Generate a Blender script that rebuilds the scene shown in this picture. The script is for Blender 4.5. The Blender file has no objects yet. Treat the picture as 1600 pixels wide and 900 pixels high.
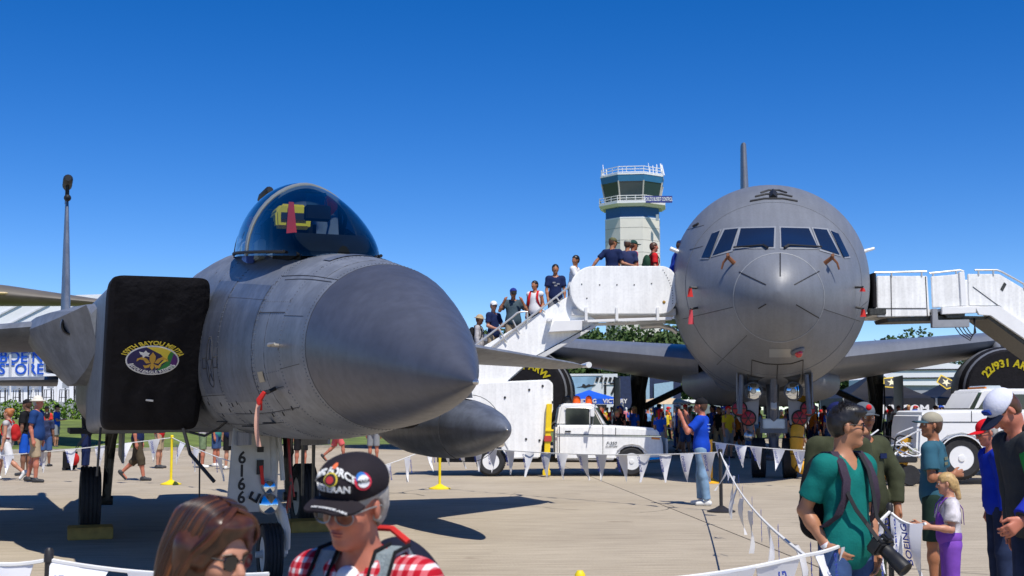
import bpy, bmesh, math, random
import numpy as np
from mathutils import Vector, Matrix
from mathutils.bvhtree import BVHTree
random.seed(7)
SC = bpy.context.scene
COL = SC.collection
R = math.radians
# ------------------------------------------------------------------ camera, sky, sun, exposure
CAM_Z = 1.6
PITCH = math.atan(190 / 2000.0)
cam_data = bpy.data.cameras.new('camera')
cam_data.lens = 45.0
cam_data.sensor_width = 36.0
cam_data.clip_start = 0.1
cam_data.clip_end = 6000
cam_data.dof.use_dof = True
cam_data.dof.focus_distance = 13.0
cam_data.dof.aperture_fstop = 7.1
cam = bpy.data.objects.new('camera', cam_data)
COL.objects.link(cam)
cam.location = (0, 0, CAM_Z)
cam.rotation_euler = (math.pi / 2 + PITCH, 0, 0)
SC.camera = cam
TO_SUN = Vector((0.24, -0.53, 1.0)).normalized()
world = bpy.data.worlds.new('World')
SC.world = world
world.use_nodes = True
wn = world.node_tree
sky = wn.nodes.new('ShaderNodeTexSky')
sky.sky_type = 'NISHITA'
sky.sun_disc = False
sky.sun_elevation = math.asin(TO_SUN.z)
sky.sun_rotation = math.atan2(TO_SUN.x, TO_SUN.y)
sky.altitude = 200
sky.air_density = 0.64
sky.dust_density = 0.0
sky.ozone_density = 2.0
bg = wn.nodes['Background']
bg.inputs['Strength'].default_value = 0.147
polarised = wn.nodes.new('ShaderNodeHueSaturation')   # the deep, polarised blue of the whole sky
polarised.inputs['Hue'].default_value = .512
polarised.inputs['Saturation'].default_value = 1.42
wn.links.new(sky.outputs[0], polarised.inputs['Color'])
wn.links.new(polarised.outputs[0], bg.inputs['Color'])
sun_data = bpy.data.lights.new('sun', 'SUN')
sun_data.energy = 5.0
sun_data.angle = R(0.53)
sun_data.color = (1.0, 0.95, 0.87)
sun = bpy.data.objects.new('sun', sun_data)
COL.objects.link(sun)
sun.rotation_euler = TO_SUN.to_track_quat('Z', 'Y').to_euler()
SC.view_settings.view_transform = 'Standard'
SC.view_settings.look = 'None'
SC.view_settings.exposure = 0.0
SC.view_settings.gamma = 1.0
SC.render.engine = 'CYCLES'
SC.cycles.use_denoising = True
SC.cycles.max_bounces = 7
SC.cycles.transparent_max_bounces = 16

# ------------------------------------------------------------------ helpers
CP, SP = math.cos(PITCH), math.sin(PITCH)
def ray(u, v):
    """direction of the photograph's pixel (1600x900), used to measure where things stand"""
    a, b = (u - 800) / 2000.0, (450 - v) / 2000.0
    return Vector((a, CP - b * SP, SP + b * CP))
def P(u, v, depth):
    d = ray(u, v)
    return Vector((0, 0, CAM_Z)) + d * (depth / d.y)
def G(u, v, z=0.0):
    d = ray(u, v)
    return Vector((0, 0, CAM_Z)) + d * ((z - CAM_Z) / d.z)

_mats = {}
def M(name, col=(.5, .5, .5), rough=.55, metal=0., var=.08, scale=5., bump=0., bscale=80., spec=.5, coat=0., detail=4, bdist=.02):
    if name in _mats: return _mats[name]
    m = bpy.data.materials.new(name); m.use_nodes = True
    nt = m.node_tree; b = nt.nodes['Principled BSDF']
    b.inputs['Roughness'].default_value = rough
    b.inputs['Metallic'].default_value = metal
    b.inputs['Specular IOR Level'].default_value = spec
    b.inputs['Coat Weight'].default_value = coat
    c = list(col)[:3]
    if var > 0:
        tc = nt.nodes.new('ShaderNodeTexCoord')
        n = nt.nodes.new('ShaderNodeTexNoise'); n.inputs['Scale'].default_value = scale; n.inputs['Detail'].default_value = detail
        nt.links.new(tc.outputs['Object'], n.inputs['Vector'])
        r = nt.nodes.new('ShaderNodeValToRGB')
        r.color_ramp.elements[0].position = .3; r.color_ramp.elements[1].position = .7
        r.color_ramp.elements[0].color = [min(1, x * (1 - var)) for x in c] + [1]
        r.color_ramp.elements[1].color = [min(1, x * (1 + var)) for x in c] + [1]
        nt.links.new(n.outputs['Fac'], r.inputs['Fac'])
        nt.links.new(r.outputs['Color'], b.inputs['Base Color'])
        if bump > 0:
            n2 = nt.nodes.new('ShaderNodeTexNoise'); n2.inputs['Scale'].default_value = bscale; n2.inputs['Detail'].default_value = 3
            nt.links.new(tc.outputs['Object'], n2.inputs['Vector'])
            bp = nt.nodes.new('ShaderNodeBump'); bp.inputs['Strength'].default_value = bump; bp.inputs['Distance'].default_value = bdist
            nt.links.new(n2.outputs['Fac'], bp.inputs['Height']); nt.links.new(bp.outputs['Normal'], b.inputs['Normal'])
    else:
        b.inputs['Base Color'].default_value = c + [1]
    _mats[name] = m
    return m
def skin(name, col, rough, sx=.5, sz=4., var=.18, stain=.35, bump=.06):
    """painted aircraft skin: large tone patches, streaks running down and aft, fine grime"""
    if name in _mats: return _mats[name]
    m = M(name, col, rough, var=var, scale=1.6, bump=bump, bscale=16, detail=7); nt = m.node_tree; b = nt.nodes['Principled BSDF']
    src = b.inputs['Base Color'].links[0].from_socket; tc = [n for n in nt.nodes if n.type == 'TEX_COORD'][0]
    for scl, pos, low in (((sx * 6, 6, .7), (.44, .60), 1 - stain), ((sx, sz, sz), (.35, .62), 1 - stain * .6), ((14, 14, 14), (.36, .55), 1 - stain * .35)):
        mp = nt.nodes.new('ShaderNodeMapping'); mp.inputs['Scale'].default_value = scl; nt.links.new(tc.outputs['Object'], mp.inputs['Vector'])
        n = nt.nodes.new('ShaderNodeTexNoise'); n.inputs['Scale'].default_value = 1.3; n.inputs['Detail'].default_value = 6; nt.links.new(mp.outputs[0], n.inputs['Vector'])
        r = nt.nodes.new('ShaderNodeValToRGB'); e = r.color_ramp.elements; e[0].position, e[1].position = pos; e[0].color = (low, low, low * 1.0, 1); e[1].color = (1.06, 1.06, 1.06, 1); nt.links.new(n.outputs['Fac'], r.inputs['Fac'])
        mx = nt.nodes.new('ShaderNodeMix'); mx.data_type = 'RGBA'; mx.blend_type = 'MULTIPLY'; mx.inputs[0].default_value = 1; nt.links.new(src, mx.inputs[6]); nt.links.new(r.outputs[0], mx.inputs[7]); src = mx.outputs[2]
    nt.links.new(src, b.inputs['Base Color'])
    rr = nt.nodes.new('ShaderNodeMapRange'); rr.inputs['To Min'].default_value = rough + .12; rr.inputs['To Max'].default_value = rough - .06; nt.links.new(n.outputs['Fac'], rr.inputs['Value']); nt.links.new(rr.outputs[0], b.inputs['Roughness'])
    return m
def glass(name, tint=(.5, .7, .9), gloss=.9, rough=.02, ior=1.5):
    """see-through tinted pane: clear body with a fresnel reflection"""
    if name in _mats: return _mats[name]
    m = bpy.data.materials.new(name); m.use_nodes = True; nt = m.node_tree
    for n in list(nt.nodes):
        if n.type == 'BSDF_PRINCIPLED': nt.nodes.remove(n)
    out = [n for n in nt.nodes if n.type == 'OUTPUT_MATERIAL'][0]
    t = nt.nodes.new('ShaderNodeBsdfTransparent'); t.inputs['Color'].default_value = list(tint) + [1]
    g = nt.nodes.new('ShaderNodeBsdfGlossy'); g.inputs['Roughness'].default_value = rough; g.inputs['Color'].default_value = (gloss, gloss, gloss, 1)
    fr = nt.nodes.new('ShaderNodeFresnel'); fr.inputs['IOR'].default_value = ior
    mx = nt.nodes.new('ShaderNodeMixShader')
    nt.links.new(fr.outputs[0], mx.inputs[0]); nt.links.new(t.outputs[0], mx.inputs[1]); nt.links.new(g.outputs[0], mx.inputs[2])
    nt.links.new(mx.outputs[0], out.inputs['Surface'])
    _mats[name] = m
    return m

def thing(name, label, cat, loc=(0, 0, 0), rz=0., group=None):
    o = bpy.data.objects.new(name, None); COL.objects.link(o)
    o.empty_display_size = .2
    o.location = loc; o.rotation_euler = (0, 0, rz)
    o['label'] = label; o['category'] = cat
    if group: o['group'] = group
    return o
def tag(o, label, cat, group=None):
    o['label'] = label; o['category'] = cat
    if group: o['group'] = group
    return o
def structure(o):
    o['kind'] = 'structure'; return o
def link_mesh(name, me, parent=None, matrix=None):
    o = bpy.data.objects.new(name, me); COL.objects.link(o)
    if parent is not None: o.parent = parent
    if matrix is not None: o.matrix_local = matrix
    return o
def copy_tree(o, parent=None):
    c = o.copy(); COL.objects.link(c)
    if parent is not None:
        c.parent = parent; c.matrix_parent_inverse = o.matrix_parent_inverse.copy()
    for ch in list(o.children): copy_tree(ch, c)
    return c

def frame_for(d):
    d = Vector(d).normalized()
    a = Vector((0, 0, 1)) if abs(d.z) < .9 else Vector((1, 0, 0))
    x = a.cross(d).normalized(); return x, d.cross(x)
class MB:
    def __init__(s): s.v = []; s.f = []; s.m = []
    def add(s, vs, fs, mi=0):
        o = len(s.v); s.v += [tuple(p) for p in vs]
        for f in fs: s.f.append(tuple(i + o for i in f)); s.m.append(mi)
        return s
    def box(s, c, d, rot=None, mi=0):
        hx, hy, hz = d[0] / 2, d[1] / 2, d[2] / 2
        vs = [Vector((x, y, z)) for x in (-hx, hx) for y in (-hy, hy) for z in (-hz, hz)]
        if rot is not None: vs = [rot @ q for q in vs]
        c = Vector(c)
        return s.add([q + c for q in vs], [(0, 1, 3, 2), (4, 6, 7, 5), (0, 4, 5, 1), (2, 3, 7, 6), (0, 2, 6, 4), (1, 5, 7, 3)], mi)
    def tube(s, pts, r, n=8, mi=0, caps=True, closed=False):
        pts = [Vector(q) for q in pts]; k = len(pts)
        rs = r if isinstance(r, (list, tuple)) else [r] * k
        rings = []; x = None
        for i, q in enumerate(pts):
            if closed: d = pts[(i + 1) % k] - pts[i - 1]
            else: d = pts[min(i + 1, k - 1)] - pts[max(i - 1, 0)]
            d.normalize()
            if x is None: x, y = frame_for(d)
            else:
                x = (x - d * x.dot(d)); x = x.normalized() if x.length > 1e-6 else frame_for(d)[0]; y = d.cross(x)
            rings.append([q + (x * math.cos(t) + y * math.sin(t)) * rs[i] for t in [2 * math.pi * j / n for j in range(n)]])
        if closed: rings.append(rings[0])
        return s.loft(rings, caps=(caps and not closed, caps and not closed), mi=mi)
    def loft(s, rings, closed=True, caps=(True, True), mi=0):
        n = len(rings[0]); vs = [q for r in rings for q in r]; fs = []
        for i in range(len(rings) - 1):
            for j in range(n if closed else n - 1):
                a, b = i * n + j, i * n + (j + 1) % n
                fs.append((a, b, b + n, a + n))
        if caps[0]: fs.append(tuple(range(n))[::-1])
        if caps[1]: fs.append(tuple(range((len(rings) - 1) * n, len(rings) * n)))
        return s.add(vs, fs, mi)
    def prism(s, poly, axis, a, b, mi=0):
        k = len(poly)
        def mk(p, q, w): return {'x': (w, p, q), 'y': (p, w, q), 'z': (p, q, w)}[axis]
        vs = [mk(p, q, a) for p, q in poly] + [mk(p, q, b) for p, q in poly]
        fs = [tuple(range(k))[::-1], tuple(range(k, 2 * k))] + [(i, (i + 1) % k, k + (i + 1) % k, k + i) for i in range(k)]
        return s.add(vs, fs, mi)
    def lathe(s, prof, c, axis=(0, 0, 1), n=16, mi=0, caps=(True, True)):
        """prof: (radius, height along axis)"""
        d = Vector(axis).normalized(); x, y = frame_for(d); c = Vector(c)
        return s.loft([[c + d * h + (x * math.cos(t) + y * math.sin(t)) * max(r, 1e-4) for t in [2 * math.pi * j / n for j in range(n)]] for r, h in prof], caps=caps, mi=mi)
    def ell(s, c, r, n=12, m=8, rot=None, mi=0):
        c = Vector(c); rings = []
        for i in range(m + 1):
            a = -math.pi / 2 + math.pi * i / m; cc = max(math.cos(a), 1e-3)
            ring = [Vector((r[0] * cc * math.cos(t), r[1] * cc * math.sin(t), r[2] * math.sin(a))) for t in [2 * math.pi * j / n for j in range(n)]]
            if rot is not None: ring = [rot @ q for q in ring]
            rings.append([q + c for q in ring])
        return s.loft(rings, mi=mi)
    def build(s, name, mats, parent=None, smooth=True, bevel=0., angle=35, matrix=None, segs=2):
        me = bpy.data.meshes.new(name)
        me.from_pydata([tuple(q) for q in s.v], [], s.f)
        mats = mats if isinstance(mats, (list, tuple)) else [mats]
        for m in mats: me.materials.append(m)
        if len(mats) > 1: me.polygons.foreach_set('material_index', s.m)
        bm = bmesh.new(); bm.from_mesh(me)
        bmesh.ops.recalc_face_normals(bm, faces=bm.faces)
        if bevel > 0:
            ed = [e for e in bm.edges if len(e.link_faces) == 2 and e.calc_face_angle(0) > R(28)]
            bmesh.ops.bevel(bm, geom=ed, offset=bevel, segments=segs, affect='EDGES', clamp_overlap=True)
        bm.to_mesh(me); bm.free()
        if smooth:
            me.polygons.foreach_set('use_smooth', [True] * len(me.polygons))
            me.set_sharp_from_angle(angle=R(angle))
        me.update()
        return link_mesh(name, me, parent, matrix)

_tx = {}
def text_mesh(txt, size=1., extrude=.004, shear=0., align='CENTER', bold=0., spacing=1.):
    key = (txt, size, extrude, shear, align, bold, spacing)
    if key in _tx: return _tx[key]
    cu = bpy.data.curves.new('lettering', 'FONT'); cu.body = txt; cu.size = size; cu.extrude = extrude; cu.shear = shear
    cu.align_x = align; cu.align_y = 'CENTER'; cu.offset = bold; cu.space_character = spacing; cu.resolution_u = 3
    o = bpy.data.objects.new('lettering', cu)
    me = bpy.data.meshes.new_from_object(o)
    bpy.data.objects.remove(o); bpy.data.curves.remove(cu)
    _tx[key] = me
    return me
def text(name, txt, size, mat, parent, matrix, warp=None, **kw):
    me = text_mesh(txt, size, **kw).copy()
    me.materials.clear(); me.materials.append(mat)
    if warp is not None:
        for q in me.vertices: q.co = warp(q.co)
    return link_mesh(name, me, parent, matrix)
def basis(o, x, z):
    """matrix with local X along x, local Z (text normal) along z"""
    x = Vector(x).normalized(); z = Vector(z).normalized(); y = z.cross(x).normalized(); x = y.cross(z)
    return Matrix(((x.x, y.x, z.x, o[0]), (x.y, y.y, z.y, o[1]), (x.z, y.z, z.z, o[2]), (0, 0, 0, 1)))

# ------------------------------------------------------------------ implicit surfaces (people, cloth, foliage masses)
def surface_nets(d, org, vox):
    s = d < 0
    nx, ny, nz = d.shape
    c = np.zeros((nx - 1, ny - 1, nz - 1), np.int8)
    for i in (0, 1):
        for j in (0, 1):
            for k in (0, 1): c += s[i:nx - 1 + i, j:ny - 1 + j, k:nz - 1 + k]
    act = np.argwhere((c > 0) & (c < 8))
    if len(act) == 0: return np.zeros((0, 3)), []
    idx = np.full(c.shape, -1, np.int64); idx[act[:, 0], act[:, 1], act[:, 2]] = np.arange(len(act))
    acc = np.zeros((len(act), 3)); cnt = np.zeros(len(act))
    corners = [(i, j, k) for i in (0, 1) for j in (0, 1) for k in (0, 1)]
    val = {q: d[act[:, 0] + q[0], act[:, 1] + q[1], act[:, 2] + q[2]] for q in corners}
    for a in corners:
        for ax in range(3):
            if a[ax] == 0:
                b = list(a); b[ax] = 1; b = tuple(b)
                da, db = val[a], val[b]; m = (da < 0) != (db < 0)
                t = np.where(m, da / np.where(m, da - db, 1), 0)
                p = np.array(a, float)[None, :].repeat(len(act), 0); p[:, ax] += t
                acc[m] += p[m]; cnt += m
    v = (act + acc / cnt[:, None]) * vox + org
    faces = []
    for ax in range(3):
        sl0 = [slice(1, -1)] * 3; sl1 = [slice(1, -1)] * 3
        sl0[ax] = slice(0, -1); sl1[ax] = slice(1, None)
        A, B = s[tuple(sl0)], s[tuple(sl1)]
        e = np.argwhere(A != B)
        if len(e) == 0: continue
        flip = A[e[:, 0], e[:, 1], e[:, 2]]
        off = np.array([1, 1, 1]); off[ax] = 0
        e = e + off
        u, w = (ax + 1) % 3, (ax + 2) % 3
        q = []
        for du, dw in ((-1, -1), (0, -1), (0, 0), (-1, 0)):
            k = e.copy(); k[:, u] += du; k[:, w] += dw
            q.append(idx[k[:, 0], k[:, 1], k[:, 2]])
        q = np.stack(q, 1)
        q[~flip] = q[~flip][:, ::-1]
        faces.append(q)
    return v, np.concatenate(faces)
_WV = np.random.RandomState(3).randn(10, 3); _PH = np.random.RandomState(4).rand(10) * 6.28
def wobble(p, freq):
    o = 0
    for i in range(6):
        o = o + np.sin((p[0] * _WV[i, 0] + p[1] * _WV[i, 1] + p[2] * _WV[i, 2]) * freq + _PH[i])
    return o / 6
class SDF:
    """smooth union of tapered limbs (cone) and ellipsoids (ell); each primitive carries a zone number"""
    def __init__(s): s.p = []
    def cone(s, a, b, r1, r2=None, k=.03, zone=0, flat=False, sub=False):
        s.p.append(('c', np.array(a, float), np.array(b, float), r1, r1 if r2 is None else r2, k, zone, flat, sub)); return s
    def ell(s, c, r, rot=None, k=.03, zone=0, sub=False):
        s.p.append(('e', np.array(c, float), np.array(r, float), None if rot is None else np.array(rot, float), 0, k, zone, False, sub)); return s
    def mesh(s, vox, grow=0., planes=(), wrinkle=0., freq=25.):
        lo = np.full(3, 1e9); hi = -lo
        for q in s.p:
            if q[8]: continue
            if q[0] == 'c': m = max(q[3], q[4]) + grow; l, h = np.minimum(q[1], q[2]) - m, np.maximum(q[1], q[2]) + m
            else: m = max(q[2]) + grow; l, h = q[1] - m, q[1] + m
            lo = np.minimum(lo, l); hi = np.maximum(hi, h)
        lo = lo - 3 * vox - wrinkle; hi = hi + 3 * vox + wrinkle
        n = np.ceil((hi - lo) / vox).astype(int) + 1
        D = np.full(n, 1.0, np.float32); Z = np.zeros(n, np.int8)
        ax = [lo[i] + np.arange(n[i]) * vox for i in range(3)]
        for q in s.p:
            mg = q[5] + 3 * vox + abs(grow) + wrinkle + .02
            if q[0] == 'c': m = max(q[3], q[4]) + mg; l, h = np.minimum(q[1], q[2]) - m, np.maximum(q[1], q[2]) + m
            else: m = max(q[2]) + mg; l, h = q[1] - m, q[1] + m
            i0 = np.clip(((l - lo) / vox).astype(int), 0, n); i1 = np.clip(((h - lo) / vox).astype(int) + 2, 0, n)
            if (i1 <= i0).any(): continue
            sl = tuple(slice(i0[i], i1[i]) for i in range(3))
            X, Y, Zz = np.meshgrid(ax[0][sl[0]], ax[1][sl[1]], ax[2][sl[2]], indexing='ij', sparse=True)
            if q[0] == 'c':
                a, b = q[1], q[2]; ba = b - a; L2 = max(ba @ ba, 1e-9)
                px, py, pz = X - a[0], Y - a[1], Zz - a[2]
                t = (px * ba[0] + py * ba[1] + pz * ba[2]) / L2
                tc = np.clip(t, 0, 1)
                d = np.sqrt((px - ba[0] * tc) ** 2 + (py - ba[1] * tc) ** 2 + (pz - ba[2] * tc) ** 2) - (q[3] + (q[4] - q[3]) * tc) - grow
                if q[7]: d = np.maximum(d, (t - 1) * math.sqrt(L2))
            else:
                c, r = q[1], q[2] + grow
                px, py, pz = X - c[0], Y - c[1], Zz - c[2]
                if q[3] is not None:
                    m = q[3]
                    px, py, pz = (m[0, 0] * px + m[1, 0] * py + m[2, 0] * pz, m[0, 1] * px + m[1, 1] * py + m[2, 1] * pz, m[0, 2] * px + m[1, 2] * py + m[2, 2] * pz)
                k0 = np.sqrt((px / r[0]) ** 2 + (py / r[1]) ** 2 + (pz / r[2]) ** 2)
                k1 = np.sqrt((px / r[0] ** 2) ** 2 + (py / r[1] ** 2) ** 2 + (pz / r[2] ** 2) ** 2)
                d = k0 * (k0 - 1) / np.maximum(k1, 1e-6)
            cur = D[sl]; d = d.astype(np.float32)
            if q[8]:
                D[sl] = np.maximum(cur, -d)
            else:
                near = d < cur
                Z[sl] = np.where(near, q[6], Z[sl])
                k = q[5]
                if k > 0:
                    hh = np.maximum(k - np.abs(cur - d), 0) / k
                    D[sl] = np.minimum(cur, d) - hh * hh * k * .25
                else: D[sl] = np.minimum(cur, d)
        if wrinkle or planes:
            X, Y, Zz = np.meshgrid(*ax, indexing='ij', sparse=True)
            if wrinkle:
                D += (wrinkle * wobble((X, Y, Zz), freq) + .5 * wrinkle * wobble((Y, Zz, X), freq * 2.3)).astype(np.float32)
            for pt, nn in planes:   # keep the side opposite to the normal
                D = np.maximum(D, ((X - pt[0]) * nn[0] + (Y - pt[1]) * nn[1] + (Zz - pt[2]) * nn[2]).astype(np.float32))
        D[0] = D[-1] = 1; D[:, 0] = D[:, -1] = 1; D[:, :, 0] = D[:, :, -1] = 1
        v, f = surface_nets(D, lo, vox)
        if len(v):
            ii = np.clip(np.round((v - lo) / vox).astype(int), 0, n - 1)
            s.zone = Z[ii[:, 0], ii[:, 1], ii[:, 2]]
        return v, f
    def build(s, name, mats, parent, vox, **kw):
        v, f = s.mesh(vox, **kw)
        me = bpy.data.meshes.new(name)
        if len(v):
            me.vertices.add(len(v)); me.vertices.foreach_set('co', v.astype(np.float32).ravel())
            me.loops.add(len(f) * 4); me.loops.foreach_set('vertex_index', f.astype(np.int32).ravel())
            me.polygons.add(len(f)); me.polygons.foreach_set('loop_start', np.arange(len(f), dtype=np.int32) * 4)
            mats = mats if isinstance(mats, (list, tuple)) else [mats]
            for m in mats: me.materials.append(m)
            if len(mats) > 1: me.polygons.foreach_set('material_index', s.zone[f[:, 0]].astype(np.int32))
            me.polygons.foreach_set('use_smooth', np.ones(len(f), bool))
            me.update(calc_edges=True); me.validate()
        return link_mesh(name, me, parent)
# ------------------------------------------------------------------ the setting: ramp, grass, far ground
def concrete():
    m = bpy.data.materials.new('ramp_concrete'); m.use_nodes = True; nt = m.node_tree; b = nt.nodes['Principled BSDF']
    tc = nt.nodes.new('ShaderNodeTexCoord')
    def noise(sc, det, vec=None, rough=.6):
        n = nt.nodes.new('ShaderNodeTexNoise'); n.inputs['Scale'].default_value = sc; n.inputs['Detail'].default_value = det; n.inputs['Roughness'].default_value = rough
        nt.links.new(vec or tc.outputs['Object'], n.inputs['Vector']); return n
    mp = nt.nodes.new('ShaderNodeMapping'); mp.inputs['Scale'].default_value = (.35, 6, 1)
    nt.links.new(tc.outputs['Object'], mp.inputs['Vector'])
    big, st, fine = noise(.35, 5), noise(3.0, 6, mp.outputs[0]), noise(45, 5)
    def ramp(f, c0, c1, a=.3, bb=.7):
        r = nt.nodes.new('ShaderNodeValToRGB'); e = r.color_ramp.elements
        e[0].position, e[1].position = a, bb; e[0].color = list(c0) + [1]; e[1].color = list(c1) + [1]
        nt.links.new(f, r.inputs['Fac']); return r
    base = ramp(big.outputs['Fac'], (.40, .342, .262), (.51, .444, .345))
    r2 = ramp(st.outputs['Fac'], (.74, .73, .71), (1.10, 1.09, 1.07), .33, .66)
    r3 = ramp(fine.outputs['Fac'], (.82, .82, .82), (1.08, 1.08, 1.08))
    last = base.outputs[0]
    for r in (r2, r3):
        mx = nt.nodes.new('ShaderNodeMix'); mx.data_type = 'RGBA'; mx.blend_type = 'MULTIPLY'; mx.inputs[0].default_value = 1
        nt.links.new(last, mx.inputs[6]); nt.links.new(r.outputs[0], mx.inputs[7]); last = mx.outputs[2]
    # dark spots of old oil and tyre rubber
    sp = noise(1.3, 2); r4 = ramp(sp.outputs['Fac'], (.72, .70, .68), (1, 1, 1), .26, .34)
    mx = nt.nodes.new('ShaderNodeMix'); mx.data_type = 'RGBA'; mx.blend_type = 'MULTIPLY'; mx.inputs[0].default_value = 1
    nt.links.new(last, mx.inputs[6]); nt.links.new(r4.outputs[0], mx.inputs[7]); last = mx.outputs[2]
    nt.links.new(last, b.inputs['Base Color'])
    b.inputs['Roughness'].default_value = .9; b.inputs['Specular IOR Level'].default_value = .2
    bp = nt.nodes.new('ShaderNodeBump'); bp.inputs['Strength'].default_value = .25; bp.inputs['Distance'].default_value = .01
    nt.links.new(fine.outputs['Fac'], bp.inputs['Height']); nt.links.new(bp.outputs[0], b.inputs['Normal'])
    return m
CONC = concrete()
JOINT = M('joint_sealant', (.10, .09, .08), .9, var=.2)
# far ground: one grass sheet to the horizon
GRASS = M('grass_ground', (.12, .165, .03), .95, var=.42, scale=.6, bump=.6, bscale=40)
structure(MB().add([(-3000, -60, -.06), (3000, -60, -.06), (3000, 5000, -.06), (-3000, 5000, -.06)], [(0, 1, 2, 3)]).build('ground', GRASS, smooth=False))
# ramp of concrete slabs with sealed joints: each slab is a piece of its own
def edge_y(x): return 59 + .55 * x
ramp_top = structure(MB().add([(-60, -20, -.03), (120, -20, -.03), (120, edge_y(120), -.03), (-60, edge_y(-60), -.03)], [(0, 1, 2, 3)]).build('ramp', CONC, smooth=False))
SL = 6.1
YAW = R(4)
slab_me = {}
cs, sn = math.cos(YAW), math.sin(YAW)
structure(MB().add([(-34, -2, -.026), (46, -2, -.026), (46, 56, -.026), (-34, 38, -.026)], [(0, 1, 2, 3)]).build('joint_bed', JOINT, smooth=False))
def slab(cx, cy, sx, sy):
    key = (round(sx, 3), round(sy, 3))
    wx, wy = cx * cs - cy * sn, cx * sn + cy * cs
    if wy + 3.4 > edge_y(wx - 3.4): return
    if key not in slab_me:
        o = MB().box((0, 0, -.0125), (sx - .022, sy - .022, .025)).build('slab', CONC, ramp_top, smooth=False, bevel=.004, segs=1)
        slab_me[key] = o.data
    else: o = link_mesh('slab', slab_me[key], ramp_top)
    o.location = (wx, wy, random.uniform(-.002, .001)); o.rotation_euler = (0, 0, YAW)
for i in range(-5, 8):
    for j in range(0, 8):
        slab(i * SL + 1.0, j * SL + 3.5, SL, SL)
# kerb between ramp and grass
kx = np.linspace(-60, 120, 46)
kerb = structure(MB().loft([[(x, edge_y(x) - .1, -.05), (x, edge_y(x) - .1, .10), (x, edge_y(x) + .12, .10), (x, edge_y(x) + .12, -.06)] for x in kx]).build('kerb', M('kerb_concrete', (.33, .30, .25), .9, var=.2), smooth=False))

rgc = random.Random(12)
TAR = M('tar_seal', (.06, .055, .05), .8, var=.3)
for k in range(26):
    x, y = rgc.uniform(-14, 16), rgc.uniform(8, 34); a = rgc.uniform(0, 6.28); pts = []
    for i in range(rgc.randint(5, 12)):
        pts.append((x, y)); a += rgc.uniform(-.5, .5); x += .28 * math.cos(a); y += .28 * math.sin(a)
    w = rgc.uniform(.004, .011); row = []
    for i, (px, py) in enumerate(pts):
        qx, qy = pts[min(i + 1, len(pts) - 1)]; rx, ry = pts[max(i - 1, 0)]; d = Vector((qx - rx, qy - ry, 0)).normalized(); n = Vector((-d.y, d.x, 0)) * w * rgc.uniform(.5, 1.3)
        row.append([Vector((px, py, .004)) + n, Vector((px, py, .004)) - n])
    MB().loft(row, closed=False, caps=(False, False)).build('crack', TAR, ramp_top, smooth=False)
# ------------------------------------------------------------------ twin-tail fighter
GREY = skin('fighter_grey', (.172, .186, .212), .42, var=.12, stain=.16, bump=.03)
GREYD = skin('fighter_dark_grey', (.115, .132, .17), .40, var=.14, stain=.2)
RADOME = skin('radome_grey', (.064, .070, .092), .38, sx=1.2, var=.08, stain=.07, bump=.02)
STEEL = M('bare_steel', (.55, .55, .56), .3, .9, var=.1)
WHITEG = M('gear_white', (.52, .53, .52), .45, var=.1, scale=8)
RUBBER = M('tyre_rubber', (.018, .018, .02), .75, var=.3, scale=12, bump=.3, bscale=60)
BLACK = M('black_paint', (.012, .012, .013), .6, var=.2)
BLACKCLOTH = M('black_cloth', (.010, .0095, .012), .8, var=.25, scale=6, bump=.6, bscale=14, spec=.2)
REDC = M('red_streamer', (.62, .02, .015), .7, var=.12)
YEL = M('yellow_paint', (.85, .60, .01), .5, var=.1)
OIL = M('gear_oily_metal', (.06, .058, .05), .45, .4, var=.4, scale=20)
LINE = M('panel_line', (.035, .037, .042), .8, var=0)
F_TH = R(20.3)
F = thing('fighter_jet', 'grey twin-tail fighter jet with dark radome parked nose towards the viewer', 'fighter jet', (-4.1, 17.0, 0), -(math.pi / 2 - F_TH))
NS = 11.3
def sring(x, w, zc, zt, zb, n=2.0, N=40, y0=0.):
    out = []
    for j in range(N):
        t = 2 * math.pi * j / N; c, s_ = math.cos(t), math.sin(t)
        y = w * math.copysign(abs(c) ** (2 / n), c); h = (zt - zc) if s_ >= 0 else (zc - zb)
        out.append((x, y0 + y, zc + h * math.copysign(abs(s_) ** (2 / n), s_)))
    return out
def lerp_rows(rows, s):
    for a, b in zip(rows, rows[1:]):
        if a[0] <= s <= b[0]:
            t = (s - a[0]) / (b[0] - a[0]); return [p + (q - p) * t for p, q in zip(a, b)]
    return list(rows[-1] if s > rows[-1][0] else rows[0])
def smooth_rows(rows, step):
    """Catmull-Rom through the station table"""
    xs = [r[0] for r in rows]; out = []
    s = xs[0]
    A = np.array(rows, float)
    while s <= xs[-1] + 1e-6:
        i = max(0, min(len(rows) - 2, int(np.searchsorted(xs, s, 'right')) - 1))
        t = (s - xs[i]) / (xs[i + 1] - xs[i])
        p1, p2 = A[i], A[i + 1]
        h = xs[i + 1] - xs[i]
        m1 = (A[i + 1] - A[i - 1]) / (xs[i + 1] - xs[i - 1]) * h if i > 0 else (p2 - p1)
        m2 = (A[i + 2] - A[i]) / (xs[i + 2] - xs[i]) * h if i + 2 < len(rows) else (p2 - p1)
        r = (2 * t ** 3 - 3 * t ** 2 + 1) * p1 + (t ** 3 - 2 * t ** 2 + t) * m1 + (-2 * t ** 3 + 3 * t ** 2) * p2 + (t ** 3 - t ** 2) * m2
        r[0] = s; out.append(list(r)); s += step
    return out
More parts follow.
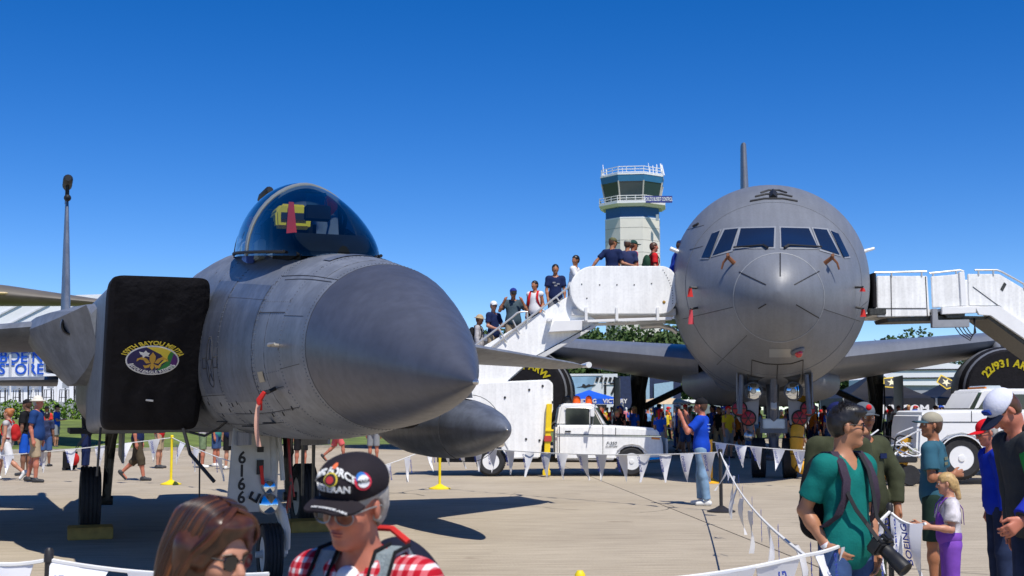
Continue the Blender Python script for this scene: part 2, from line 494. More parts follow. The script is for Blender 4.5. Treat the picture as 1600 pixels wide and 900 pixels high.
# radome: pointed ogive, 1.65 m long
rings = []
RL = 1.74
for q in [0, .003, .012, .03, .06, .1, .16, .23, .31, .40, .5, .6, .7, .8, .9, 1.0]:
    xq = q * RL; r = min(.518, math.sqrt(.00012 + (.405 * xq - .0617 * xq * xq) ** 2)) if q > 0 else .004
    zc = 1.735 + .26 * (1 - (1 - q) ** 1.04)
    rings.append([(NS - q * RL, r * math.cos(t), zc + r * math.sin(t)) for t in [2 * math.pi * j / 48 for j in range(48)]])
rd = MB().loft(rings).build('radome', RADOME, F)
MB().lathe([(.014, 0), (.016, .012), (.010, .03), (.004, .04)], (NS - .012, 0, 1.737), (1, 0, 0)).build('radome_tip', STEEL, rd)
FUS = [(1.742, .518, 1.995, 2.513, 1.478, 2.0), (2.4, .58, 1.995, 2.64, 1.43, 2.05), (3.2, .63, 2.0, 2.75, 1.385, 2.12), (4.0, .665, 2.03, 2.85, 1.365, 2.2),
       (5.0, .685, 2.06, 2.97, 1.36, 2.25), (6.0, .70, 2.08, 3.08, 1.36, 2.3), (7.0, .72, 2.10, 3.20, 1.36, 2.35), (8.2, .78, 2.10, 3.22, 1.36, 2.4)]
fr = smooth_rows(FUS, .109)
fus = MB().loft([sring(NS - r[0], r[1], r[2], r[3], r[4], r[5], 56) for r in fr]).build('forward_fuselage', GREY, F)
# darker paint field on the flank
def fus_pt(s, ang, off=.004):
    r = lerp_rows(fr, s); c, s_ = math.cos(ang), math.sin(ang); n = r[5]
    h = (r[3] - r[2]) if s_ >= 0 else (r[2] - r[4])
    y = r[1] * math.copysign(abs(c) ** (2 / n), c); z = r[2] + h * math.copysign(abs(s_) ** (2 / n), s_)
    nv = Vector((0, c / r[1], s_ / max(h, .1))).normalized()
    return Vector((NS - s, y, z)) + nv * off
# angles: right flank (screen left) is ang = pi
def patch(name, s0, s1, a0, a1, mat, off=.003, parent=None, ns=8, na=12, cut=None):
    mb = MB(); vs = []
    for i in range(ns + 1):
        for j in range(na + 1):
            a = a0 + (a1 - a0) * j / na
            sa = s0 + (s1 - s0) * i / ns
            if cut: sa = cut(sa, a)
            vs.append(fus_pt(sa, a, off))
    fs = [(i * (na + 1) + j, i * (na + 1) + j + 1, (i + 1) * (na + 1) + j + 1, (i + 1) * (na + 1) + j) for i in range(ns) for j in range(na)]
    return mb.add(vs, fs).build(name, mat, parent or F, smooth=True)
patch('dark_panel', 3.15, 4.55, R(140), R(212), GREYD, .003)
patch('dark_panel', 4.62, 5.6, R(138), R(205), GREYD, .003)
patch('white_plate', 2.82, 2.98, R(192), R(199), M('bare_plate', (.5, .44, .33), .35, .4, var=.2), .005)
def pline(pts, w=.006, name='panel_line'):
    """thin dark gap drawn along (station, angle) points"""
    q = []
    for (s0, a0), (s1, a1) in zip(pts, pts[1:]):
        for k in range(9): q.append((s0 + (s1 - s0) * k / 8, a0 + (a1 - a0) * k / 8))
    MB().tube([fus_pt(s, a, .0005) for s, a in q], w * .5, 4).build(name, LINE, fus)
for pts in ([(3.1, R(95)), (3.1, R(265))], [(4.6, R(128)), (4.6, R(265))], [(2.35, R(60)), (2.35, R(300))], [(3.1, R(150)), (4.6, R(150))], [(2.4, R(205)), (6.5, R(207))],
            [(1.75, R(128)), (3.1, R(132))], [(1.8, R(131)), (2.9, R(135))], [(3.1, R(232)), (6.2, R(236))], [(5.65, R(120)), (5.65, R(262))], [(2.35, R(222)), (4.6, R(222))],
            [(2.35, R(158)), (3.1, R(158))], [(4.6, R(182)), (5.65, R(182))]): pline(pts)
for pts in ([(3.6, R(150)), (3.6, R(205))], [(4.1, R(150)), (4.1, R(222))], [(5.1, R(150)), (5.1, R(182))], [(2.0, R(60)), (2.0, R(130))], [(2.75, R(158)), (2.75, R(222))], [(1.9, R(160)), (2.35, R(160))], [(1.9, R(192)), (2.35, R(193))], [(3.1, R(192)), (4.6, R(193))], [(5.65, R(160)), (7.2, R(160))], [(6.3, R(130)), (6.3, R(230))]): pline(pts, .0035)
riv = MB()
for s_, a0_, a1_ in ((1.80, 40, 320), (2.32, 60, 300), (3.07, 95, 262), (3.13, 95, 262), (4.57, 128, 262), (4.63, 128, 262), (5.62, 120, 262)):
    for k in range(int((a1_ - a0_) / 2.6)): riv.ell(fus_pt(s_, R(a0_ + 2.6 * k), .0), (.005, .005, .005), 5, 3)
for a_ in (150, 158, 193, 205, 222):
    for k in range(60): riv.ell(fus_pt(2.4 + .055 * k, R(a_ + .9), .0), (.004, .004, .004), 5, 3)
riv.build('rivets', GREYD, fus)['kind'] = 'stuff'
MB().lathe([(.517, 0), (.5195, .004), (.5195, .012), (.517, .016)], (NS - 1.752, 0, 1.995), (1, 0, 0), 48, caps=(False, False)).build('radome_joint', LINE, F)
# grille panel ahead of the windshield
patch('vent_grille', 2.42, 2.62, R(62), R(112), GREYD, .006)
# drain slots and rivet rows on the lower flank
rng = random.Random(5)
for k in range(12):
    s = 2.5 + .32 * k + rng.uniform(-.05, .05); a = R(214 + rng.uniform(-5, 10))
    MB().tube([fus_pt(s, a, .001), fus_pt(s + .03, a + .05, .001)], .006, 5).build('drain_slot', BLACK, fus)
# air data probes, static port blade
MB().tube([fus_pt(2.35, R(178), -.01), fus_pt(2.32, R(178), .07), fus_pt(2.1, R(178), .09)], [.012, .014, .006], 8).build('pitot_probe', M('probe_metal', (.62, .57, .48), .35, .6), F)
pr = MB().tube([fus_pt(2.62, R(205), -.01), fus_pt(2.6, R(205), .07), fus_pt(2.42, R(204), .10)], [.014, .014, .012], 8).build('pitot_probe', BLACK, F)
b0 = fus_pt(2.55, R(204), .095)
st = MB()
st.tube([b0, b0 + Vector((-.02, -.03, -.05)), b0 + Vector((-.03, -.02, -.12))], [.016, .022, .014], 8)
st.build('red_cover', REDC, pr)
rib = []
for i in range(9):
    t = i / 8; c = b0 + Vector((-.02 + .05 * t, -.03 - .02 * math.sin(3 * t), -.06 - .30 * t))
    rib.append([c + Vector((-.008, -.013, 0)), c + Vector((.008, .013, 0)), c + Vector((.01, .011, 0)), c + Vector((-.006, -.015, 0))])
MB().loft(rib).build('streamer', M('faded_streamer', (.55, .30, .22), .8, var=.2), pr)
for s, a in ((4.45, R(236)), (5.6, R(232)), (3.4, R(232))):
    MB().prism([(-.05, 0), (.05, 0), (.03, .09), (-.01, .09)], 'y', -.006, .006).build('blade_antenna', BLACK, F, matrix=basis(fus_pt(s, a, .0), (1, 0, 0), (0, 1, 0)) @ Matrix.Rotation(R(180), 4, 'X'))
# low-visibility national star on the flank, outline strokes
def fmark(pts, w=.012, closed=True):
    q = [fus_pt(s, a, .003) for s, a in pts]
    MB().tube(q, w * .5, 4, closed=closed).build('star_marking', LINE, fus)
star = []
for k in range(10):
    r_ = .16 if k % 2 == 0 else .065; t = R(90 + 36 * k)
    star.append((5.02 - r_ * math.cos(t), R(186) - r_ * math.sin(t) / .78))
fmark(star)
fmark([(5.02 - .19 * math.cos(R(20 * k)), R(186) - .19 * math.sin(R(20 * k)) / .78) for k in range(18)])
for sg in (-1, 1): fmark([(5.02 + sg * .2, R(181)), (5.02 + sg * .42, R(181)), (5.02 + sg * .42, R(187)), (5.02 + sg * .2, R(187))])
# ---- cockpit: canopy glass, frames, seat
CAN = [(3.0, .05, 2.785), (3.1, .20, 2.86), (3.28, .325, 2.975), (3.58, .415, 3.14), (3.93, .465, 3.31), (4.33, .488, 3.45), (4.78, .492, 3.54), (5.28, .455, 3.57), (5.88, .375, 3.54), (6.48, .285, 3.46), (7.08, .19, 3.36), (7.6, .1, 3.26)]
can = smooth_rows(CAN, .09)
def crown(s, off=0., N=24):
    r = lerp_rows(can, s); zs = 2.70 + .105 * (s - 3.0); out = []
    for j in range(N + 1):
        t = math.pi * j / N
        c, s_ = math.cos(t), math.sin(t)
        out.append(Vector((NS - s, (r[1] + off) * math.copysign(abs(c) ** 1.12, c), zs + (r[2] + off - zs) * abs(s_) ** .97)))
    return out
CG = glass('canopy_glass', (.66, .80, .90), .9, .015, 1.55)
BOW = 4.40
MB().loft([crown(r[0]) for r in can if r[0] <= BOW], closed=False, caps=(False, False)).build('windshield', CG, F, angle=80)
MB().loft([crown(r[0]) for r in can if r[0] >= BOW - .1], closed=False, caps=(False, False)).build('canopy', CG, F, angle=80)
fm = MB(); a0 = crown(BOW - .035, .010); a1 = crown(BOW + .045, .010); b0_, b1_ = crown(BOW - .035, -.03), crown(BOW + .045, -.03)
fm.loft([[a0[j], a1[j], b1_[j], b0_[j]] for j in range(len(a0))])
fm.build('canopy_bow', M('frame_grey', (.23, .25, .25), .45, var=.1), F)
for sg in (0, -1):   # canopy sill rails
    MB().tube([crown(r[0], .012)[sg] + Vector((0, 0, .03)) for r in can if 3.3 < r[0] < 6.2], .012, 6).build('canopy_sill', BLACK, F)
MB().tube([crown(6.15, .003)[j] for j in range(25)], .012, 5).build('canopy_frame', BLACK, F)
MB().tube([crown(6.95, .003)[j] for j in range(25)], .012, 5).build('canopy_frame', BLACK, F)
DK = M('cockpit_black', (.005, .0055, .0065), .8, var=.3, spec=.15)
tub = MB().prism([(NS - 3.18, 2.75), (NS - 3.48, 2.93), (NS - 4.03, 2.99), (NS - 4.28, 2.95), (NS - 4.30, 2.7), (NS - 3.18, 2.7)], 'y', -.30, .30)
tub.build('glare_shield', DK, F, bevel=.04)
MB().box((NS - 6.38, 0, 2.93), (1.0, .4, .36)).build('avionics_deck', DK, F, bevel=.05)
hud = MB().box((NS - 3.96, 0, 3.16), (.10, .20, .12)).build('head_up_display', DK, F, bevel=.01)
MB().box((NS - 4.00, 0, 3.27), (.008, .17, .16), Matrix.Rotation(R(-30), 3, 'Y')).build('combiner_glass', glass('hud_glass', (.75, .9, .85), .6), hud)
seat = MB().box((NS - 5.23, 0, 3.02), (.30, .46, .52)).build('ejection_seat', DK, F, bevel=.04)
hb = MB().prism([(-.15, 3.18), (.15, 3.18), (.16, 3.32), (.11, 3.39), (-.11, 3.39), (-.16, 3.32)], 'x', NS - 5.28, NS - 4.98).build('headrest', YEL, seat, bevel=.02)
MB().box((NS - 4.97, 0, 3.28), (.012, .22, .06)).build('headrest_pad', BLACK, hb)
rb = []
for i in range(7):
    t = i / 6; c = Vector((NS - 4.94 + .05 * t, -.03, 3.40 - .36 * t)); w = .022 + .03 * t
    rb.append([c + Vector((0, -w, 0)), c + Vector((.0, w, 0)), c + Vector((-.012, w, 0)), c + Vector((-.012, -w, 0))])
MB().loft(rb).build('red_streamer', REDC, seat)
MB().ell((NS - 5.08, .27, 3.36), (.05, .11, .055)).build('red_cover', REDC, seat)
MB().ell((NS - 5.38, -.30, 3.26), (.05, .05, .06)).build('red_cover', REDC, seat)
MB().tube([(NS - 4.40, .3, 3.05), (NS - 4.44, .34, 3.2), (NS - 4.44, .28, 3.36), (NS - 4.44, .30, 3.05)], .018, 6).build('mirror_frame', DK, seat)
for k, yy in enumerate((-.34, -.40, .36)):
    MB().box((NS - 4.68 - .2 * k, yy, 2.93), (.28, .07, .16), Matrix.Rotation(R(10 * k), 3, 'Y')).build('side_console', M('console_blue', (.04, .10, .42), .5) if k == 1 else M('console_grey', (.25, .3, .3), .5), F, bevel=.01)
# ---- centre body with engine nacelles and spine
def rbox(x, y0, y1, z0, z1, n=5., N=32):
    yc, zc = (y0 + y1) / 2, (z0 + z1) / 2
    return [(x, yc + (y1 - y0) / 2 * math.copysign(abs(math.cos(t)) ** (2 / n), math.cos(t)), zc + (z1 - z0) / 2 * math.copysign(abs(math.sin(t)) ** (2 / n), math.sin(t))) for t in [2 * math.pi * j / N for j in range(N)]]
MB().loft([rbox(NS - 7.4, -1.30, 1.30, 1.42, 2.72), rbox(NS - 9, -1.5, 1.5, 1.34, 2.78), rbox(NS - 12, -1.55, 1.55, 1.32, 2.78), rbox(NS - 15, -1.5, 1.5, 1.4, 2.75), rbox(NS - 16.6, -1.35, 1.35, 1.55, 2.6)]).build('centre_body', GREY, F)
MB().loft([sring(NS - s, w, 2.6, zt, 2.4, 2.2, 24) for s, w, zt in ((7.0, .75, 3.02), (8.5, .8, 3.05), (11, .8, 2.98), (14, .6, 2.85), (16.5, .3, 2.7))]).build('spine', GREY, F)
for sg in (-1, 1):
    MB().lathe([(.60, 0), (.62, .3), (.52, 1.0), (.46, 1.5)], (NS - 16.3, sg * .7, 2.07), (-1, 0, 0), 24).build('exhaust_nozzle', OIL, F)
# raked intakes: upper lip reaches forward of the lower lip
def intake_ring(t, sg, g=0.):
    """t 0 = lip .. 1 = merged with the body"""
    y0, y1 = .66 + (.64 - .66) * t, 1.475 + (1.55 - 1.475) * t
    z0, z1 = 1.44 - .1 * t, 2.735 + .04 * t
    out = []
    for (x, y, z) in rbox(0, y0 - g, y1 + g, z0 - g, z1 + g, 13., 44):
        f = (z - z0) / (z1 - z0)
        s = (6.12 - .72 * f) * (1 - t) + 8.6 * t
        out.append((NS - s, sg * y, z))
    return out
for sg in (-1, 1):
    it = MB().loft([intake_ring(t, sg) for t in (0, .1, .35, .7, 1)], caps=(False, True)).build('intake', GREY, F, angle=50)
    MB().loft([[(x + .0, y, z) for x, y, z in intake_ring(.12, sg, -.02)], [(x - .01, y, z) for x, y, z in intake_ring(.13, sg, -.02)]]).build('intake_duct', BLACK, it)
    # quilted black cover pulled over the lip
    cr = []
    for t, g in ((.16, .012), (.10, .022), (.03, .024), (-.004, .018)): cr.append(intake_ring(t, sg, g))
    for g, dx in ((-.05, .020), (-.18, .021), (-.30, .022)): cr.append([(x + dx, y, z) for x, y, z in intake_ring(-.006, sg, g)])
    cov = MB().loft(cr, caps=(False, True)).build('intake_cover', BLACKCLOTH, F, angle=70)
    fg = []; nu, nv_ = 22, 40
    for i in range(nu + 1):
        for j in range(nv_ + 1):
            a, f = i / nu, j / nv_
            edge = min(1, 6 * min(a, 1 - a)) * min(1, 8 * min(f, 1 - f)); mid = 1 - .85 * math.exp(-((a - .55) / .32) ** 2 - ((f - .47) / .17) ** 2)
            dp_ = edge * mid * (.016 * wobble((a * 2.2, f * 1.2 + a * 1.6, .3), 5.) + .007 * wobble((a * 3 - f * 2., f * 5, .7), 7.)) + .012 * edge
            fg.append(Vector((NS - (6.12 - .72 * (f * .93 + .035)) + .036 , sg * (.69 + a * .757), 1.44 + (f * .93 + .035) * 1.295)) + Vector((.874, 0, -.486)) * dp_)
    MB().add(fg, [(i * (nv_ + 1) + j, i * (nv_ + 1) + j + 1, (i + 1) * (nv_ + 1) + j + 1, (i + 1) * (nv_ + 1) + j) for i in range(nu) for j in range(nv_)]).build('cover_face', BLACKCLOTH, cov, angle=80)
    if sg < 0: cover = cov
# gun fairing and wing root glove on the right shoulder (screen left), plain glove on the other side
for sg in (-1, 1):
    gl = []
    for s, y1, z0, z1 in ((7.35, 1.62, 2.22, 2.62), (7.8, 1.80, 2.02, 2.68), (8.4, 2.0, 1.88, 2.70), (9.2, 2.14, 1.86, 2.70), (10.5, 2.25, 1.95, 2.70), (12.5, 2.3, 2.2, 2.66)):
        zm = (z0 + z1) / 2
        gl.append([(NS - s, sg * y, z) for y, z in ((1.40, z0 + .02), (1.40 + (y1 - 1.4) * .45, z0), (y1 - .04, zm + .12), (y1, zm + .22), (y1 - .05, z1 - .07), (1.40 + (y1 - 1.4) * .5, z1), (1.40, z1 + .02))])
    go = MB().loft(gl).build('wing_root_fairing', GREY, F, angle=25)
    if sg < 0:
        c = Vector((NS - 7.92, -1.735, 2.47)); d = Vector((.93, -.34, .02))
        MB().lathe([(.10, 0), (.105, .03), (.09, .045), (.080, .0), (.07, -.05)], c, d, 20).build('gun_port', BLACK, go)
        MB().lathe([(.115, -.02), (.12, .02), (.104, .036)], c, d, 20, caps=(False, False)).build('gun_port_rim', GREYD, go)
# ---- flying surfaces
def slab_wing(name, secs, mat, parent):
    """secs: (LE point, TE point, thickness); lens section, normal given by z"""
    rings = []
    for le, te, th, nrm in secs:
        le, te, nrm = Vector(le), Vector(te), Vector(nrm)
        up, dn = [], []
        for f, h in ((0, 0), (.015, .32), (.06, .6), (.2, .93), (.4, 1), (.7, .62), (1, .04)):
            c = le.lerp(te, f); up.append(c + nrm * th * .5 * h); dn.append(c - nrm * th * .5 * h)
        rings.append(up + dn[1:][::-1])
    return MB().loft(rings).build(name, mat, parent, angle=60)
for sg in (-1, 1):
    w = slab_wing('wing', [((NS - 8.75, sg * 1.5, 2.56), (NS - 14.8, sg * 1.5, 2.5), .32, (0, 0, 1)), ((NS - 11.1, sg * 3.9, 2.46), (NS - 14.8, sg * 3.9, 2.42), .2, (0, 0, 1)), ((NS - 13.0, sg * 6.1, 2.34), (NS - 15.0, sg * 6.1, 2.34), .10, (0, 0, 1)), ((NS - 13.5, sg * 6.5, 2.32), (NS - 15.1, sg * 6.5, 2.32), .05, (0, 0, 1))], GREY, F)
    MB().ell((NS - 10.2 + .04, sg * 2.95, 2.50), (.12, .14, .06), rot=Matrix.Rotation(sg * R(-45), 3, 'Z')).build('position_light', M('red_lens', (.55, .01, .01), .15, var=0, coat=1), w)
    MB().tube([(NS - 13.2, sg * 6.42, 2.33), (NS - 13.75, sg * 6.52, 2.33)], [.05, .03], 10).build('tip_light', M('white_lens', (.7, .7, .68), .2, var=0), w)
    fin = slab_wing('vertical_tail', [((NS - 13.0, sg * 1.68, 2.65), (NS - 17.2, sg * 1.68, 2.65), .15, (0, 1, 0)), ((NS - 15.3, sg * 1.68, 4.2), (NS - 17.2, sg * 1.68, 4.2), .10, (0, 1, 0)), ((NS - 16.6, sg * 1.68, 5.15), (NS - 17.25, sg * 1.68, 5.15), .055, (0, 1, 0))], GREY, F)
    MB().tube([(NS - 16.3, sg * 1.68, 5.45), (NS - 16.4, sg * 1.68, 5.45), (NS - 17.1, sg * 1.68, 5.45), (NS - 17.45, sg * 1.68, 5.45)], [.05, .08, .08, .04], 12).build('tail_pod', BLACK, fin)
    MB().box((NS - 16.9, sg * 1.68, 5.27), (.6, .06, .30)).build('pod_pylon', BLACK, fin, bevel=.02)
    MB().ell((NS - 16.4, sg * 1.68, 5.13), (.10, .06, .06)).build("tail_light", BLACK, fin)
    slab_wing('stabilator', [((NS - 14.9, sg * 1.75, 2.06), (NS - 18.6, sg * 1.75, 2.06), .16, (0, 0, 1)), ((NS - 16.0, sg * 3.0, 2.06), (NS - 18.9, sg * 3.0, 2.06), .12, (0, 0, 1)), ((NS - 17.6, sg * 4.3, 2.06), (NS - 19.3, sg * 4.3, 2.06), .04, (0, 0, 1))], GREY, F)
    slab_wing('tail_boom', [((NS - 13.5, sg * 1.45, 2.4), (NS - 18.2, sg * 1.75, 2.3), .5, (0, 0, 1)), ((NS - 13.5, sg * 1.95, 2.4), (NS - 18.2, sg * 1.9, 2.3), .35, (0, 0, 1))], GREY, F)
    # drop tank on its pylon
    py = slab_wing('pylon', [((NS - 9.6, sg * 3.2, 1.75), (NS - 12.6, sg * 3.2, 1.75), .12, (0, 1, 0)), ((NS - 10.0, sg * 3.2, 2.5), (NS - 13.0, sg * 3.2, 2.5), .14, (0, 1, 0))], GREY, F)
    tk = []
    for q in [0, .004, .015, .04, .08, .14, .22, .32, .45, .6, .75, .85, .93, .98, 1.0]:
        r = .425 * (1 - abs(1 - q / .42) ** 2.1) ** .62 if q < .42 else .425 * max(0, 1 - ((q - .42) / .58) ** 2.4) ** .9
        tk.append([(NS - 8.3 - q * 6.4, sg * 3.2 + max(r, .004) * math.cos(t), 1.36 + max(r, .004) * math.sin(t)) for t in [2 * math.pi * j / 32 for j in range(32)]])
    dt = MB().loft(tk).build('drop_tank', GREYD, F)
    MB().ell((NS - 8.3, sg * 3.2, 1.36), (.014, .012, .012)).build('tank_tip', STEEL, dt)
    MB().tube([(NS - 9.7 , sg * 3.2 + .43 * math.cos(R(10 * k)), 1.36 + .43 * math.sin(R(10 * k))) for k in range(36)], .004, 4, closed=True).build('tank_seam', LINE, dt)
# ---- landing gear
def wheel(parent, c, r, w, axis=(0, 1, 0), name='wheel', hub=None):
    c = Vector(c); d = Vector(axis).normalized()
    e = w / 2
    t = MB(); prof = [(r * .58, -e * .9), (r * .85, -e), (r * .96, -e * .8), (r * .985, -e * .55)]
    for g in (-.4, -.2, 0, .2, .4): prof += [(r, (g - .07) * w), (r, (g + .055) * w), (r * .975, (g + .06) * w), (r * .975, (g + .125) * w)]
    prof = prof[:-1] + [(r * .985, e * .6), (r * .96, e * .8), (r * .85, e), (r * .58, e * .9)]
    w_ = t.lathe(prof, c, d, 36, caps=(False, False)).build(name, RUBBER, parent, angle=30)
    MB().lathe([(r * .60, -e * .8), (r * .52, -e * .55), (r * .2, -e * .5), (r * .16, -e * .85), (r * .16, e * .85), (r * .2, e * .5), (r * .52, e * .55), (r * .60, e * .8)], c, d, 24).build('rim', hub or WHITEG, w_)
    return w_
for sg in (-1, 1):
    wheel(F, (0, sg * 1.375, .438), .438, .25)
    g = MB(); yy = sg * 1.375
    g.tube([(0, yy - sg * .20, .44), (.02, yy - sg * .22, .9), (.05, yy - sg * .25, 1.6)], [.055, .06, .085], 10)
    g.tube([(0, yy - sg * .28, .44), (0, yy - sg * .1, .44)], .06, 10)
    g.tube([(.02, yy - sg * .22, .95), (.5, yy - sg * .3, 1.5)], .035, 8)
    g.tube([(-.12, yy - sg * .2, .55), (-.25, yy - sg * .22, .85), (-.08, yy - sg * .23, 1.1)], .03, 6)
    leg = g.build('main_gear_leg', OIL, F)
    rg = random.Random(sg + 9)
    for k in range(7):
        z = .5 + .15 * k
        MB().tube([(.06 + .03 * math.sin(k), yy - sg * .2, z), (.10, yy - sg * (.16 + .05 * rg.random()), z + .08), (.07, yy - sg * .2, z + .2)], .012, 5).build('brake_hose', BLACK if k % 2 else OIL, leg)
    MB().prism([(.28, .92), (.28, 1.45), (-.5, 1.45), (-.5, 1.0)], 'y', yy - sg * .36, yy - sg * .39).build('gear_door', GREY, F)
    MB().prism([(.62, 1.30), (.62, 1.36), (-.9, 1.36), (-.9, 1.30)], 'y', yy - .28, yy + .28).build('gear_bay', BLACK, F)
# nose gear with the numbered door
NX = 5.42
wheel(F, (NX, 0, .28), .28, .17, name='nose_wheel')
g = MB()
g.tube([(NX, 0, .75), (NX - .04, 0, 1.1), (NX - .10, 0, 1.5)], [.055, .07, .09], 12)
g.tube([(NX, .13, .28), (NX, .14, .5), (NX, .06, .72), (NX, 0, .78)], [.035, .04, .045, .05], 8)
g.tube([(NX, -.13, .28), (NX, .15, .28)], .03, 8)
leg = g.build('nose_gear_leg', WHITEG, F)
MB().tube([(NX + .09, -.02, .78), (NX + .13, .08, .68), (NX + .12, .13, .5), (NX + .08, .14, .33)], [.035, .04, .035, .03], 10).build('steering_link', WHITEG, leg)
for dy, zz in ((-.10, 1.22), (.10, 1.22)): MB().tube([(NX + .03, dy, .95), (NX + .02, dy * .8, 1.2), (NX - .02, dy * .4, 1.48)], .022, 6).build('drag_brace', WHITEG, leg)
for k in range(5): MB().tube([(NX + .07, .12 + .02 * k, .6 + .05 * k), (NX + .1, .16, .9 + .03 * k), (NX + .02, .14, 1.45)], .011, 5).build('hydraulic_line', OIL if k % 2 else M('red_hose', (.25, .015, .015), .5), leg)
for zz, rr, xx in ((.745, .095, .16), (.90, .065, .155)):
    lp = MB().lathe([(rr * .4, -.07), (rr * .9, -.02), (rr, .01), (rr, .025), (rr * .92, .03)], (NX + xx, -.045, zz), (.97, -.22, .1), 20).build('taxi_light', M('lamp_bezel', (.30, .30, .30), .3, .7), leg)
    MB().lathe([(rr * .9, .028), (rr * .6, .045), (rr * .2, .052)], (NX + xx, -.045, zz), (.97, -.22, .1), 20).build('lens', M('lamp_chrome', (.75, .8, .85), .06, 1., var=0), lp)
dm = Matrix.Translation((NX + .17, -.22, 1.08)) @ Matrix.Rotation(R(12), 4, 'Z')
DOORW = M('gear_door_grey', (.42, .425, .41), .5, var=.1, scale=7)
door = MB().prism([(-.22, -.40), (.15, -.40), (.13, .36), (-.17, .36)], 'x', -.012, .012).build('nose_gear_door', DOORW, F, matrix=dm, bevel=.008)
MB().prism([(.155, -.36), (.215, -.33), (.18, .36), (.135, .36)], 'x', -.05, -.02).build('door_flange', DOORW, door)
for k, ch in enumerate('6166'):
    text('numeral', ch, .15, BLACK, door, basis((.0135, -.085 , .085 - .118 * k), (0, 1, 0), (1, 0, 0)), extrude=.001, bold=.004)
MB().box((.022, .085, .16), (.02, .055, .05)).build('placard', BLACK, door)
MB().box((.022, .085, .0), (.02, .06, .13)).build('placard', BLACK, door)
MB().box((.03, .10, -.07), (.012, .03, .17), Matrix.Rotation(R(8), 3, 'X')).build('red_tag', REDC, door)
MB().tube([(.02, .02, -.22), (.03, -.01, -.27), (.03, .05, -.31), (.02, .09, -.24)], .014, 6).build('tie_down_hook', BLACK, door)
for sg in (-1, 1):
    MB().prism([(NX + .9, 1.30), (NX + .9, 1.40), (NX - .3, 1.40), (NX - .3, 1.26)], 'y', sg * .34 - .012, sg * .34 + .012).build('gear_bay_door', GREY, F)
# hanging pins, straps and probes under the belly
for x, y, z0, z1 in ((4.6, .45, 1.36, .75), (3.9, .7, 1.36, .62)):
    MB().prism([(x - .05, z0), (x + .05, z0), (x + .03, z1), (x - .02, z1)], 'y', y - .01, y + .01).build('hinged_panel', OIL, F)
sag = [(NS - 6.1, -.75, 1.40), (NS - 6.0, -.6, 1.36), (NS - 5.9, -.5, 1.42), (NS - 5.6, -.45, 1.5)]
MB().tube(sag, .012, 5).build('cover_strap', BLACK, F)
MB().tube([(NS - 6.1, -.78, 1.43), (NS - 6.05, -.72, 1.2), (NS - 5.85, -.52, .95)], .018, 5).build('cover_strap', BLACK, F)
MB().tube([(NS - 6.15, -.62, 1.2), (NS - 6.1, -.62, .8), (NS - 6.13, -.60, .52)], .008, 5).build('cover_strap', BLACK, F)
MB().tube([(NS - 6.2, -1.50, 1.44), (NS - 6.2, -1.52, 1.0)], .012, 5).build('cover_strap', BLACK, F)
# ---- squadron emblem printed on the cover
YTX = M('emblem_yellow', (.80, .62, .06), .7, var=.06); WTX = M('emblem_white', (.78, .78, .76), .7, var=.05)
nrm = Vector((1.295, 0, -.72)).normalized(); f_ = .47
ctr = Vector((NS - (6.12 - .72 * f_) + .036, -1.10, 1.44 + f_ * 1.295)) + nrm * .024
EM = basis(ctr, Vector((0, 1, 0)), nrm) @ Matrix.Scale(.88, 4)   # local x runs to the screen's right
em = MB().loft([[(.262 * math.cos(t), .165 * math.sin(t), z) for t in [2 * math.pi * j / 40 for j in range(40)]] for z in (0, .004)]).build('emblem', WTX, cover, matrix=EM)
def eplate(name, pts, mat, z): MB().prism(pts, 'z', z - .002, z).build(name, mat, em)
eplate('emblem_field', [(.247 * math.cos(t), .152 * math.sin(t)) for t in [2 * math.pi * j / 40 for j in range(40)]], M('emblem_navy', (.025, .02, .10), .7, var=.1), .007)
eplate('emblem_band', [(-.06, .148)] + [(.247 * math.cos(R(a)), .152 * math.sin(R(a))) for a in range(74, 19, -6)] + [(.10, -.03), (.03, -.10), (.12, .02), (.08, .07)], YTX, .009)
eplate('emblem_band', [(.247 * math.cos(R(a)), .152 * math.sin(R(a))) for a in range(45, -37, -6)] + [(.05, -.11), (.14, -.01), (.15, .06)], M('emblem_green', (.03, .22, .05), .7, var=.1), .0105)
eplate('emblem_band', [(.246 * math.cos(R(a)), .151 * math.sin(R(a))) for a in range(34, -25, -6)] + [(.17, -.05), (.19, .03)], M('emblem_purple', (.09, .02, .16), .7, var=.1), .012)
GO = M('emblem_gold', (.62, .36, .05), .6, var=.1)
eplate('lily_petal', [(0, .095), (.03, .05), (.028, 0), (.012, -.03), (.02, -.075), (0, -.105), (-.02, -.075), (-.012, -.03), (-.028, 0), (-.03, .05)], GO, .014)
for sg in (-1, 1):
    eplate('lily_petal', [(sg * .02, -.025), (sg * .05, .02), (sg * .10, .045), (sg * .15, .02), (sg * .155, -.01), (sg * .125, .015), (sg * .09, .01), (sg * .06, -.03)], GO, .014)
    eplate('lily_petal', [(sg * .012, -.035), (sg * .06, -.055), (sg * .09, -.05), (sg * .07, -.085), (sg * .03, -.075)], GO, .014)
eplate('jet_outline', [(-.135, .10), (-.09, .09), (-.07, .115), (-.05, .09), (-.03, .085), (-.045, .06), (-.03, .045), (-.07, .052), (-.095, .03), (-.10, .06), (-.12, .07)], WTX, .015)
def arc_warp(rx, ry, mid, sgn):
    def f(co):
        a = mid - sgn * co.x / ((rx + ry) * .5)
        k = 1 + sgn * co.y / ry if sgn > 0 else 1 - (co.y) / ry
        return Vector((rx * k * math.cos(a), ry * k * math.sin(a), co.z))
    return f
text('motto', '159TH BAYOU MILITIA', .062, YTX, em, Matrix.Translation((0, 0, .003)), warp=arc_warp(.285, .192, R(90), 1), extrude=.001, bold=.0015)
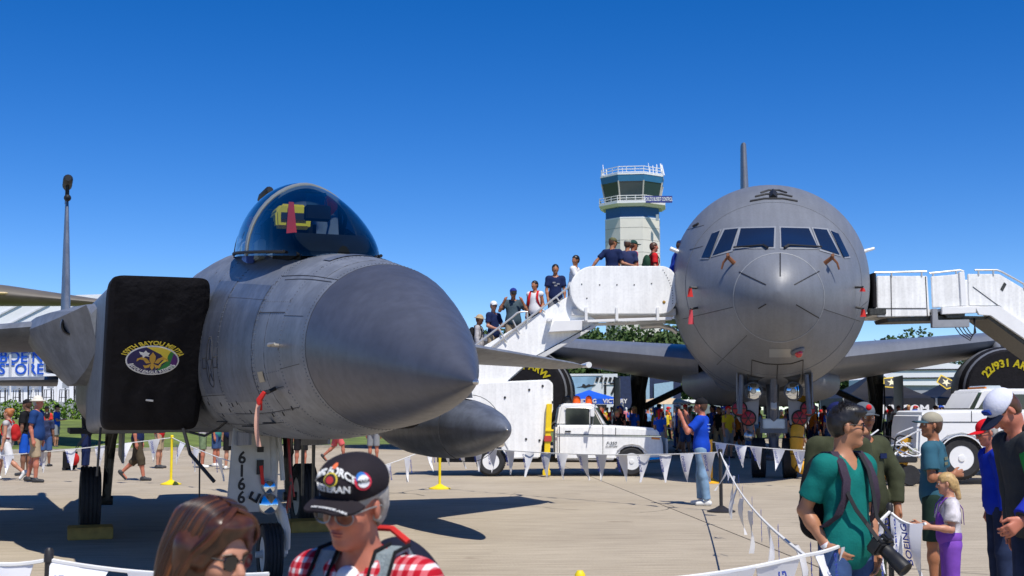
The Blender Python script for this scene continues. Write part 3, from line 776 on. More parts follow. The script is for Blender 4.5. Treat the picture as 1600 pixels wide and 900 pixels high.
text('motto', 'BAYOU EAGLE KEEPERS', .042, WTX, em, Matrix.Translation((0, 0, .014)), warp=arc_warp(.222, .130, R(-92), -1), extrude=.001, bold=.001)
MB().box((0, -.46, .0), (.075, .018, .01), Matrix.Rotation(R(-8), 3, 'Z')).build('cover_label', WTX, em)
# ------------------------------------------------------------------ wide tanker aircraft, nose to the viewer
TG = skin('tanker_grey', (.152, .163, .186), .44, sx=.05, sz=.3, var=.05, stain=.025, bump=.015)
TW_ = skin('tanker_wing', (.14, .152, .178), .30, sx=.12, sz=.5, var=.05, stain=.02, bump=.0)
TGU = M('tanker_wing_top', (.26, .28, .31), .3, var=.1, scale=.6)
WHT = M('white_paint', (.80, .80, .79), .4, var=.035, scale=3, detail=6)
T = thing('tanker_aircraft', 'large grey tanker aircraft seen nose-on between two boarding stairs', 'aircraft', (5.43, 26.0, 0), math.atan2(-.986, -.167))
TF = [(0.0, .03, 4.0, 4.03, 3.97, 2.0), (.05, .22, 4.0, 4.2, 3.8, 2.0), (.3, .58, 4.02, 4.56, 3.48, 2.0), (.7, .90, 4.06, 4.86, 3.18, 2.0), (1.2, 1.18, 4.12, 5.14, 2.93, 2.0), (2.0, 1.55, 4.25, 5.52, 2.66, 2.0), (2.7, 1.82, 4.38, 5.98, 2.48, 2.02), (3.4, 2.03, 4.5, 6.48, 2.35, 2.04),
      (4.2, 2.22, 4.6, 6.84, 2.23, 2.05), (5.2, 2.37, 4.68, 7.10, 2.13, 2.05), (6.5, 2.47, 4.72, 7.30, 2.05, 2.03), (8.5, 2.52, 4.74, 7.42, 2.0, 2.0), (14., 2.52, 4.74, 7.44, 2.0, 2.0), (31., 2.52, 4.74, 7.44, 2.0, 2.0), (38., 2.1, 5.1, 7.4, 2.9, 2.0), (44., 1.3, 5.7, 7.2, 4.3, 2.0), (49., .35, 6.3, 6.8, 5.9, 2.0)]
def trows():
    a = smooth_rows(TF[:12], .1)
    a = [TF[0]] + [r for r in a if r[0] > 0]
    return a + list(TF[12:])
tr = trows()
tfus = MB().loft([sring(-r[0], r[1], r[2], r[3], r[4], r[5], 96) for r in tr]).build('fuselage', TG, T, angle=60)
bpy.context.view_layer.update()
_bv = BVHTree.FromPolygons([tfus.matrix_world @ v.co for v in tfus.data.vertices], [p.vertices[:] for p in tfus.data.polygons])
TINV = T.matrix_world.inverted()
def tsurf(u, v, off=.01):
    """point of the fuselage skin that the photograph shows at this pixel, in the tanker's own frame"""
    o = Vector((0, 0, CAM_Z)); h = _bv.ray_cast(o, ray(u, v))
    if h[0] is None: return None
    n = h[1] if h[1].y < 0 else -h[1]
    return TINV @ (h[0] + n * off)
def tpatch(name, pix, mat, off=.012, parent=None, sub=5, smooth=True, thick=0.):
    """quad patch laid on the skin: four corners, finely divided so that it follows the curve"""
    a, b, c, d = [Vector(q) for q in pix]; vs = []
    for i in range(sub + 1):
        for j in range(sub + 1):
            s, t = i / sub, j / sub
            q = (a * (1 - s) + b * s) * (1 - t) + (d * (1 - s) + c * s) * t
            vs.append(tsurf(q.x, q.y, off))
    if any(v is None for v in vs): return None
    k = sub + 1
    fs = [(i * k + j, i * k + j + 1, (i + 1) * k + j + 1, (i + 1) * k + j) for i in range(sub) for j in range(sub)]
    return MB().add(vs, fs).build(name, mat, parent or T, smooth=smooth)
def tline(pix, w=.012, mat=None, name='panel_line', off=.001, n=10):
    q = []
    for a, b in zip(pix, pix[1:]):
        for k in range(n): q.append((a[0] + (b[0] - a[0]) * k / n, a[1] + (b[1] - a[1]) * k / n))
    q.append(pix[-1]); pts = [tsurf(u, v, off) for u, v in q]; pts = [p for p in pts if p is not None]
    if len(pts) > 1: return MB().tube(pts, w, 4).build(name, mat or LINE, tfus)
PANE = M('cockpit_pane', (.012, .014, .02), .05, var=0, spec=.9, coat=.6)
FRM = M('window_frame_grey', (.27, .285, .31), .4, var=.05)
panes = [[(1158, 358), (1210, 357), (1209, 387), (1151, 387)], [(1220, 357), (1263, 358), (1277, 388), (1221, 387)],
         [(1133, 360), (1154, 358), (1143, 391), (1114, 400)], [(1270, 358), (1291, 360), (1311, 399), (1283, 390)],
         [(1113, 366), (1126, 361), (1110, 403), (1097, 403)], [(1297, 361), (1309, 366), (1326, 401), (1317, 402)]]
for p in panes:
    cx = sum(q[0] for q in p) / 4; cy = sum(q[1] for q in p) / 4
    big = [(cx + (u - cx) * 1.0 + math.copysign(2.4, u - cx), v + math.copysign(2.4, v - cy)) for u, v in p]
    f = tpatch('window_frame', big, FRM, .014)
    if f: tpatch('pane', p, PANE, .024, f)
for a, b in (((1148, 389), (1193, 386)), ((1282, 388), (1232, 386))):
    tline([a, b], .018, BLACK, 'wiper', .05); tline([b, (b[0] + (7 if b[0] < 1215 else -7), b[1] + 4)], .03, BLACK, 'wiper_arm', .05)
circ = [(1217 + 71 * math.cos(R(a)), 465 + 69.5 * math.sin(R(a))) for a in range(0, 361, 8)]
tline(circ, .010, M('seal_light', (.30, .315, .335), .5), 'radome_seal', .002, 2)
for a, b in (((1219, 396), (1219, 432)), ((1155, 425), (1197, 445)), ((1241, 445), (1280, 424)), ((1185, 482), (1197, 475)), ((1244, 476), (1280, 497))): tline([a, b], .013, BLACK, 'lightning_strip')
for pts in ([(1287, 483), (1344, 502)], [(1078, 390), (1098, 385)], [(1167, 524), (1120, 570)], [(1060, 500), (1145, 480)], [(1070, 360), (1100, 352)], [(1345, 480), (1356, 470)]): tline(pts, .008)
for st_ in (3.2, 6.6, 8.2):
    rr_ = lerp_rows(tr, st_); ring = [Vector(q) for q in sring(-rr_[0], rr_[1] + .003, rr_[2], rr_[3] + .003, rr_[4] - .003, rr_[5], 96)]
    MB().tube(ring, .006, 4, closed=True).build('skin_joint', M('skin_joint', (.135, .145, .165), .6, var=.1), tfus)
# nose gear door seams
tline([(1175, 562), (1196, 568), (1214, 569), (1236, 568), (1255, 562)], .018, BLACK, 'door_gap'); tline([(1215, 569), (1213, 607)], .014, BLACK, 'door_gap')
tline([(1175, 562), (1173, 600)], .010); tline([(1255, 562), (1253, 600)], .010)
for k, (v, w) in enumerate(((315, 37), (308, 29), (302, 20))):
    tline([(1209 - w, v), (1209 - w * .4, v - 4), (1209 + w * .4, v - 4), (1209 + w, v)], .035, BLACK, 'roof_marking', .002, 6)
tline([(1208, 301), (1208, 309)], .10, BLACK, 'roof_marking', .0)
tline([(1084, 354), (1092, 350)], .03, BLACK, 'blade_antenna', .02)
# probes with covers and streamers
def probe(u, v, du, red=True, ln=10):
    a = tsurf(u, v, 0); b = tsurf(u, v, .16)
    pr = MB().tube([a, b, b + Vector((.12, 0, 0))], [.03, .025, .02], 6).build('probe', BLACK, T)
    if red:
        c = b + Vector((.05, 0, -.02)); k = ln / 62.
        MB().loft([[c + Vector((0, -.035 - .01 * i, -k * i / 3)), c + Vector((0, .035 + .01 * i, -k * i / 3)), c + Vector((.01, .03, -k * i / 3)), c + Vector((.01, -.03, -k * i / 3))] for i in range(4)]).build('streamer', REDC if ln < 18 else M('pink_streamer', (.6, .06, .08), .7), pr)
probe(1089, 450, 0, True, 12); probe(1090, 481, 0, True, 20); probe(1336, 449, 0, True, 5); probe(1337, 480, 0, True, 10)
BR = M('leather_brown', (.20, .075, .03), .7, var=.2)
for u, v, sg in ((1147, 411, -1), (1289, 411, 1)):
    a = tsurf(u, v, 0); b = tsurf(u, v, .2)
    pr = MB().tube([a, b, b + Vector((.22, 0, .03))], [.05, .045, .035], 8).build('pitot_cover', BR, T)
    MB().tube([b, b + Vector((.02, sg * .10, -.12)), b + Vector((.0, sg * .14, -.26))], [.03, .025, .02], 5).build('cover_flap', BR, pr)
a = tsurf(1246, 548, 0); b = tsurf(1246, 548, .05); d = (b - a).normalized()
lm = MB().lathe([(.16, 0), (.16, .03), (.12, .06)], a, d, 16).build('beacon', GREYD, T)
MB().ell(a + d * .07, (.09, .09, .09)).build('lens', M('red_lens'), lm)
tpatch('service_panel', [(1202, 545), (1236, 545), (1236, 558), (1202, 558)], TGU, .006)
# wings, pylons, engines, tail
for sg in (-1, 1):
    w = slab_wing('wing', [((-15.2, sg * 2.0, 3.2), (-26.5, sg * 2.0, 2.95), 1.35, (0, 0, 1)), ((-19.0, sg * 8.0, 3.95), (-26.2, sg * 8.0, 3.8), .80, (0, 0, 1)), ((-29.3, sg * 23.4, 5.5), (-31.6, sg * 23.4, 5.5), .25, (0, 0, 1)), ((-30.4, sg * 23.8, 5.55), (-31.7, sg * 23.8, 5.55), .08, (0, 0, 1))], TW_, T)
    slab_wing('horizontal_tail', [((-41.5, sg * .8, 6.2), (-47.0, sg * .8, 6.2), .5, (0, 0, 1)), ((-47.5, sg * 9.3, 7.1), (-49.6, sg * 9.3, 7.1), .15, (0, 0, 1))], TG, T)
    ex, ey, ez = -17.2, sg * 7.95, 2.18
    en = MB().lathe([(1.16, .25), (1.2, .08), (1.30, .0), (1.40, .12), (1.47, .5), (1.5, 1.4), (1.42, 2.6), (1.2, 3.6), (.9, 4.2)], (ex, ey, ez), (-1, 0, 0), 40).build('engine_nacelle', TG, T)
    MB().lathe([(.0, -.05), (.9, -.06), (1.30, -.05), (1.36, .04), (1.44, .3), (1.49, .62), (1.49, .72)], (ex, ey, ez), (-1, 0, 0), 40, caps=(False, False)).build('intake_cover', BLACKCLOTH, en)
    slab_wing('engine_pylon', [((ex - .9, ey, ez + 1.3), (ex - 7, ey, ez + 1.2), .45, (0, 1, 0)), ((ex - 2.2, ey, ez + 1.95), (ex - 7, ey, ez + 1.7), .35, (0, 1, 0))], TG, en)
    def lw(co, ex=ex, ey=ey, ez=ez):
        r = .92 + co.y; a = R(90) - co.x / .92
        return Vector((ex + .075, ey + r * math.cos(a), ez + r * math.sin(a)))
    text('lettering', '22/931 ARW', .34, M('cover_yellow', (.85, .72, .02), .7), en, Matrix.Identity(4), warp=lw, extrude=.004, bold=.012)
    # main gear bogie under the wing
    g = MB(); gx, gy = -25.6, sg * 4.65
    g.tube([(gx, gy, .7), (gx, gy, 1.6), (gx, gy, 3.2)], [.22, .26, .34], 12)
    g.tube([(gx, gy, 1.6), (gx + .3, gy - sg * 2.3, 2.7)], .13, 8); g.tube([(gx, gy, 1.4), (gx + 1.6, gy - sg * .4, 2.9)], .12, 8)
    g.tube([(gx - .75, gy, .56), (gx + .75, gy, .56)], .16, 8)
    lg = g.build('main_gear_leg', OIL, T)
    for dx in (-.72, .72):
        for dy in (-.57, .57): wheel(T, (gx + dx, gy + dy, .57), .57, .40)
    for k in range(6): MB().tube([(gx + .3, gy + .1 * k - .3, .8), (gx + .34, gy + .12 * k - .3, 1.6), (gx + .3, gy + .06 * k, 2.6)], .03, 5).build('hydraulic_line', BLACK, lg)
    MB().prism([(gx + 1.2, 1.1), (gx + 1.2, 2.9), (gx - 1.4, 2.9), (gx - 1.4, 1.3)], 'y', gy + sg * .85, gy + sg * .9).build('gear_door', TG, T)
    MB().prism([(gx + 1.5, 1.4), (gx + 1.5, 2.3), (gx - 1.8, 2.3), (gx - 1.8, 1.4)], 'y', sg * .35, sg * .40).build('gear_door', TG, T)
    # static dischargers and refuel pod pylon under the wing
    MB().loft([sring(-22.5 + 0, .02, 3.35, 3.37, 3.33, 2, 12, sg * 11.5), sring(-22.8, .3, 3.35, 3.6, 3.1, 2, 12, sg * 11.5), sring(-25, .34, 3.35, 3.65, 3.05, 2, 12, sg * 11.5), sring(-26.5, .1, 3.35, 3.45, 3.25, 2, 12, sg * 11.5)]).build('flap_track_fairing', TG, w)
slab_wing('fin', [((-38.3, 0, 7.2), (-47.2, 0, 7.2), .75, (0, 1, 0)), ((-46.2, 0, 16.7), (-49.9, 0, 16.7), .34, (0, 1, 0))], TG, T)
MB().ell((-42.0, .22, 10.0), (.3, .22, .22)).build('tail_fairing', M('fairing_light', (.5, .5, .48), .4), T)
# belly fairing
MB().loft([sring(-14.5, 1.5, 2.6, 3.0, 2.1, 2.5, 32), sring(-17, 2.6, 2.5, 3.2, 1.75, 2.8, 32), sring(-26, 2.7, 2.5, 3.2, 1.7, 2.8, 32), sring(-29, 1.6, 2.6, 3.0, 2.0, 2.5, 32)]).build('belly_fairing', TG, T)
# nose gear
gx = -4.55
for dy in (-.36, .36): wheel(T, (gx, dy, .47), .47, .33, name='nose_wheel')
g = MB(); g.tube([(gx, 0, .47), (gx, 0, 1.1), (gx - .12, 0, 2.5)], [.10, .13, .17], 14); g.tube([(gx, -.4, .47), (gx, .4, .47)], .07, 10)
g.box((gx + .22, 0, 1.22), (.22, .62, .34)); g.tube([(gx + .1, 0, 1.0), (gx + .9, 0, 2.35)], .08, 8)
lg = g.build('nose_gear_leg', GREYD, T)
MB().box((gx + .36, 0, 1.27), (.04, .52, .24)).build('gear_plate', M('light_plate', (.45, .50, .55), .3, .3), lg, bevel=.02)
MB().box((gx + .5, 0, 1.95), (.10, .14, .75), Matrix.Rotation(R(-22), 3, 'Y')).build('drag_strut', WHITEG, lg, bevel=.02)
CHR = M('lamp_chrome')
for dy in (-.46, .46):
    h = MB().lathe([(.10, -.14), (.20, -.04), (.225, .0), (.225, .04), (.2, .05)], (gx + .42, dy, 2.03), (1, 0, 0), 22).build('landing_light', GREYD, lg)
    MB().lathe([(.2, .045), (.12, .08), (.03, .09)], (gx + .42, dy, 2.03), (1, 0, 0), 22).build('lens', CHR, h)
    MB().lathe([(.07, .085), (.05, .12), (.01, .125)], (gx + .42, dy, 2.03), (1, 0, 0), 12).build('bulb', M('bulb_glass', (.8, .8, .7), .1), h)
    pl = MB().prism([(dy * .7, 1.9), (dy * 1.5, 1.75), (dy * 2.05, 1.6), (dy * 1.7, 1.3), (dy * .8, 1.25)], 'x', gx + .30, gx + .36).build('lamp_bracket', M('bracket_grey', (.28, .29, .31), .4), lg, bevel=.01)
    for yy, zz in ((dy * 1.72, 1.62), (dy * 1.28, 1.40)):
        l2 = MB().lathe([(.17, 0), (.19, .05), (.165, .08)], (gx + .36, yy, zz), (1, 0, 0), 20).build('lamp', BLACK, pl)
        MB().lathe([(.16, .078), (.09, .10), (.02, .105)], (gx + .36, yy, zz), (1, 0, 0), 20).build('red_cover', M('dark_red_lens', (.32, .008, .015), .35, var=.3, scale=20), l2)
        for k in range(3): MB().box((gx + .47, yy, zz), (.008, .30, .022), Matrix.Rotation(R(60 * k), 3, 'X')).build('grid_bar', BLACK, l2)
    MB().ell((gx + .32, dy * 1.25, .98), (.14, .12, .12)).build('gear_damper', M('bare_steel'), lg)
    MB().prism([(gx + .9, 1.62), (gx + .9, 2.45), (gx - .9, 2.3), (gx - .9, 1.75)], 'y', dy * 1.85, dy * 1.85 + .03).build('nose_gear_door', TG, T)
    MB().tube([(gx + .95, dy * 1.7, 1.50), (gx + .9, dy * 1.6, 2.4)], .055, 8).build('door_strut', GREYD, T)
MB().prism([(gx + 1.0, 2.335), (gx - 1.3, 2.06), (gx - 1.3, 2.4), (gx + 1.0, 2.5)], 'y', -.60, .60).build('gear_bay', BLACK, T)
# ------------------------------------------------------------------ boarding stairs, trucks, hose
def XZ(pix, D): return [(q.x, q.z) for q in (P(u, v, D) for u, v in pix)]
def slabxz(name, pix, D, t, mat, parent, bevel=.02, smooth=True, D0=None):
    """plate whose outline is measured at distance D0, standing from D to D+t"""
    return MB().prism(XZ(pix, D0 or D), 'y', D, D + t).build(name, mat, parent, bevel=bevel, smooth=smooth)
def rrect(u0, v0, u1, v1, r, n=7, r2=None):
    out = []; r2 = r2 or r
    for cx, cy, a0, rr in ((u1 - r2, v0 + r2, -90, r2), (u1 - r2, v1 - r2, 0, r2), (u0 + r, v1 - r, 90, r), (u0 + r, v0 + r, 180, r)):
        for k in range(n + 1):
            a = R(a0 + 90 * k / n); out.append((cx + rr * math.cos(a), cy + rr * math.sin(a)))
    return out
DARKGL = M('dark_window', (.012, .015, .018), .06, var=0, spec=.8)
CHROME = M('chrome', (.7, .7, .7), .12, 1., var=0)
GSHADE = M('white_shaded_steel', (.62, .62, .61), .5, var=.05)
GRM = skin('white_grimy', (.82, .82, .80), .45, sx=1.5, sz=1.5, var=.02, stain=.02, bump=0.)
D1 = 31.0
def unparented(o): return o
def pl(pts, D): return [P(u, v, D) for u, v in pts]
def tyre_wheel(parent, u, v, D, rpx, w=.22, hub=WHT, dual=1):
    c = P(u, v, D); r = rpx * D / 2000.
    for k in range(dual):
        cc = c + Vector((0, w * .5 + k * (w + .06), 0))
        t = MB().lathe([(r * .58, -w * .46), (r * .86, -w * .5), (r * .97, -w * .36), (r, -w * .3), (r, w * .3), (r * .97, w * .36), (r * .86, w * .5), (r * .58, w * .46)], cc, (0, 1, 0), 40, caps=(False, False)).build('tyre', RUBBER, parent)
        hb = MB().lathe([(r * .60, -w * .44), (r * .56, -w * .40), (r * .50, -w * .28), (r * .36, -w * .22), (r * .30, -w * .34), (r * .17, -w * .40), (r * .15, -w * .52), (.005, -w * .54)], cc, (0, 1, 0), 32).build('rim', hub, t)
        if k == 0:
            for j in range(8):
                a = R(45 * j + 10); q = cc + Vector((r * .43 * math.cos(a), -w * .27, r * .43 * math.sin(a)))
                MB().ell(q, (r * .05, .012, r * .05), 8, 4).build('hand_hole', BLACK, hb)
        # tread blocks
        bl = MB()
        for j in range(40):
            a = R(9 * j); bl.box(cc + Vector((r * math.cos(a), 0, r * math.sin(a))), (.022, w * .62, r * .07), Matrix.Rotation(-a, 3, 'Y'))
        o = bl.build('tread', RUBBER, t, smooth=False); o['kind'] = 'stuff'
# ---- stair truck on the left of the tanker
S1 = thing('stair_truck', 'white pickup truck carrying a covered boarding stair to the left of the tanker', 'stair truck', (0, 0, 0))
cabW = 1.95
body = slabxz('body_side', [(868, 664), (944, 664), (957, 665), (1024, 669), (1032, 678), (1036, 695), (1037, 712), (1030, 717), (1011, 717), (1007, 706), (998, 699), (987, 697), (976, 699), (967, 706), (962, 719), (868, 719)], D1, cabW, GRM, S1, .05)
cab = slabxz('cab', [(870, 665), (875, 634), (880, 630), (926, 630), (933, 634), (953, 665)], D1 + .10, cabW - .2, WHT, S1, .05, D0=D1)
slabxz('windshield', [(931, 637), (936, 637), (955, 664), (949, 665)], D1 + .085, cabW - .17, glass('truck_glass', (.10, .22, .18), .8), cab, .0, D0=D1)
slabxz('side_window', rrect(884, 638, 921, 664, 3), D1 + .07, .06, DARKGL, cab, .004, D0=D1)
slabxz('vent_window', [(923, 640), (927, 640), (940, 664), (923, 664)], D1 + .07, .06, DARKGL, cab, .0, D0=D1)
MB().tube(pl([(883, 637), (923, 637), (928, 638), (942, 665)], D1 + .06), .014, 6).build('window_trim', CHROME, cab)
for pts in ([(874, 665), (874, 718)], [(942, 666), (942, 716), (880, 718)], [(868, 678), (1034, 681)], [(962, 668), (962, 681)]):
    MB().tube(pl(pts, D1 - .002), .009, 4).build('panel_gap', LINE, body)
for v in (680.5,): slabxz('trim_strip', [(868, v - 1), (1033, v + .6), (1033, v + 2), (868, v + .4)], D1 - .012, .02, CHROME, body, 0)
slabxz('marker_light', [(1018, 683), (1031, 684), (1031, 687), (1018, 686)], D1 - .02, .04, M('amber_lens', (.75, .22, .02), .25, var=0), body, 0)
slabxz('door_handle', [(883, 673), (892, 673), (892, 675), (883, 675)], D1 - .03, .03, BLACK, body, 0)
mb = P(955, 693, D1)
text('badge', 'F-350', .11, BLACK, body, basis((mb.x, D1 - .008, mb.z), (1, 0, 0), (0, -1, 0)), shear=.3, extrude=.002)
text('badge', 'CUSTOM', .07, BLACK, body, basis((mb.x, D1 - .008, mb.z - .08), (1, 0, 0), (0, -1, 0)), shear=.2, extrude=.002)
MB().tube(pl([(1003, 719), (1042, 716)], D1 + .1), .09, 10).build('bumper', CHROME, S1)
MB().box(P(1036, 697, D1 + 1), (.05, 1.6, .42)).build('grille', GSHADE, body, bevel=.02)
mr = MB().box(P(925.5, 644, D1 - .32), (.10, .05, .22)).build('mirror', WHT, cab, bevel=.015)
MB().tube([P(930, 632, D1), P(929, 640, D1 - .3), P(926, 662, D1 - .3), P(920, 672, D1 - .02)], .012, 6).build('mirror_arm', CHROME, mr)
for (u, rr, m) in ((887, .10, BLACK), (901, .10, M('orange_beacon', (.85, .12, .01), .3, var=0)), (920, .085, M('orange_beacon'))):
    q = P(u, 630, D1 + .9); MB().lathe([(rr, -.02), (rr, .08), (rr * .8, .16), (rr * .2, .19)], q, (0, 0, 1), 14).build('beacon', m, cab)
MB().ell(P(897, 652, D1 + .9), (.14, .14, .2)).build('seat', BLACK, cab)
tyre_wheel(S1, 987, 721, D1 + .03, 22.5); tyre_wheel(S1, 767, 721, D1 + .03, 22.5, dual=2)
MB().box(P(880, 716, D1 + 1.0) + Vector((-.6, 0, 0)), (5.0, .9, .16)).build('chassis', BLACK, S1)
# side panel box
box = slabxz('stair_housing', [(690, 600), (855, 593)] + [(855 + 9 * math.sin(R(a)), 602 - 9 * math.cos(R(a))) for a in (15, 45, 75, 90)] + [(864, 640), (843, 716), (800, 717), (786, 690), (690, 690)], D1 - .05, 2.0, GRM, S1, .03)
for u, v in ((789, 621), (827, 609), (848, 603), (822, 686), (843, 688), (747, 640)): MB().ell(P(u, v, D1 - .06), (.03, .02, .03), 8, 4).build('bolt', BLACK, box)
slabxz('mud_flap', [(783, 700), (790, 695), (802, 717), (797, 720)], D1 - .02, .04, WHT, S1, .005)
fr = slabxz('jack_frame', [(847, 626), (866, 626), (866, 629), (855, 640), (852, 719), (845, 719)], D1 - .02, .2, BLACK, S1, .01)
jk = slabxz('outrigger_leg', [(854, 631), (863, 631), (858, 738), (849, 738)], D1 - .18, .14, YEL, S1, .012)
slabxz('outrigger_foot', [(848, 735), (860, 735), (860, 743), (848, 743)], D1 - .24, .26, YEL, jk, .01)
slabxz('outrigger_collar', [(851, 681), (862, 681), (862, 690), (850, 690)], D1 - .21, .2, M('collar_red', (.5, .05, .04), .5), jk, .01)
slabxz('outrigger_collar', [(852, 671), (865, 671), (865, 674), (852, 674)], D1 - .21, .2, YEL, jk, .005)
# inclined flight
fl = slabxz('stair_flank', [(640, 611), (742, 549), (891, 461), (904, 482), (936, 503), (833, 560), (792, 596), (700, 640)], D1 + .05, .06, GRM, S1, .01)
slabxz('stair_flank', [(640, 611), (742, 549), (891, 461), (904, 482), (936, 503), (833, 560), (792, 596), (700, 640)], D1 + 1.35, .06, GRM, S1, .01, D0=D1)
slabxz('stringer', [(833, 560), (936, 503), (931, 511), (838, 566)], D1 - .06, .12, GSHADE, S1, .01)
MB().tube(pl([(836, 557), (922, 510)], D1 + .04), .008, 4).build('flank_seam', LINE, fl)
a, b = P(640, 653, D1), P(893, 501, D1)
for k in range(16):
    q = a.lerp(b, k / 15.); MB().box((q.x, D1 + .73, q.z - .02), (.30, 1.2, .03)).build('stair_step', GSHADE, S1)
# handrails
HR = M('handrail_steel', (.62, .62, .60), .35, .5, var=.05)
for dy in (.0, 1.3):
    for pts in ([(700, 575), (742, 540), (800, 496), (808, 489), (815, 487), (824, 487), (824, 506)], [(720, 575), (760, 549), (893, 445)], [(893, 445), (893, 462)]):
        MB().tube(pl(pts, D1 + dy), .024, 8).build('handrail', HR, S1)
    for p0, p1 in (((779, 513), (792, 535)), ((801, 500), (812, 522)), ((868, 463), (875, 472)), ((845, 481), (852, 488))):
        MB().tube(pl([p0, p1], D1 + dy), .02, 6).build('rail_post', HR, S1)
# platform pod at the door
pod = slabxz('platform_screen', rrect(890.5, 415.5, 1057, 491, 37, 10, 24), D1 - .16, .09, GRM, S1, .02)
for u, v in ((909, 444), (937, 445), (964, 445), (991, 445), (1018, 443), (917, 466)): MB().ell(P(u, v, D1 - .165), (.018, .01, .018), 8, 4).build('bolt', BLACK, pod)
for k in range(14): MB().ell(P(1036 + 14 * (k / 13.) + 6 * math.sin(k / 13. * 3), 422 + 52 * k / 13., D1 - .165), (.012, .01, .012), 6, 4).build('rivet', BLACK, pod)
MB().ell(P(1037.5, 472, D1 - .165), (.04, .015, .04), 12, 6).build('rust_plug', M('rust_plug', (.35, .20, .03), .6), pod)
slabxz('platform_screen', rrect(890.5, 415.5, 1057, 491, 37, 10, 24), D1 + 1.45, .09, WHT, S1, .02, D0=D1)
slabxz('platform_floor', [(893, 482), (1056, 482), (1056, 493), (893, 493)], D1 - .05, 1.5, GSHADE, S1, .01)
slabxz('platform_beam', [(905, 500), (1050, 495), (1050, 500), (918, 504)], D1 - .16, .10, WHT, S1, .01)
slabxz('platform_beam', [(905, 500), (1050, 495), (1050, 500), (918, 504)], D1 + 1.3, .10, WHT, S1, .01, D0=D1)
for u in (916, 964, 1028): slabxz('beam_post', [(u - 2.2, 480), (u + 2.2, 480), (u + 2.2, 501), (u - 2.2, 501)], D1 - .2, .05, WHT, S1, .005)
slabxz('side_locker', [(857, 519), (866, 501), (910, 500), (909, 516)], D1 - .22, .28, WHT, S1, .01)
slabxz('locker_end', [(855, 497), (864, 497), (860, 502), (855, 502)], D1 - .24, .3, WHT, S1, .005)
MB().tube(pl([(1000, 511), (1030, 509), (1050, 514), (1058, 520)], D1 + .9), .06, 8).build('hose_loop', HR, S1)
# ---- stairs on the right of the tanker
S2 = thing('boarding_stair', 'white boarding stair with boxed walkway to the right of the tanker', 'boarding stair', (0, 0, 0))
D2 = 31.0
SCUF = skin('scuffed_white', (.78, .78, .76), .5, sx=1.5, sz=1.5, var=.03, stain=.06, bump=0.)
b1 = slabxz('walkway_panel', [(1370, 431), (1449, 431), (1453, 494), (1371, 495)], D2, .06, SCUF, S2, .015)
slabxz('walkway_panel', [(1370, 431), (1449, 431), (1453, 494), (1371, 495)], D2 + 1.4, .06, SCUF, S2, .015, D0=D2)
slabxz('walkway_floor', [(1362, 488), (1600, 476), (1600, 480), (1362, 493)], D2 + .02, 1.4, GSHADE, S2, .01)
slabxz('door_bumper', [(1364, 426), (1369, 426), (1371, 481), (1365, 481)], D2 - .08, 1.6, BLACKCLOTH, S2, .02)
for pts in ([(1392, 430), (1393, 494)], [(1371, 482), (1447, 482)], [(1446, 432), (1449, 494)]): MB().tube(pl(pts, D2 - .003), .012, 4).build('panel_gap', LINE, b1)
b2 = slabxz('walkway_panel', [(1455, 432), (1500, 428), (1508, 430), (1508, 478), (1457, 481)], D2 - .05, .06, SCUF, S2, .015)
slabxz('walkway_post', [(1499, 425), (1507, 424), (1511, 478), (1502, 478)], D2 - .10, .12, WHT, S2, .01)
b3 = slabxz('stair_flank', [(1512, 428), (1561, 428), (1760, 545), (1760, 650), (1680, 600), (1562, 478), (1514, 478)], D2, .06, SCUF, S2, .015)
slabxz('stair_flank', [(1512, 428), (1561, 428), (1760, 545), (1760, 650), (1680, 600), (1562, 478), (1514, 478)], D2 + 1.4, .06, SCUF, S2, .015, D0=D2)
slabxz('vent_plate', [(1563, 452), (1569, 441), (1573, 444), (1567, 455)], D2 - .01, .02, OIL, b3, .0)
MB().tube(pl([(1520, 448), (1562, 479)], D2 - .004), .01, 4).build('panel_gap', LINE, b3)
slabxz('stair_stringer', [(1524, 480), (1562, 478), (1740, 600), (1740, 625), (1548, 493), (1530, 492)], D2 - .12, .10, WHT, S2, .01)
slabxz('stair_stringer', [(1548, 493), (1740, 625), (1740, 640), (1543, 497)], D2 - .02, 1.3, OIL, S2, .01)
slabxz('lift_beam', [(1472, 480), (1525, 479), (1525, 489), (1472, 491)], D2 - .14, .12, WHT, S2, .01)
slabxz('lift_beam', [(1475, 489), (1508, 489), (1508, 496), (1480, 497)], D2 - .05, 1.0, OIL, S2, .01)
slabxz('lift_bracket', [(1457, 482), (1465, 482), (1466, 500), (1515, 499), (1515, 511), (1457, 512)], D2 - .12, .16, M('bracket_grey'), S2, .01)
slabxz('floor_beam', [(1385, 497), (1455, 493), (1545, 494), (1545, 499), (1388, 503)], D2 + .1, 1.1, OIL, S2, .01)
slabxz('coupling', [(1357, 482), (1385, 481), (1385, 492), (1359, 492)], D2 - .05, .2, OIL, S2, .02)
for dy in (0, 1.4):
    for pts in ([(1366, 426), (1448, 424)], [(1452, 427), (1500, 422), (1506, 424)], [(1523, 422), (1558, 422), (1566, 425), (1760, 532)]): MB().tube(pl(pts, D2 + dy), .024, 8).build('handrail', HR, S2)
    for u, v0, v1 in ((1393, 425, 432), (1440, 424, 432), (1458, 427, 433), (1494, 422, 430), (1529, 422, 430), (1552, 422, 430), (1600, 444, 452)): MB().tube(pl([(u, v0), (u, v1)], D2 + dy), .022, 6).build('rail_post', HR, S2)
for k in range(4): MB().tube(pl([(1490 + 6 * k, 508), (1500 + 5 * k, 522 - k), (1516 + k, 532 - 3 * k), (1522 + k, 520), (1524 - k, 497)], D2 + .05 * k), .014, 5).build('hose', BLACK, S2)
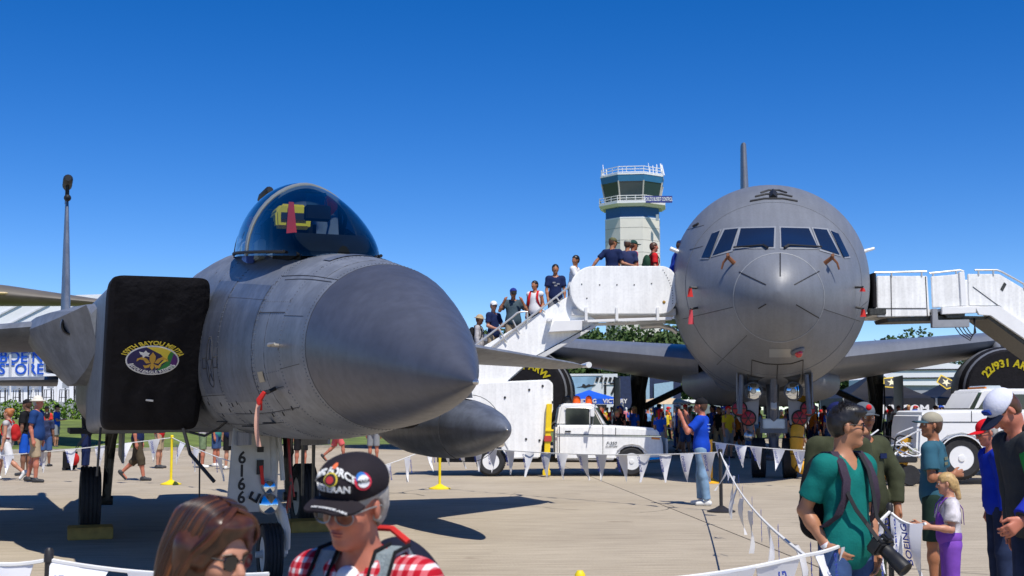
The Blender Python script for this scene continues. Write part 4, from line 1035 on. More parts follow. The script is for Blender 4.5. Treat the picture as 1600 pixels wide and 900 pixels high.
for k in range(8):
    q = P(1575 + 22 * k, 470 + 14 * k, D2); MB().box((q.x, D2 + .72, q.z), (.28, 1.3, .03)).build('stair_step', GSHADE, S2)
MB().box(P(1640, 650, D2 + .7), (3.2, 1.6, 1.2)).build('stair_base', WHT, S2, bevel=.04)
for dx in (1600, 1680): MB().lathe([(.36, -.1), (.40, 0), (.36, .1)], P(dx, 0, D2) * Vector((1, 0, 0)) + Vector((0, D2 - .05, .40)) if False else Vector((P(dx, 640, D2).x, D2 - .05, .40)), (0, 1, 0), 24).build('tyre', RUBBER, S2)
# ---- older white pickup on the right
S3 = thing('pickup_truck', 'older white pickup truck with big front wheel behind the boy in the cap', 'pickup truck', (0, 0, 0))
D3 = 27.6
b = slabxz('body', [(1434, 668), (1438, 646), (1446, 642), (1516, 640), (1640, 640), (1640, 728), (1548, 728), (1542, 712), (1538, 698), (1526, 686), (1503, 680), (1482, 684), (1470, 694), (1465, 706), (1464, 716), (1432, 716)], D3, 1.95, WHT, S3, .06)
for u0, u1, v in ((1436, 1640, 659.5), ): MB().tube(pl([(u0, v), (u1, v)], D3 - .003), .010, 4).build('panel_gap', LINE, b)
MB().tube(pl([(1518, 642), (1518, 660)], D3 - .003), .009, 4).build('panel_gap', LINE, b)
MB().tube(pl([(1547, 660), (1550, 726)], D3 - .003), .009, 4).build('panel_gap', LINE, b)
arch = [(1503 + 36 * math.cos(R(a)), 717 - 36 * math.sin(R(a))) for a in range(-5, 186, 10)]
MB().loft([[P(u, v, D3 - .03), P(u, v, D3 + .12), P(1503 + (u - 1503) * 1.05, 717 + (v - 717) * 1.05, D3 + .12), P(1503 + (u - 1503) * 1.05, 717 + (v - 717) * 1.05, D3 - .03)] for u, v in arch]).build('wheel_arch_lip', WHT, b)
slabxz('wheel_well', [(1466, 684), (1540, 684), (1540, 716), (1466, 716)], D3 + .25, .5, BLACK, S3, 0)
cb = slabxz('cab', [(1516, 641), (1533, 611), (1540, 607), (1640, 607), (1640, 641)], D3 + .12, 1.7, WHT, S3, .05, D0=D3)
slabxz('windshield', [(1518, 640), (1533, 613), (1537, 613), (1524, 641)], D3 + .10, 1.72, glass('truck_glass'), cb, 0, D0=D3)
slabxz('side_window', [(1530, 640), (1546, 616), (1640, 616), (1640, 640)], D3 + .09, .06, DARKGL, cb, .004, D0=D3)
lb = slabxz('light_bar', rrect(1547, 602, 1573, 611, 3), D3 + .3, 1.0, M('clear_lens', (.55, .6, .62), .2), cb, .02, D0=D3)
slabxz('amber_end', rrect(1546, 604, 1549, 611, 1), D3 + .28, 1.04, M('amber_lens'), lb, 0, D0=D3)
slabxz('reflector', [(1541, 721), (1555, 722), (1554, 729), (1541, 729)], D3 - .03, .04, YEL, b, 0)
slabxz('bumper', [(1426, 700), (1434, 700), (1434, 715), (1426, 715)], D3 - .02, 2.0, CHROME, S3, .02)
tyre_wheel(S3, 1503, 716, D3 + .02, 33, w=.28)
# ---- yellow air hose with dark bands from the tanker to the right
hz = thing('air_hose', 'yellow air hose with dark bands dropping from the tanker to the ramp', 'hose', (0, 0, 0))
path = [P(1253, 622, 30.3), P(1250, 640, 30.2), P(1247, 665, 30.1), P(1245, 684, 30.0)]
e0 = P(1245, 693, 30.0); e0.z = .42
path += [e0, Vector((e0.x + .12, 29.9, .26)), Vector((e0.x + .5, 29.8, .22)), Vector((e0.x + 1.4, 29.6, .22)), Vector((P(1395, 700, 28.5).x, 28.5, .24)), P(1420, 692, 28.2), P(1447, 682, 28.0)]
def resample(pts, step):
    out = [pts[0]]; acc = 0
    crv = []
    n = len(pts)
    for i in range(n - 1):
        p0, p1, p2, p3 = pts[max(i - 1, 0)], pts[i], pts[i + 1], pts[min(i + 2, n - 1)]
        for k in range(12):
            t = k / 12.
            crv.append(.5 * ((2 * p1) + (p2 - p0) * t + (2 * p0 - 5 * p1 + 4 * p2 - p3) * t * t + (3 * p1 - p0 - 3 * p2 + p3) * t ** 3))
    crv.append(pts[-1])
    for a, b in zip(crv, crv[1:]):
        acc += (b - a).length
        if acc >= step: out.append(b); acc = 0
    return out
hp = resample(path, .055)
MB().tube(hp, [.155 + .008 * math.sin(i * 2.1) for i in range(len(hp))], 16).build('hose_skin', M('hose_yellow', (.72, .36, .02), .6, var=.12, scale=9), hz)
for i in range(3, len(hp) - 1, 4):
    d = (hp[i + 1] - hp[i - 1]).normalized(); x, y = frame_for(d)
    MB().tube([hp[i] + (x * math.cos(R(30 * k)) + y * math.sin(R(30 * k))) * .160 for k in range(12)], .012, 5, closed=True).build('hose_band', BLACK, hz)
# ---- wheel chocks
CH = M('chock_wood', (.42, .24, .05), .75, var=.2, scale=10)
for k, (lx, ly, lab) in enumerate(((.42, -1.375, 'yellow-brown wooden chock before the fighter main wheel at left'), (.42, 1.375, 'yellow-brown wooden chock before the fighter main wheel behind the veteran'))):
    bpy.context.view_layer.update()
    w = F.matrix_world @ Vector((lx, ly, 0))
    c = MB().prism([(-.12, 0), (.12, 0), (.10, .14), (-.02, .17), (-.10, .17)], 'y', -.27, .27).build('wheel_chock', CH, None, bevel=.012)
    c.location = w; c.rotation_euler = (0, 0, F.rotation_euler.z); tag(c, lab, 'chock', 'chocks under the fighter')
# ------------------------------------------------------------------ control tower, far buildings, tents, trees
TW = thing('control_tower', 'pale control tower with blue bands and glass cab behind the stairs', 'control tower', (0, 0, 0))
DT = 190.0
TC = P(989, 400, DT); TCX = TC.x
def oct_ring(r, z, rot=R(22.5 - 8)): return [(TCX + r * math.cos(rot + R(45) * k), DT + r * math.sin(rot + R(45) * k), z) for k in range(8)]
def vz(v): return P(989, v, DT).z
pxm = DT / 2000. / math.cos(R(22.5))
CREAM = M('tower_cream', (.74, .70, .62), .8, var=.06, scale=.4); TBLUE = M('tower_blue', (.02, .10, .26), .5, var=.1)
ow = lambda px: px * .5 * DT / 2000. / math.cos(R(10))
MB().loft([oct_ring(ow(90), -.1), oct_ring(ow(90), vz(346))]).build('shaft', CREAM, TW, smooth=False)
sh = TW.children[0]
for v in (361, 380, 399, 418, 437, 456): MB().loft([oct_ring(ow(90.3), vz(v) - .03), oct_ring(ow(90.3), vz(v) + .03)]).build('panel_joint', M('tower_joint', (.36, .33, .28), .9), sh, smooth=False)
MB().loft([oct_ring(ow(88), vz(346.2)), oct_ring(ow(88), vz(326))]).build('blue_band', TBLUE, TW, smooth=False)
MB().loft([oct_ring(ow(90.5), vz(347)), oct_ring(ow(90.5), vz(345))]).build('ledge', WHT, TW, smooth=False)
MB().loft([oct_ring(ow(97), vz(329)), oct_ring(ow(110), vz(325)), oct_ring(ow(110), vz(322))]).build('gallery_floor', WHT, TW, smooth=False)
MB().loft([oct_ring(ow(86), vz(324)), oct_ring(ow(100), vz(290))]).build('cab_glass', M('cab_glass', (.02, .05, .06), .05, var=0, spec=.9), TW, smooth=False)
a_, b_ = oct_ring(ow(87), vz(324)), oct_ring(ow(101), vz(290))
for p, q in zip(a_, b_): MB().tube([p, q], .12, 6).build('mullion', M('mullion_cream', (.55, .52, .45), .6), TW)
MB().loft([oct_ring(ow(101), vz(291)), oct_ring(ow(104), vz(281))]).build('cab_fascia', M('fascia_blue', (.03, .17, .34), .5), TW, smooth=False)
MB().loft([oct_ring(ow(105), vz(281)), oct_ring(ow(105), vz(278.5))]).build('roof', WHT, TW, smooth=False)
def rail(r, v0, v1, n):
    ring = oct_ring(r, 0)
    for z in np.linspace(vz(v0), vz(v1), n):
        MB().tube([(x, y, z) for x, y, _ in ring], .06, 5, closed=True).build('guard_rail', WHT, TW)
    for k in range(8):
        for t in (0, .33, .66):
            a, c = Vector(ring[k]), Vector(ring[(k + 1) % 8]); q = a.lerp(c, t)
            MB().tube([(q.x, q.y, vz(v1)), (q.x, q.y, vz(v0))], .05, 5).build('rail_post', WHT, TW)
rail(ow(108), 313.5, 321, 3); rail(ow(101), 268.5, 277, 3)
for u, v, r_ in ((942, 258, .05), (972, 262, .03), (1013, 255, .04), (1020, 259, .06), (1026, 257, .07), (1032, 256, .09), (1034, 258, .09), (947, 264, .05), (1015, 261, .03)):
    x = P(u, v, DT).x; MB().tube([(x, DT + random.uniform(-3, 1), vz(280)), (x, DT, vz(v))], r_, 5).build('antenna', WHT, TW)
sg0 = P(1022, 320, DT)
sgn = MB().box((sg0.x, DT - 5.0, sg0.z), (4.2, .1, 1.0), Matrix.Rotation(R(0), 3, 'Z')).build('sign_board', M('sign_navy', (.03, .04, .22), .5), TW)
text('lettering', "WORLD'S BUSIEST CONTROL", .8, WHT, sgn, basis((sg0.x, DT - 5.07, sg0.z), (1, 0, 0), (0, -1, 0)) @ Matrix.Diagonal((.40, 1., 1, 1)), extrude=.01, bold=.012)
MB().box(P(1027, 340, DT - 4.5), (.4, .3, .9)).build('door', M('tower_grey', (.3, .35, .38), .6), TW)
# ---- far trees: trunk, limbs, and crowns of leaf clumps
LEAF = [M('leaf_%s' % n, c, .7, var=.35, scale=.6) for n, c in (('dark', (.030, .062, .014)), ('mid', (.05, .095, .02)), ('light', (.075, .13, .028)))]
BARK = M('bark', (.09, .065, .045), .9, var=.3)
def tree_mesh(seed, h, w):
    rg = np.random.RandomState(seed)
    tr_ = MB(); tr_.tube([(0, 0, -.2), (.1, 0, h * .3), (0, .1, h * .6), (.1, 0, h * .85)], [h * .03, h * .022, h * .015, h * .005], 7)
    for k in range(6):
        a = rg.rand() * 6.28; z = h * (.25 + .1 * k); l = w * .4
        tr_.tube([(0, 0, z), (l * .5 * math.cos(a), l * .5 * math.sin(a), z + h * .08), (l * math.cos(a), l * math.sin(a), z + h * .2)], [h * .012, h * .008, h * .003], 5)
    nb = 34; cl = []
    for k in range(nb):
        a = rg.rand() * 6.28; t = rg.rand(); zz = h * (.22 + .74 * t); rr = w * .5 * math.sqrt(max(.05, 1 - ((t - .38) / .66) ** 2)) * (.35 + .65 * rg.rand())
        cl.append((rr * math.cos(a), rr * math.sin(a), zz, w * (.09 + .09 * rg.rand())))
    mb = MB(); s0 = h * .016
    for cx, cy, cz, cr in cl:
        mi = rg.randint(3)
        for j in range(95):
            d = rg.randn(3); d /= np.linalg.norm(d); p = np.array((cx, cy, cz)) + d * cr * (.55 + .5 * rg.rand()) * np.array((1, 1, .8))
            a, b = rg.randn(3), rg.randn(3); a *= s0 / np.linalg.norm(a) * 1.6; b = np.cross(a, b); b *= s0 / np.linalg.norm(b)
            mb.add([p - a, p + b, p + a, p - b], [(0, 1, 2, 3)], mi if rg.rand() < .75 else rg.randint(3))
    return tr_, mb
tmesh = []
for k in range(3):
    a, b = tree_mesh(20 + k, 1.0, .95)
    tmesh.append((a, b))
def tree(x, y, h, kind, label, group, wide=1.):
    t = thing('tree', label, 'tree', (x, y, -.05), random.uniform(0, 6.28), group)
    t.scale = (h * wide, h * wide, h)
    if isinstance(tmesh[kind][0], MB):
        a = tmesh[kind][0].build('trunk', BARK, t); b = tmesh[kind][1].build('crown', LEAF, t, smooth=False); tmesh[kind] = (a.data, b.data)
    else:
        link_mesh('trunk', tmesh[kind][0], t); link_mesh('crown', tmesh[kind][1], t)
    return t
ORD = ['first', 'second', 'third', 'fourth', 'fifth', 'sixth', 'seventh', 'eighth', 'ninth', 'tenth', 'eleventh', 'twelfth', 'thirteenth', 'fourteenth', 'fifteenth', 'sixteenth', 'seventeenth', 'eighteenth', 'nineteenth', 'twentieth', 'twenty-first', 'twenty-second', 'twenty-third', 'twenty-fourth', 'twenty-fifth', 'twenty-sixth']
for k in range(26):
    u = 700 + 36 * k + random.uniform(-8, 8); d = random.uniform(270, 320)
    top = 512 + random.uniform(-4, 14)
    if 1385 < u < 1420: top = 524
    elif u > 1300: top += 34
    q = P(u, top, d); tree(q.x, d, q.z, k % 3, 'broad green tree, %s from the left in the far tree line' % ORD[k], 'far tree line', 1.2)
for k, u in enumerate((905, 938, 962, 990, 1012, 1040)):
    q = P(u, 511 + 4 * (k % 2), 150); tree(q.x, 150, q.z, k % 3, 'tree standing before the tower foot, %s from the left' % ORD[k], 'trees before the tower', 1.0)
# ---- shop tent on the left
DS = 78.0
ST = thing('shop_tent', 'white shop tent with blue roof stripe and large blue lettering at left', 'tent', (0, 0, 0))
def sx(name, pix, D, t, mat, parent, bevel=0.): return MB().prism(XZ(pix, D), 'y', D, D + t).build(name, mat, parent, bevel=bevel, smooth=False)
TWH = M('tent_white', (.80, .81, .82), .6, var=.04, scale=.5)
SBL = M('shop_blue', (.01, .09, .55), .5, var=.05)
sx('wall', [(-120, 540), (330, 540), (330, 655), (-120, 655)], DS, 12, TWH, ST)
roof = sx('roof', [(-200, 520), (-60, 486), (120, 461), (178, 459), (330, 470), (330, 545), (-200, 545)], DS - .6, 13, TWH, ST)
for k in range(7):
    u = -130 + 44 * k; MB().tube(pl([(u, 535), (u + 120, 474)], DS - .65), .07, 5).build('roof_rib', M('rib_grey', (.62, .63, .66), .6), roof)
sx('roof_stripe', [(25, 513), (150, 477), (178, 471), (178, 480), (120, 496), (90, 513)], DS - .75, .1, SBL, roof)
signb = sx('sign_board', [(-70, 550), (68, 550), (68, 598), (-70, 598)], DS - .3, .1, TWH, ST)
for tx, v, sz in (('BOEING', 558.5, .92), ('STORE', 577.5, .92)):
    q = P(-8 if tx == 'STORE' else 0, v, DS - .35)
    text('lettering', tx, sz, SBL, signb, basis((P(33, v, DS - .35).x if tx == 'STORE' else P(42, v, DS - .35).x, DS - .34, q.z), (1, 0, 0), (0, -1, 0)), extrude=.02, bold=.012)
for u in (16, 47): sx('sign_seam', [(u - 1.6, 551), (u + 1.6, 551), (u + 1.6, 597), (u - 1.6, 597)], DS - .42, .04, M('seam_grey', (.5, .52, .56), .7), signb)
deck = sx('deck', [(-120, 628), (330, 628), (330, 672), (-120, 672)], DS - 4, 4, M('deck_grey', (.4, .42, .44), .8), ST)
for k in range(22):
    u = -20 + 12 * k + (k % 3) * 2
    MB().tube(pl([(u, 599), (u, 632)], DS - 2.2 + .3 * (k % 2)), .05, 5).build('deck_post', BLACK if k % 3 else WHT, ST)
# bar stools on the deck: four legs, seat, back
BLS = M('stool_black', (.02, .02, .022), .4)
for k in range(9):
    u = 4 + 24 * k
    if 60 < u < 68: continue
    t = thing('bar_stool', 'dark metal bar stool, %s from the left on the shop tent deck' % ORD[k], 'stool', P(u, 629, DS - 3.2), 0, 'bar stools on the shop deck')
    MB().box((0, 0, .75), (.42, .4, .05)).build('seat', M('stool_grey', (.35, .37, .4), .5), t)
    MB().box((0, .19, 1.0), (.40, .04, .34)).build('backrest', M('stool_grey'), t)
    for dx in (-.2, .2):
        for dy in (-.18, .18): MB().tube([(dx * 1.15, dy, 0), (dx, dy, .75)], .025, 5).build('leg', BLS, t)
    MB().tube([(-.22, -.18, .3), (.22, -.18, .3)], .02, 5).build('foot_rail', BLS, t)
# grass bank in front of the deck, hedge along it
bank = []
for x in np.linspace(-60, -13, 24):
    h = 1.05 * min(1, max(0, (-13 - x) / 6.)); bank.append([(x, 56 + .2 * x, -.06), (x, 64 + .2 * x, h * .5), (x, 72, h), (x, 75, h), (x, 75.5, -.06)])
structure(MB().loft(bank, closed=False, caps=(False, False)).build('grass_bank', GRASS))
rg = np.random.RandomState(8)
for k in range(9):
    u0 = 12 + 34 * k; c = P(u0, 644, 72.5)
    h = thing('hedge_shrub', 'bright green shrub, %s from the left before the shop tent' % ORD[k], 'shrub', (c.x, 72.5, .95), 0, 'hedge before the shop tent')
    mb = MB()
    for j in range(520):
        d = rg.randn(3); d /= np.linalg.norm(d); p = d * np.array((.75, .6, .62)) * (.75 + .3 * rg.rand()) * (1 + .15 * math.sin(5 * d[0] + k)) + np.array((0, 0, .55))
        a, b = rg.randn(3), rg.randn(3); a *= .085 / np.linalg.norm(a); b = np.cross(a, b); b *= .06 / np.linalg.norm(b)
        mb.add([p - a, p + b, p + a, p - b], [(0, 1, 2, 3)], rg.randint(3))
    mb.build('foliage', [M('hedge_a', (.10, .20, .015), .7, var=.2), M('hedge_b', (.16, .28, .02), .7, var=.2), M('hedge_c', (.06, .13, .012), .7, var=.2)], h, smooth=False)
    MB().tube([(0, 0, -.1), (0, 0, .6)], .05, 5).build('stem', BARK, h)
# ---- wing of another aircraft reaching in from the left
DW = 52.0
ow_ = thing('parked_aircraft', 'brownish grey wing of another parked aircraft reaching in at far left', 'aircraft', (0, 0, 0))
def wsec(u, vt, vb, ch):
    a, b = P(u, vt, DW), P(u, vb, DW); zc = (a.z + b.z) / 2; th = a.z - b.z
    return ((a.x, DW - ch * .25, zc), (a.x, DW + ch * .75, zc + .12), th, (0, 0, 1))
slab_wing('wing', [wsec(-420, 415, 478, 7.), wsec(0, 445, 478, 5.0), wsec(172, 471, 479, 2.6)], M('wing_underside', (.13, .115, .095), .5, var=.2, scale=1.0), ow_)
MB().loft([sring(P(-560, 500, DW).x + i * 0, 1, 1, 1, 1) for i in range(0)] or [[(P(-430, 470, DW).x + 2.2 * math.cos(t) - 2, y, 3.4 + 2.2 * math.sin(t)) for t in [2 * math.pi * j / 24 for j in range(24)]] for y in (40, 70)]).build('fuselage', M('wing_underside'), ow_)
MB().ell(P(3, 458, DW - 1.3), (.25, .12, .05)).build('position_light', M('lens_cream', (.7, .55, .3), .4), ow_)
# ---- display trailer with a printed side
DB = 95.0
TR = thing('display_trailer', 'white display trailer printed with a dark jet and the number 17', 'trailer', (0, 0, 0))
sx('body', [(806, 584), (965, 584), (965, 652), (806, 652)], DB, 3, M('trailer_white', (.72, .74, .76), .5, var=.03), TR)
sx('sky_print', [(868, 588), (932, 588), (920, 620), (868, 625)], DB - .04, .03, M('sky_print', (.30, .48, .66), .5, var=.3, scale=.6), TR)
def jetprint(c, s, D, mat, parent):
    pts = [(-1.4, -.2), (-.7, -.05), (-.55, .28), (-.3, .22), (-.15, .05), (.3, .25), (.5, .12), (1.25, .22), (.9, .0), (.3, -.12), (-.2, -.3), (-.6, -.2)]
    MB().prism([(c.x + p * s, c.z + q * s) for p, q in pts], 'y', D - .06, D - .03).build('jet_print', mat, parent)
jetprint(P(917, 603, DB), .55, DB, M('print_black', (.02, .02, .02), .6), TR)
for tx, v, sz in (('MUSTANG', 593, .40), ('17', 608, 1.2)):
    q = P(952, v, DB); 
    if tx == 'MUSTANG':
        for i in range(6): MB().box(Vector((q.x - .9 + .32 * i, DB - .05, q.z)), (.2, .02, .34), Matrix.Rotation(R(18), 3, 'Y')).build('print_mark', BLACK, TR)
        continue
    text('lettering', tx, sz, BLACK, TR, basis((q.x, DB - .05, q.z), (1, 0, 0), (0, -1, 0)), extrude=.01, bold=.02)
for pts in ([(941, 586), (941, 606)], [(943, 601), (963, 601)], [(878, 588), (940, 587)]): MB().tube(pl(pts, DB - .04), .03, 4).build('print_line', M('print_grey', (.3, .3, .3), .6), TR)
sx('window_panel', [(925, 632), (948, 632), (948, 641), (925, 641)], DB - .05, .04, BLACK, TR)
for u in (830, 940): MB().lathe([(.5, -.15), (.55, 0), (.5, .15)], Vector((P(u, 640, DB).x, DB - .1, .5)), (0, 1, 0), 20).build('wheel', RUBBER, TR)
# ---- pop-up canopies
def canopy(name, label, D, u0, u1, ve, vp, vl, mat, cat='canopy', depth=None, group=None):
    t = thing(name, label, cat, (0, 0, 0), 0, group)
    a, b = P(u0, ve, D), P(u1, ve, D); pk = P((u0 + u1) / 2, vp, D); dp = depth or (b.x - a.x)
    zl = P(u0, vl, D).z; zt = a.z; cx, cy = (a.x + b.x) / 2, D + dp / 2
    mb = MB(); n = 6; rings = []
    for i in range(n + 1):
        f = i / n; k = 1 - f; zz = zt + (pk.z - zt) * (f ** 1.25)
        rings.append([(cx + (a.x - cx) * k, cy - dp / 2 * k, zz), (cx + (b.x - cx) * k, cy - dp / 2 * k, zz), (cx + (b.x - cx) * k, cy + dp / 2 * k, zz), (cx + (a.x - cx) * k, cy + dp / 2 * k, zz)])
    top = mb.loft(rings, caps=(False, False)).build('roof', mat, t, smooth=False)
    for p0, p1 in (((a.x, D), (b.x, D)), ((a.x, D), (a.x, D + dp)), ((b.x, D), (b.x, D + dp)), ((a.x, D + dp), (b.x, D + dp))):
        MB().add([(p0[0], p0[1], zt), (p1[0], p1[1], zt), (p1[0], p1[1], zl), (p0[0], p0[1], zl)], [(0, 1, 2, 3)]).build('valance', mat, t, smooth=False)
    for x in (a.x, b.x):
        for y in (D + .03, D + dp - .03): MB().tube([(x, y, 0), (x, y, zt)], .04, 6).build('leg', HR, t)
    return t, a, b, zt, zl
BLC = M('canopy_blue', (.008, .10, .62), .6, var=.08, scale=2)
t, a, b, zt, zl = canopy('pop_up_canopy', 'bright blue pop-up canopy with white lettering behind the stair truck', 58.0, 874, 973, 623, 608.5, 631, BLC)
text('lettering', 'BANDING    VICTORY', .26, WHT, t, basis(((a.x + b.x) / 2 + .35, 57.97, (zt + zl) / 2), (1, 0, 0), (0, -1, 0)), extrude=.004, bold=.008)
BKC = M('canopy_black', (.014, .014, .018), .55, var=.25, scale=1.2, bump=.4, bscale=3)
YST = M('logo_gold', (.75, .52, .03), .6)
for kk, (u0, u1, lab) in enumerate(((1318, 1462, 'black canopy with gold star logo and white web address, nearer the gear leg'), (1464, 1600, 'black canopy with slanted gold star logo behind the right engine'))):
    t, a, b, zt, zl = canopy('exhibit_canopy', lab, 66.0, u0, u1, 622, 578, 648, BKC, depth=5.0, group='black exhibit canopies')
    fx = P(1397 if kk == 0 else 1471 + 11, 603, 65.2)
    tilt = Matrix.Rotation(R(0 if kk == 0 else -35), 4, 'Z')
    if kk == 0:
        text('lettering', 'GOARMY.COM', .62, WHT, t, basis((P(1389, 645, 65.9).x, 65.95, P(1389, 640.5, 65.9).z), (1, 0, 0), (0, -1, 0)), extrude=.004, bold=.03)
    else:
        text('lettering', 'GOARMY', .5, WHT, t, basis((P(1490, 640, 65.9).x, 65.95, P(1490, 640, 65.9).z), (1, 0, 0), (0, -1, 0)), extrude=.004, bold=.025)
    mm = basis((fx.x, 65.75 + .3, fx.z), (1, 0, 0), (0, -1, .35)) @ tilt
    o = MB().prism([(-.42, .28), (.42, .36), (.42, .0), (.2, -.28), (-.42, -.22)], 'z', 0, .02).build('logo_border', YST, t, matrix=mm @ Matrix.Translation((0, 0, .45)))
    MB().prism([(-.36, .22), (.36, .29), (.36, .02), (.17, -.22), (-.36, -.17)], 'z', .02, .03).build('logo_field', BKC, o)
    MB().prism([((.24 if j % 2 == 0 else .09) * math.cos(R(90 + 36 * j)), (.22 if j % 2 == 0 else .085) * math.sin(R(90 + 36 * j)) + .03) for j in range(10)], 'z', .03, .045).build('logo_star', M('star_pale', (.85, .78, .5), .6), o)
# dark display hall and white marquee far behind
hall = thing('exhibit_hall', 'dark blue exhibit hall behind the tanker gear', 'building', (0, 0, 0))
sx('wall', [(964, 588), (1064, 588), (1064, 656), (964, 656)], 110, 8, M('hall_navy', (.02, .03, .08), .6, var=.2), hall)
sx('panel', [(1000, 590), (1015, 590), (1015, 650), (1000, 650)], 109.9, .08, M('hall_pale', (.35, .5, .62), .5), hall)
sx('panel', [(1022, 600), (1052, 596), (1052, 652), (1022, 652)], 109.8, .08, M('hall_pale'), hall)
mq = thing('marquee', 'white marquee with dark trim far behind the black canopies', 'tent', (0, 0, 0))
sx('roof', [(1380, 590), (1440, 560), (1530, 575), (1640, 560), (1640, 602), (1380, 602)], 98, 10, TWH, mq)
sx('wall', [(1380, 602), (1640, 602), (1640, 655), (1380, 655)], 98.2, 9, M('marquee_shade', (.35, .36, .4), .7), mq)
for v in (577, 590): sx('roof_band', [(1380, v), (1640, v - 2), (1640, v), (1380, v + 2)], 97.9, .08, BLACK, mq)
# portable toilets
for k in range(6):
    u = 1058 + 11.5 * k; c = P(u, 640, 118)
    t = thing('portable_toilet', '%s portable toilet, %s from the left in the far row' % ('grey' if k % 2 else 'green', ORD[k]), 'toilet', (c.x, 118, 0), 0, 'row of portable toilets')
    MB().box((0, 0, 1.1), (1.05, 1.1, 2.2)).build('cabin', M('toilet_grey', (.33, .38, .36), .5) if k % 2 else M('toilet_green', (.22, .30, .16), .5), t, bevel=.04)
    MB().loft([[(-.55, -.56, 2.2), (.55, -.56, 2.2), (.55, .56, 2.2), (-.55, .56, 2.2)], [(-.3, -.3, 2.5), (.3, -.3, 2.5), (.3, .3, 2.5), (-.3, .3, 2.5)]]).build('roof', M('toilet_roof', (.55, .57, .55), .5), t)
    MB().box((0, -.57, 1.05), (.7, .04, 1.85)).build('door', M('toilet_door', (.2, .24, .25), .5), t)
# round sunshade table
t = thing('sunshade', 'round beige sunshade over a table among the crowd', 'sunshade', P(1037, 640, 60) * Vector((1, 1, 0)))
MB().lathe([(1.35, 1.85), (1.30, 1.93), (.8, 2.08), (.05, 2.18)], (0, 0, 0), (0, 0, 1), 24).build('canopy', M('sunshade_beige', (.62, .48, .32), .7), t)
MB().tube([(0, 0, 0), (0, 0, 2.15)], .03, 6).build('pole', HR, t); MB().lathe([(.5, .72), (.5, .75)], (0, 0, 0), (0, 0, 1), 20).build('table_top', WHT, t)
# ------------------------------------------------------------------ people
def cloth(name, col, var=.10, **k): return M('cloth_' + name, col, .85, var=var, scale=9, bump=.5, bscale=90, spec=.15, bdist=.004, **k)
SKIN = {'light': M('skin_light', (.50, .235, .145), .5, var=.08, scale=14), 'tan': M('skin_tan', (.36, .145, .068), .5, var=.08, scale=14), 'red': M('skin_red', (.48, .165, .10), .5, var=.12, scale=12), 'brown': M('skin_brown', (.22, .10, .055), .5, var=.08, scale=14), 'asian': M('skin_warm', (.42, .19, .10), .48, var=.07, scale=14)}
HAIR = {'black': M('hair_black', (.012, .010, .010), .42, var=.3, scale=30), 'brown': M('hair_brown', (.075, .032, .014), .45, var=.3, scale=30), 'grey': M('hair_grey', (.35, .33, .30), .6, var=.2, scale=30), 'blond': M('hair_blond', (.46, .30, .12), .5, var=.25, scale=30), 'ginger': M('hair_ginger', (.40, .14, .04), .5, var=.25, scale=30)}
NAVY = cloth('navy', (.012, .022, .075)); BLKC = cloth('black', (.012, .012, .014)); KHA = cloth('khaki', (.40, .31, .20)); WHC = cloth('white', (.74, .74, .75), .05); GRYC = cloth('grey', (.25, .26, .28))
JEAN = cloth('jeans', (.045, .085, .20), .25); LJEAN = cloth('light_jeans', (.20, .32, .46), .25); DJEAN = cloth('dark_jeans', (.018, .028, .065), .25); REDT = cloth('red', (.60, .02, .025)); BLUT = cloth('blue', (.012, .09, .50)); OLIVE = cloth('olive', (.050, .056, .030), .2)
SHOE = M('shoe_dark', (.035, .036, .04), .6, var=.3, scale=20); SHOEW = M('shoe_white', (.7, .7, .68), .6, var=.1)
SGLASS = M('sunglass_lens', (.008, .008, .010), .05, var=0, spec=.8)
def rotm(yaw=0, pitch=0, roll=0):
    return Matrix.Rotation(yaw, 3, 'Z') @ Matrix.Rotation(pitch, 3, 'Y') @ Matrix.Rotation(roll, 3, 'X')
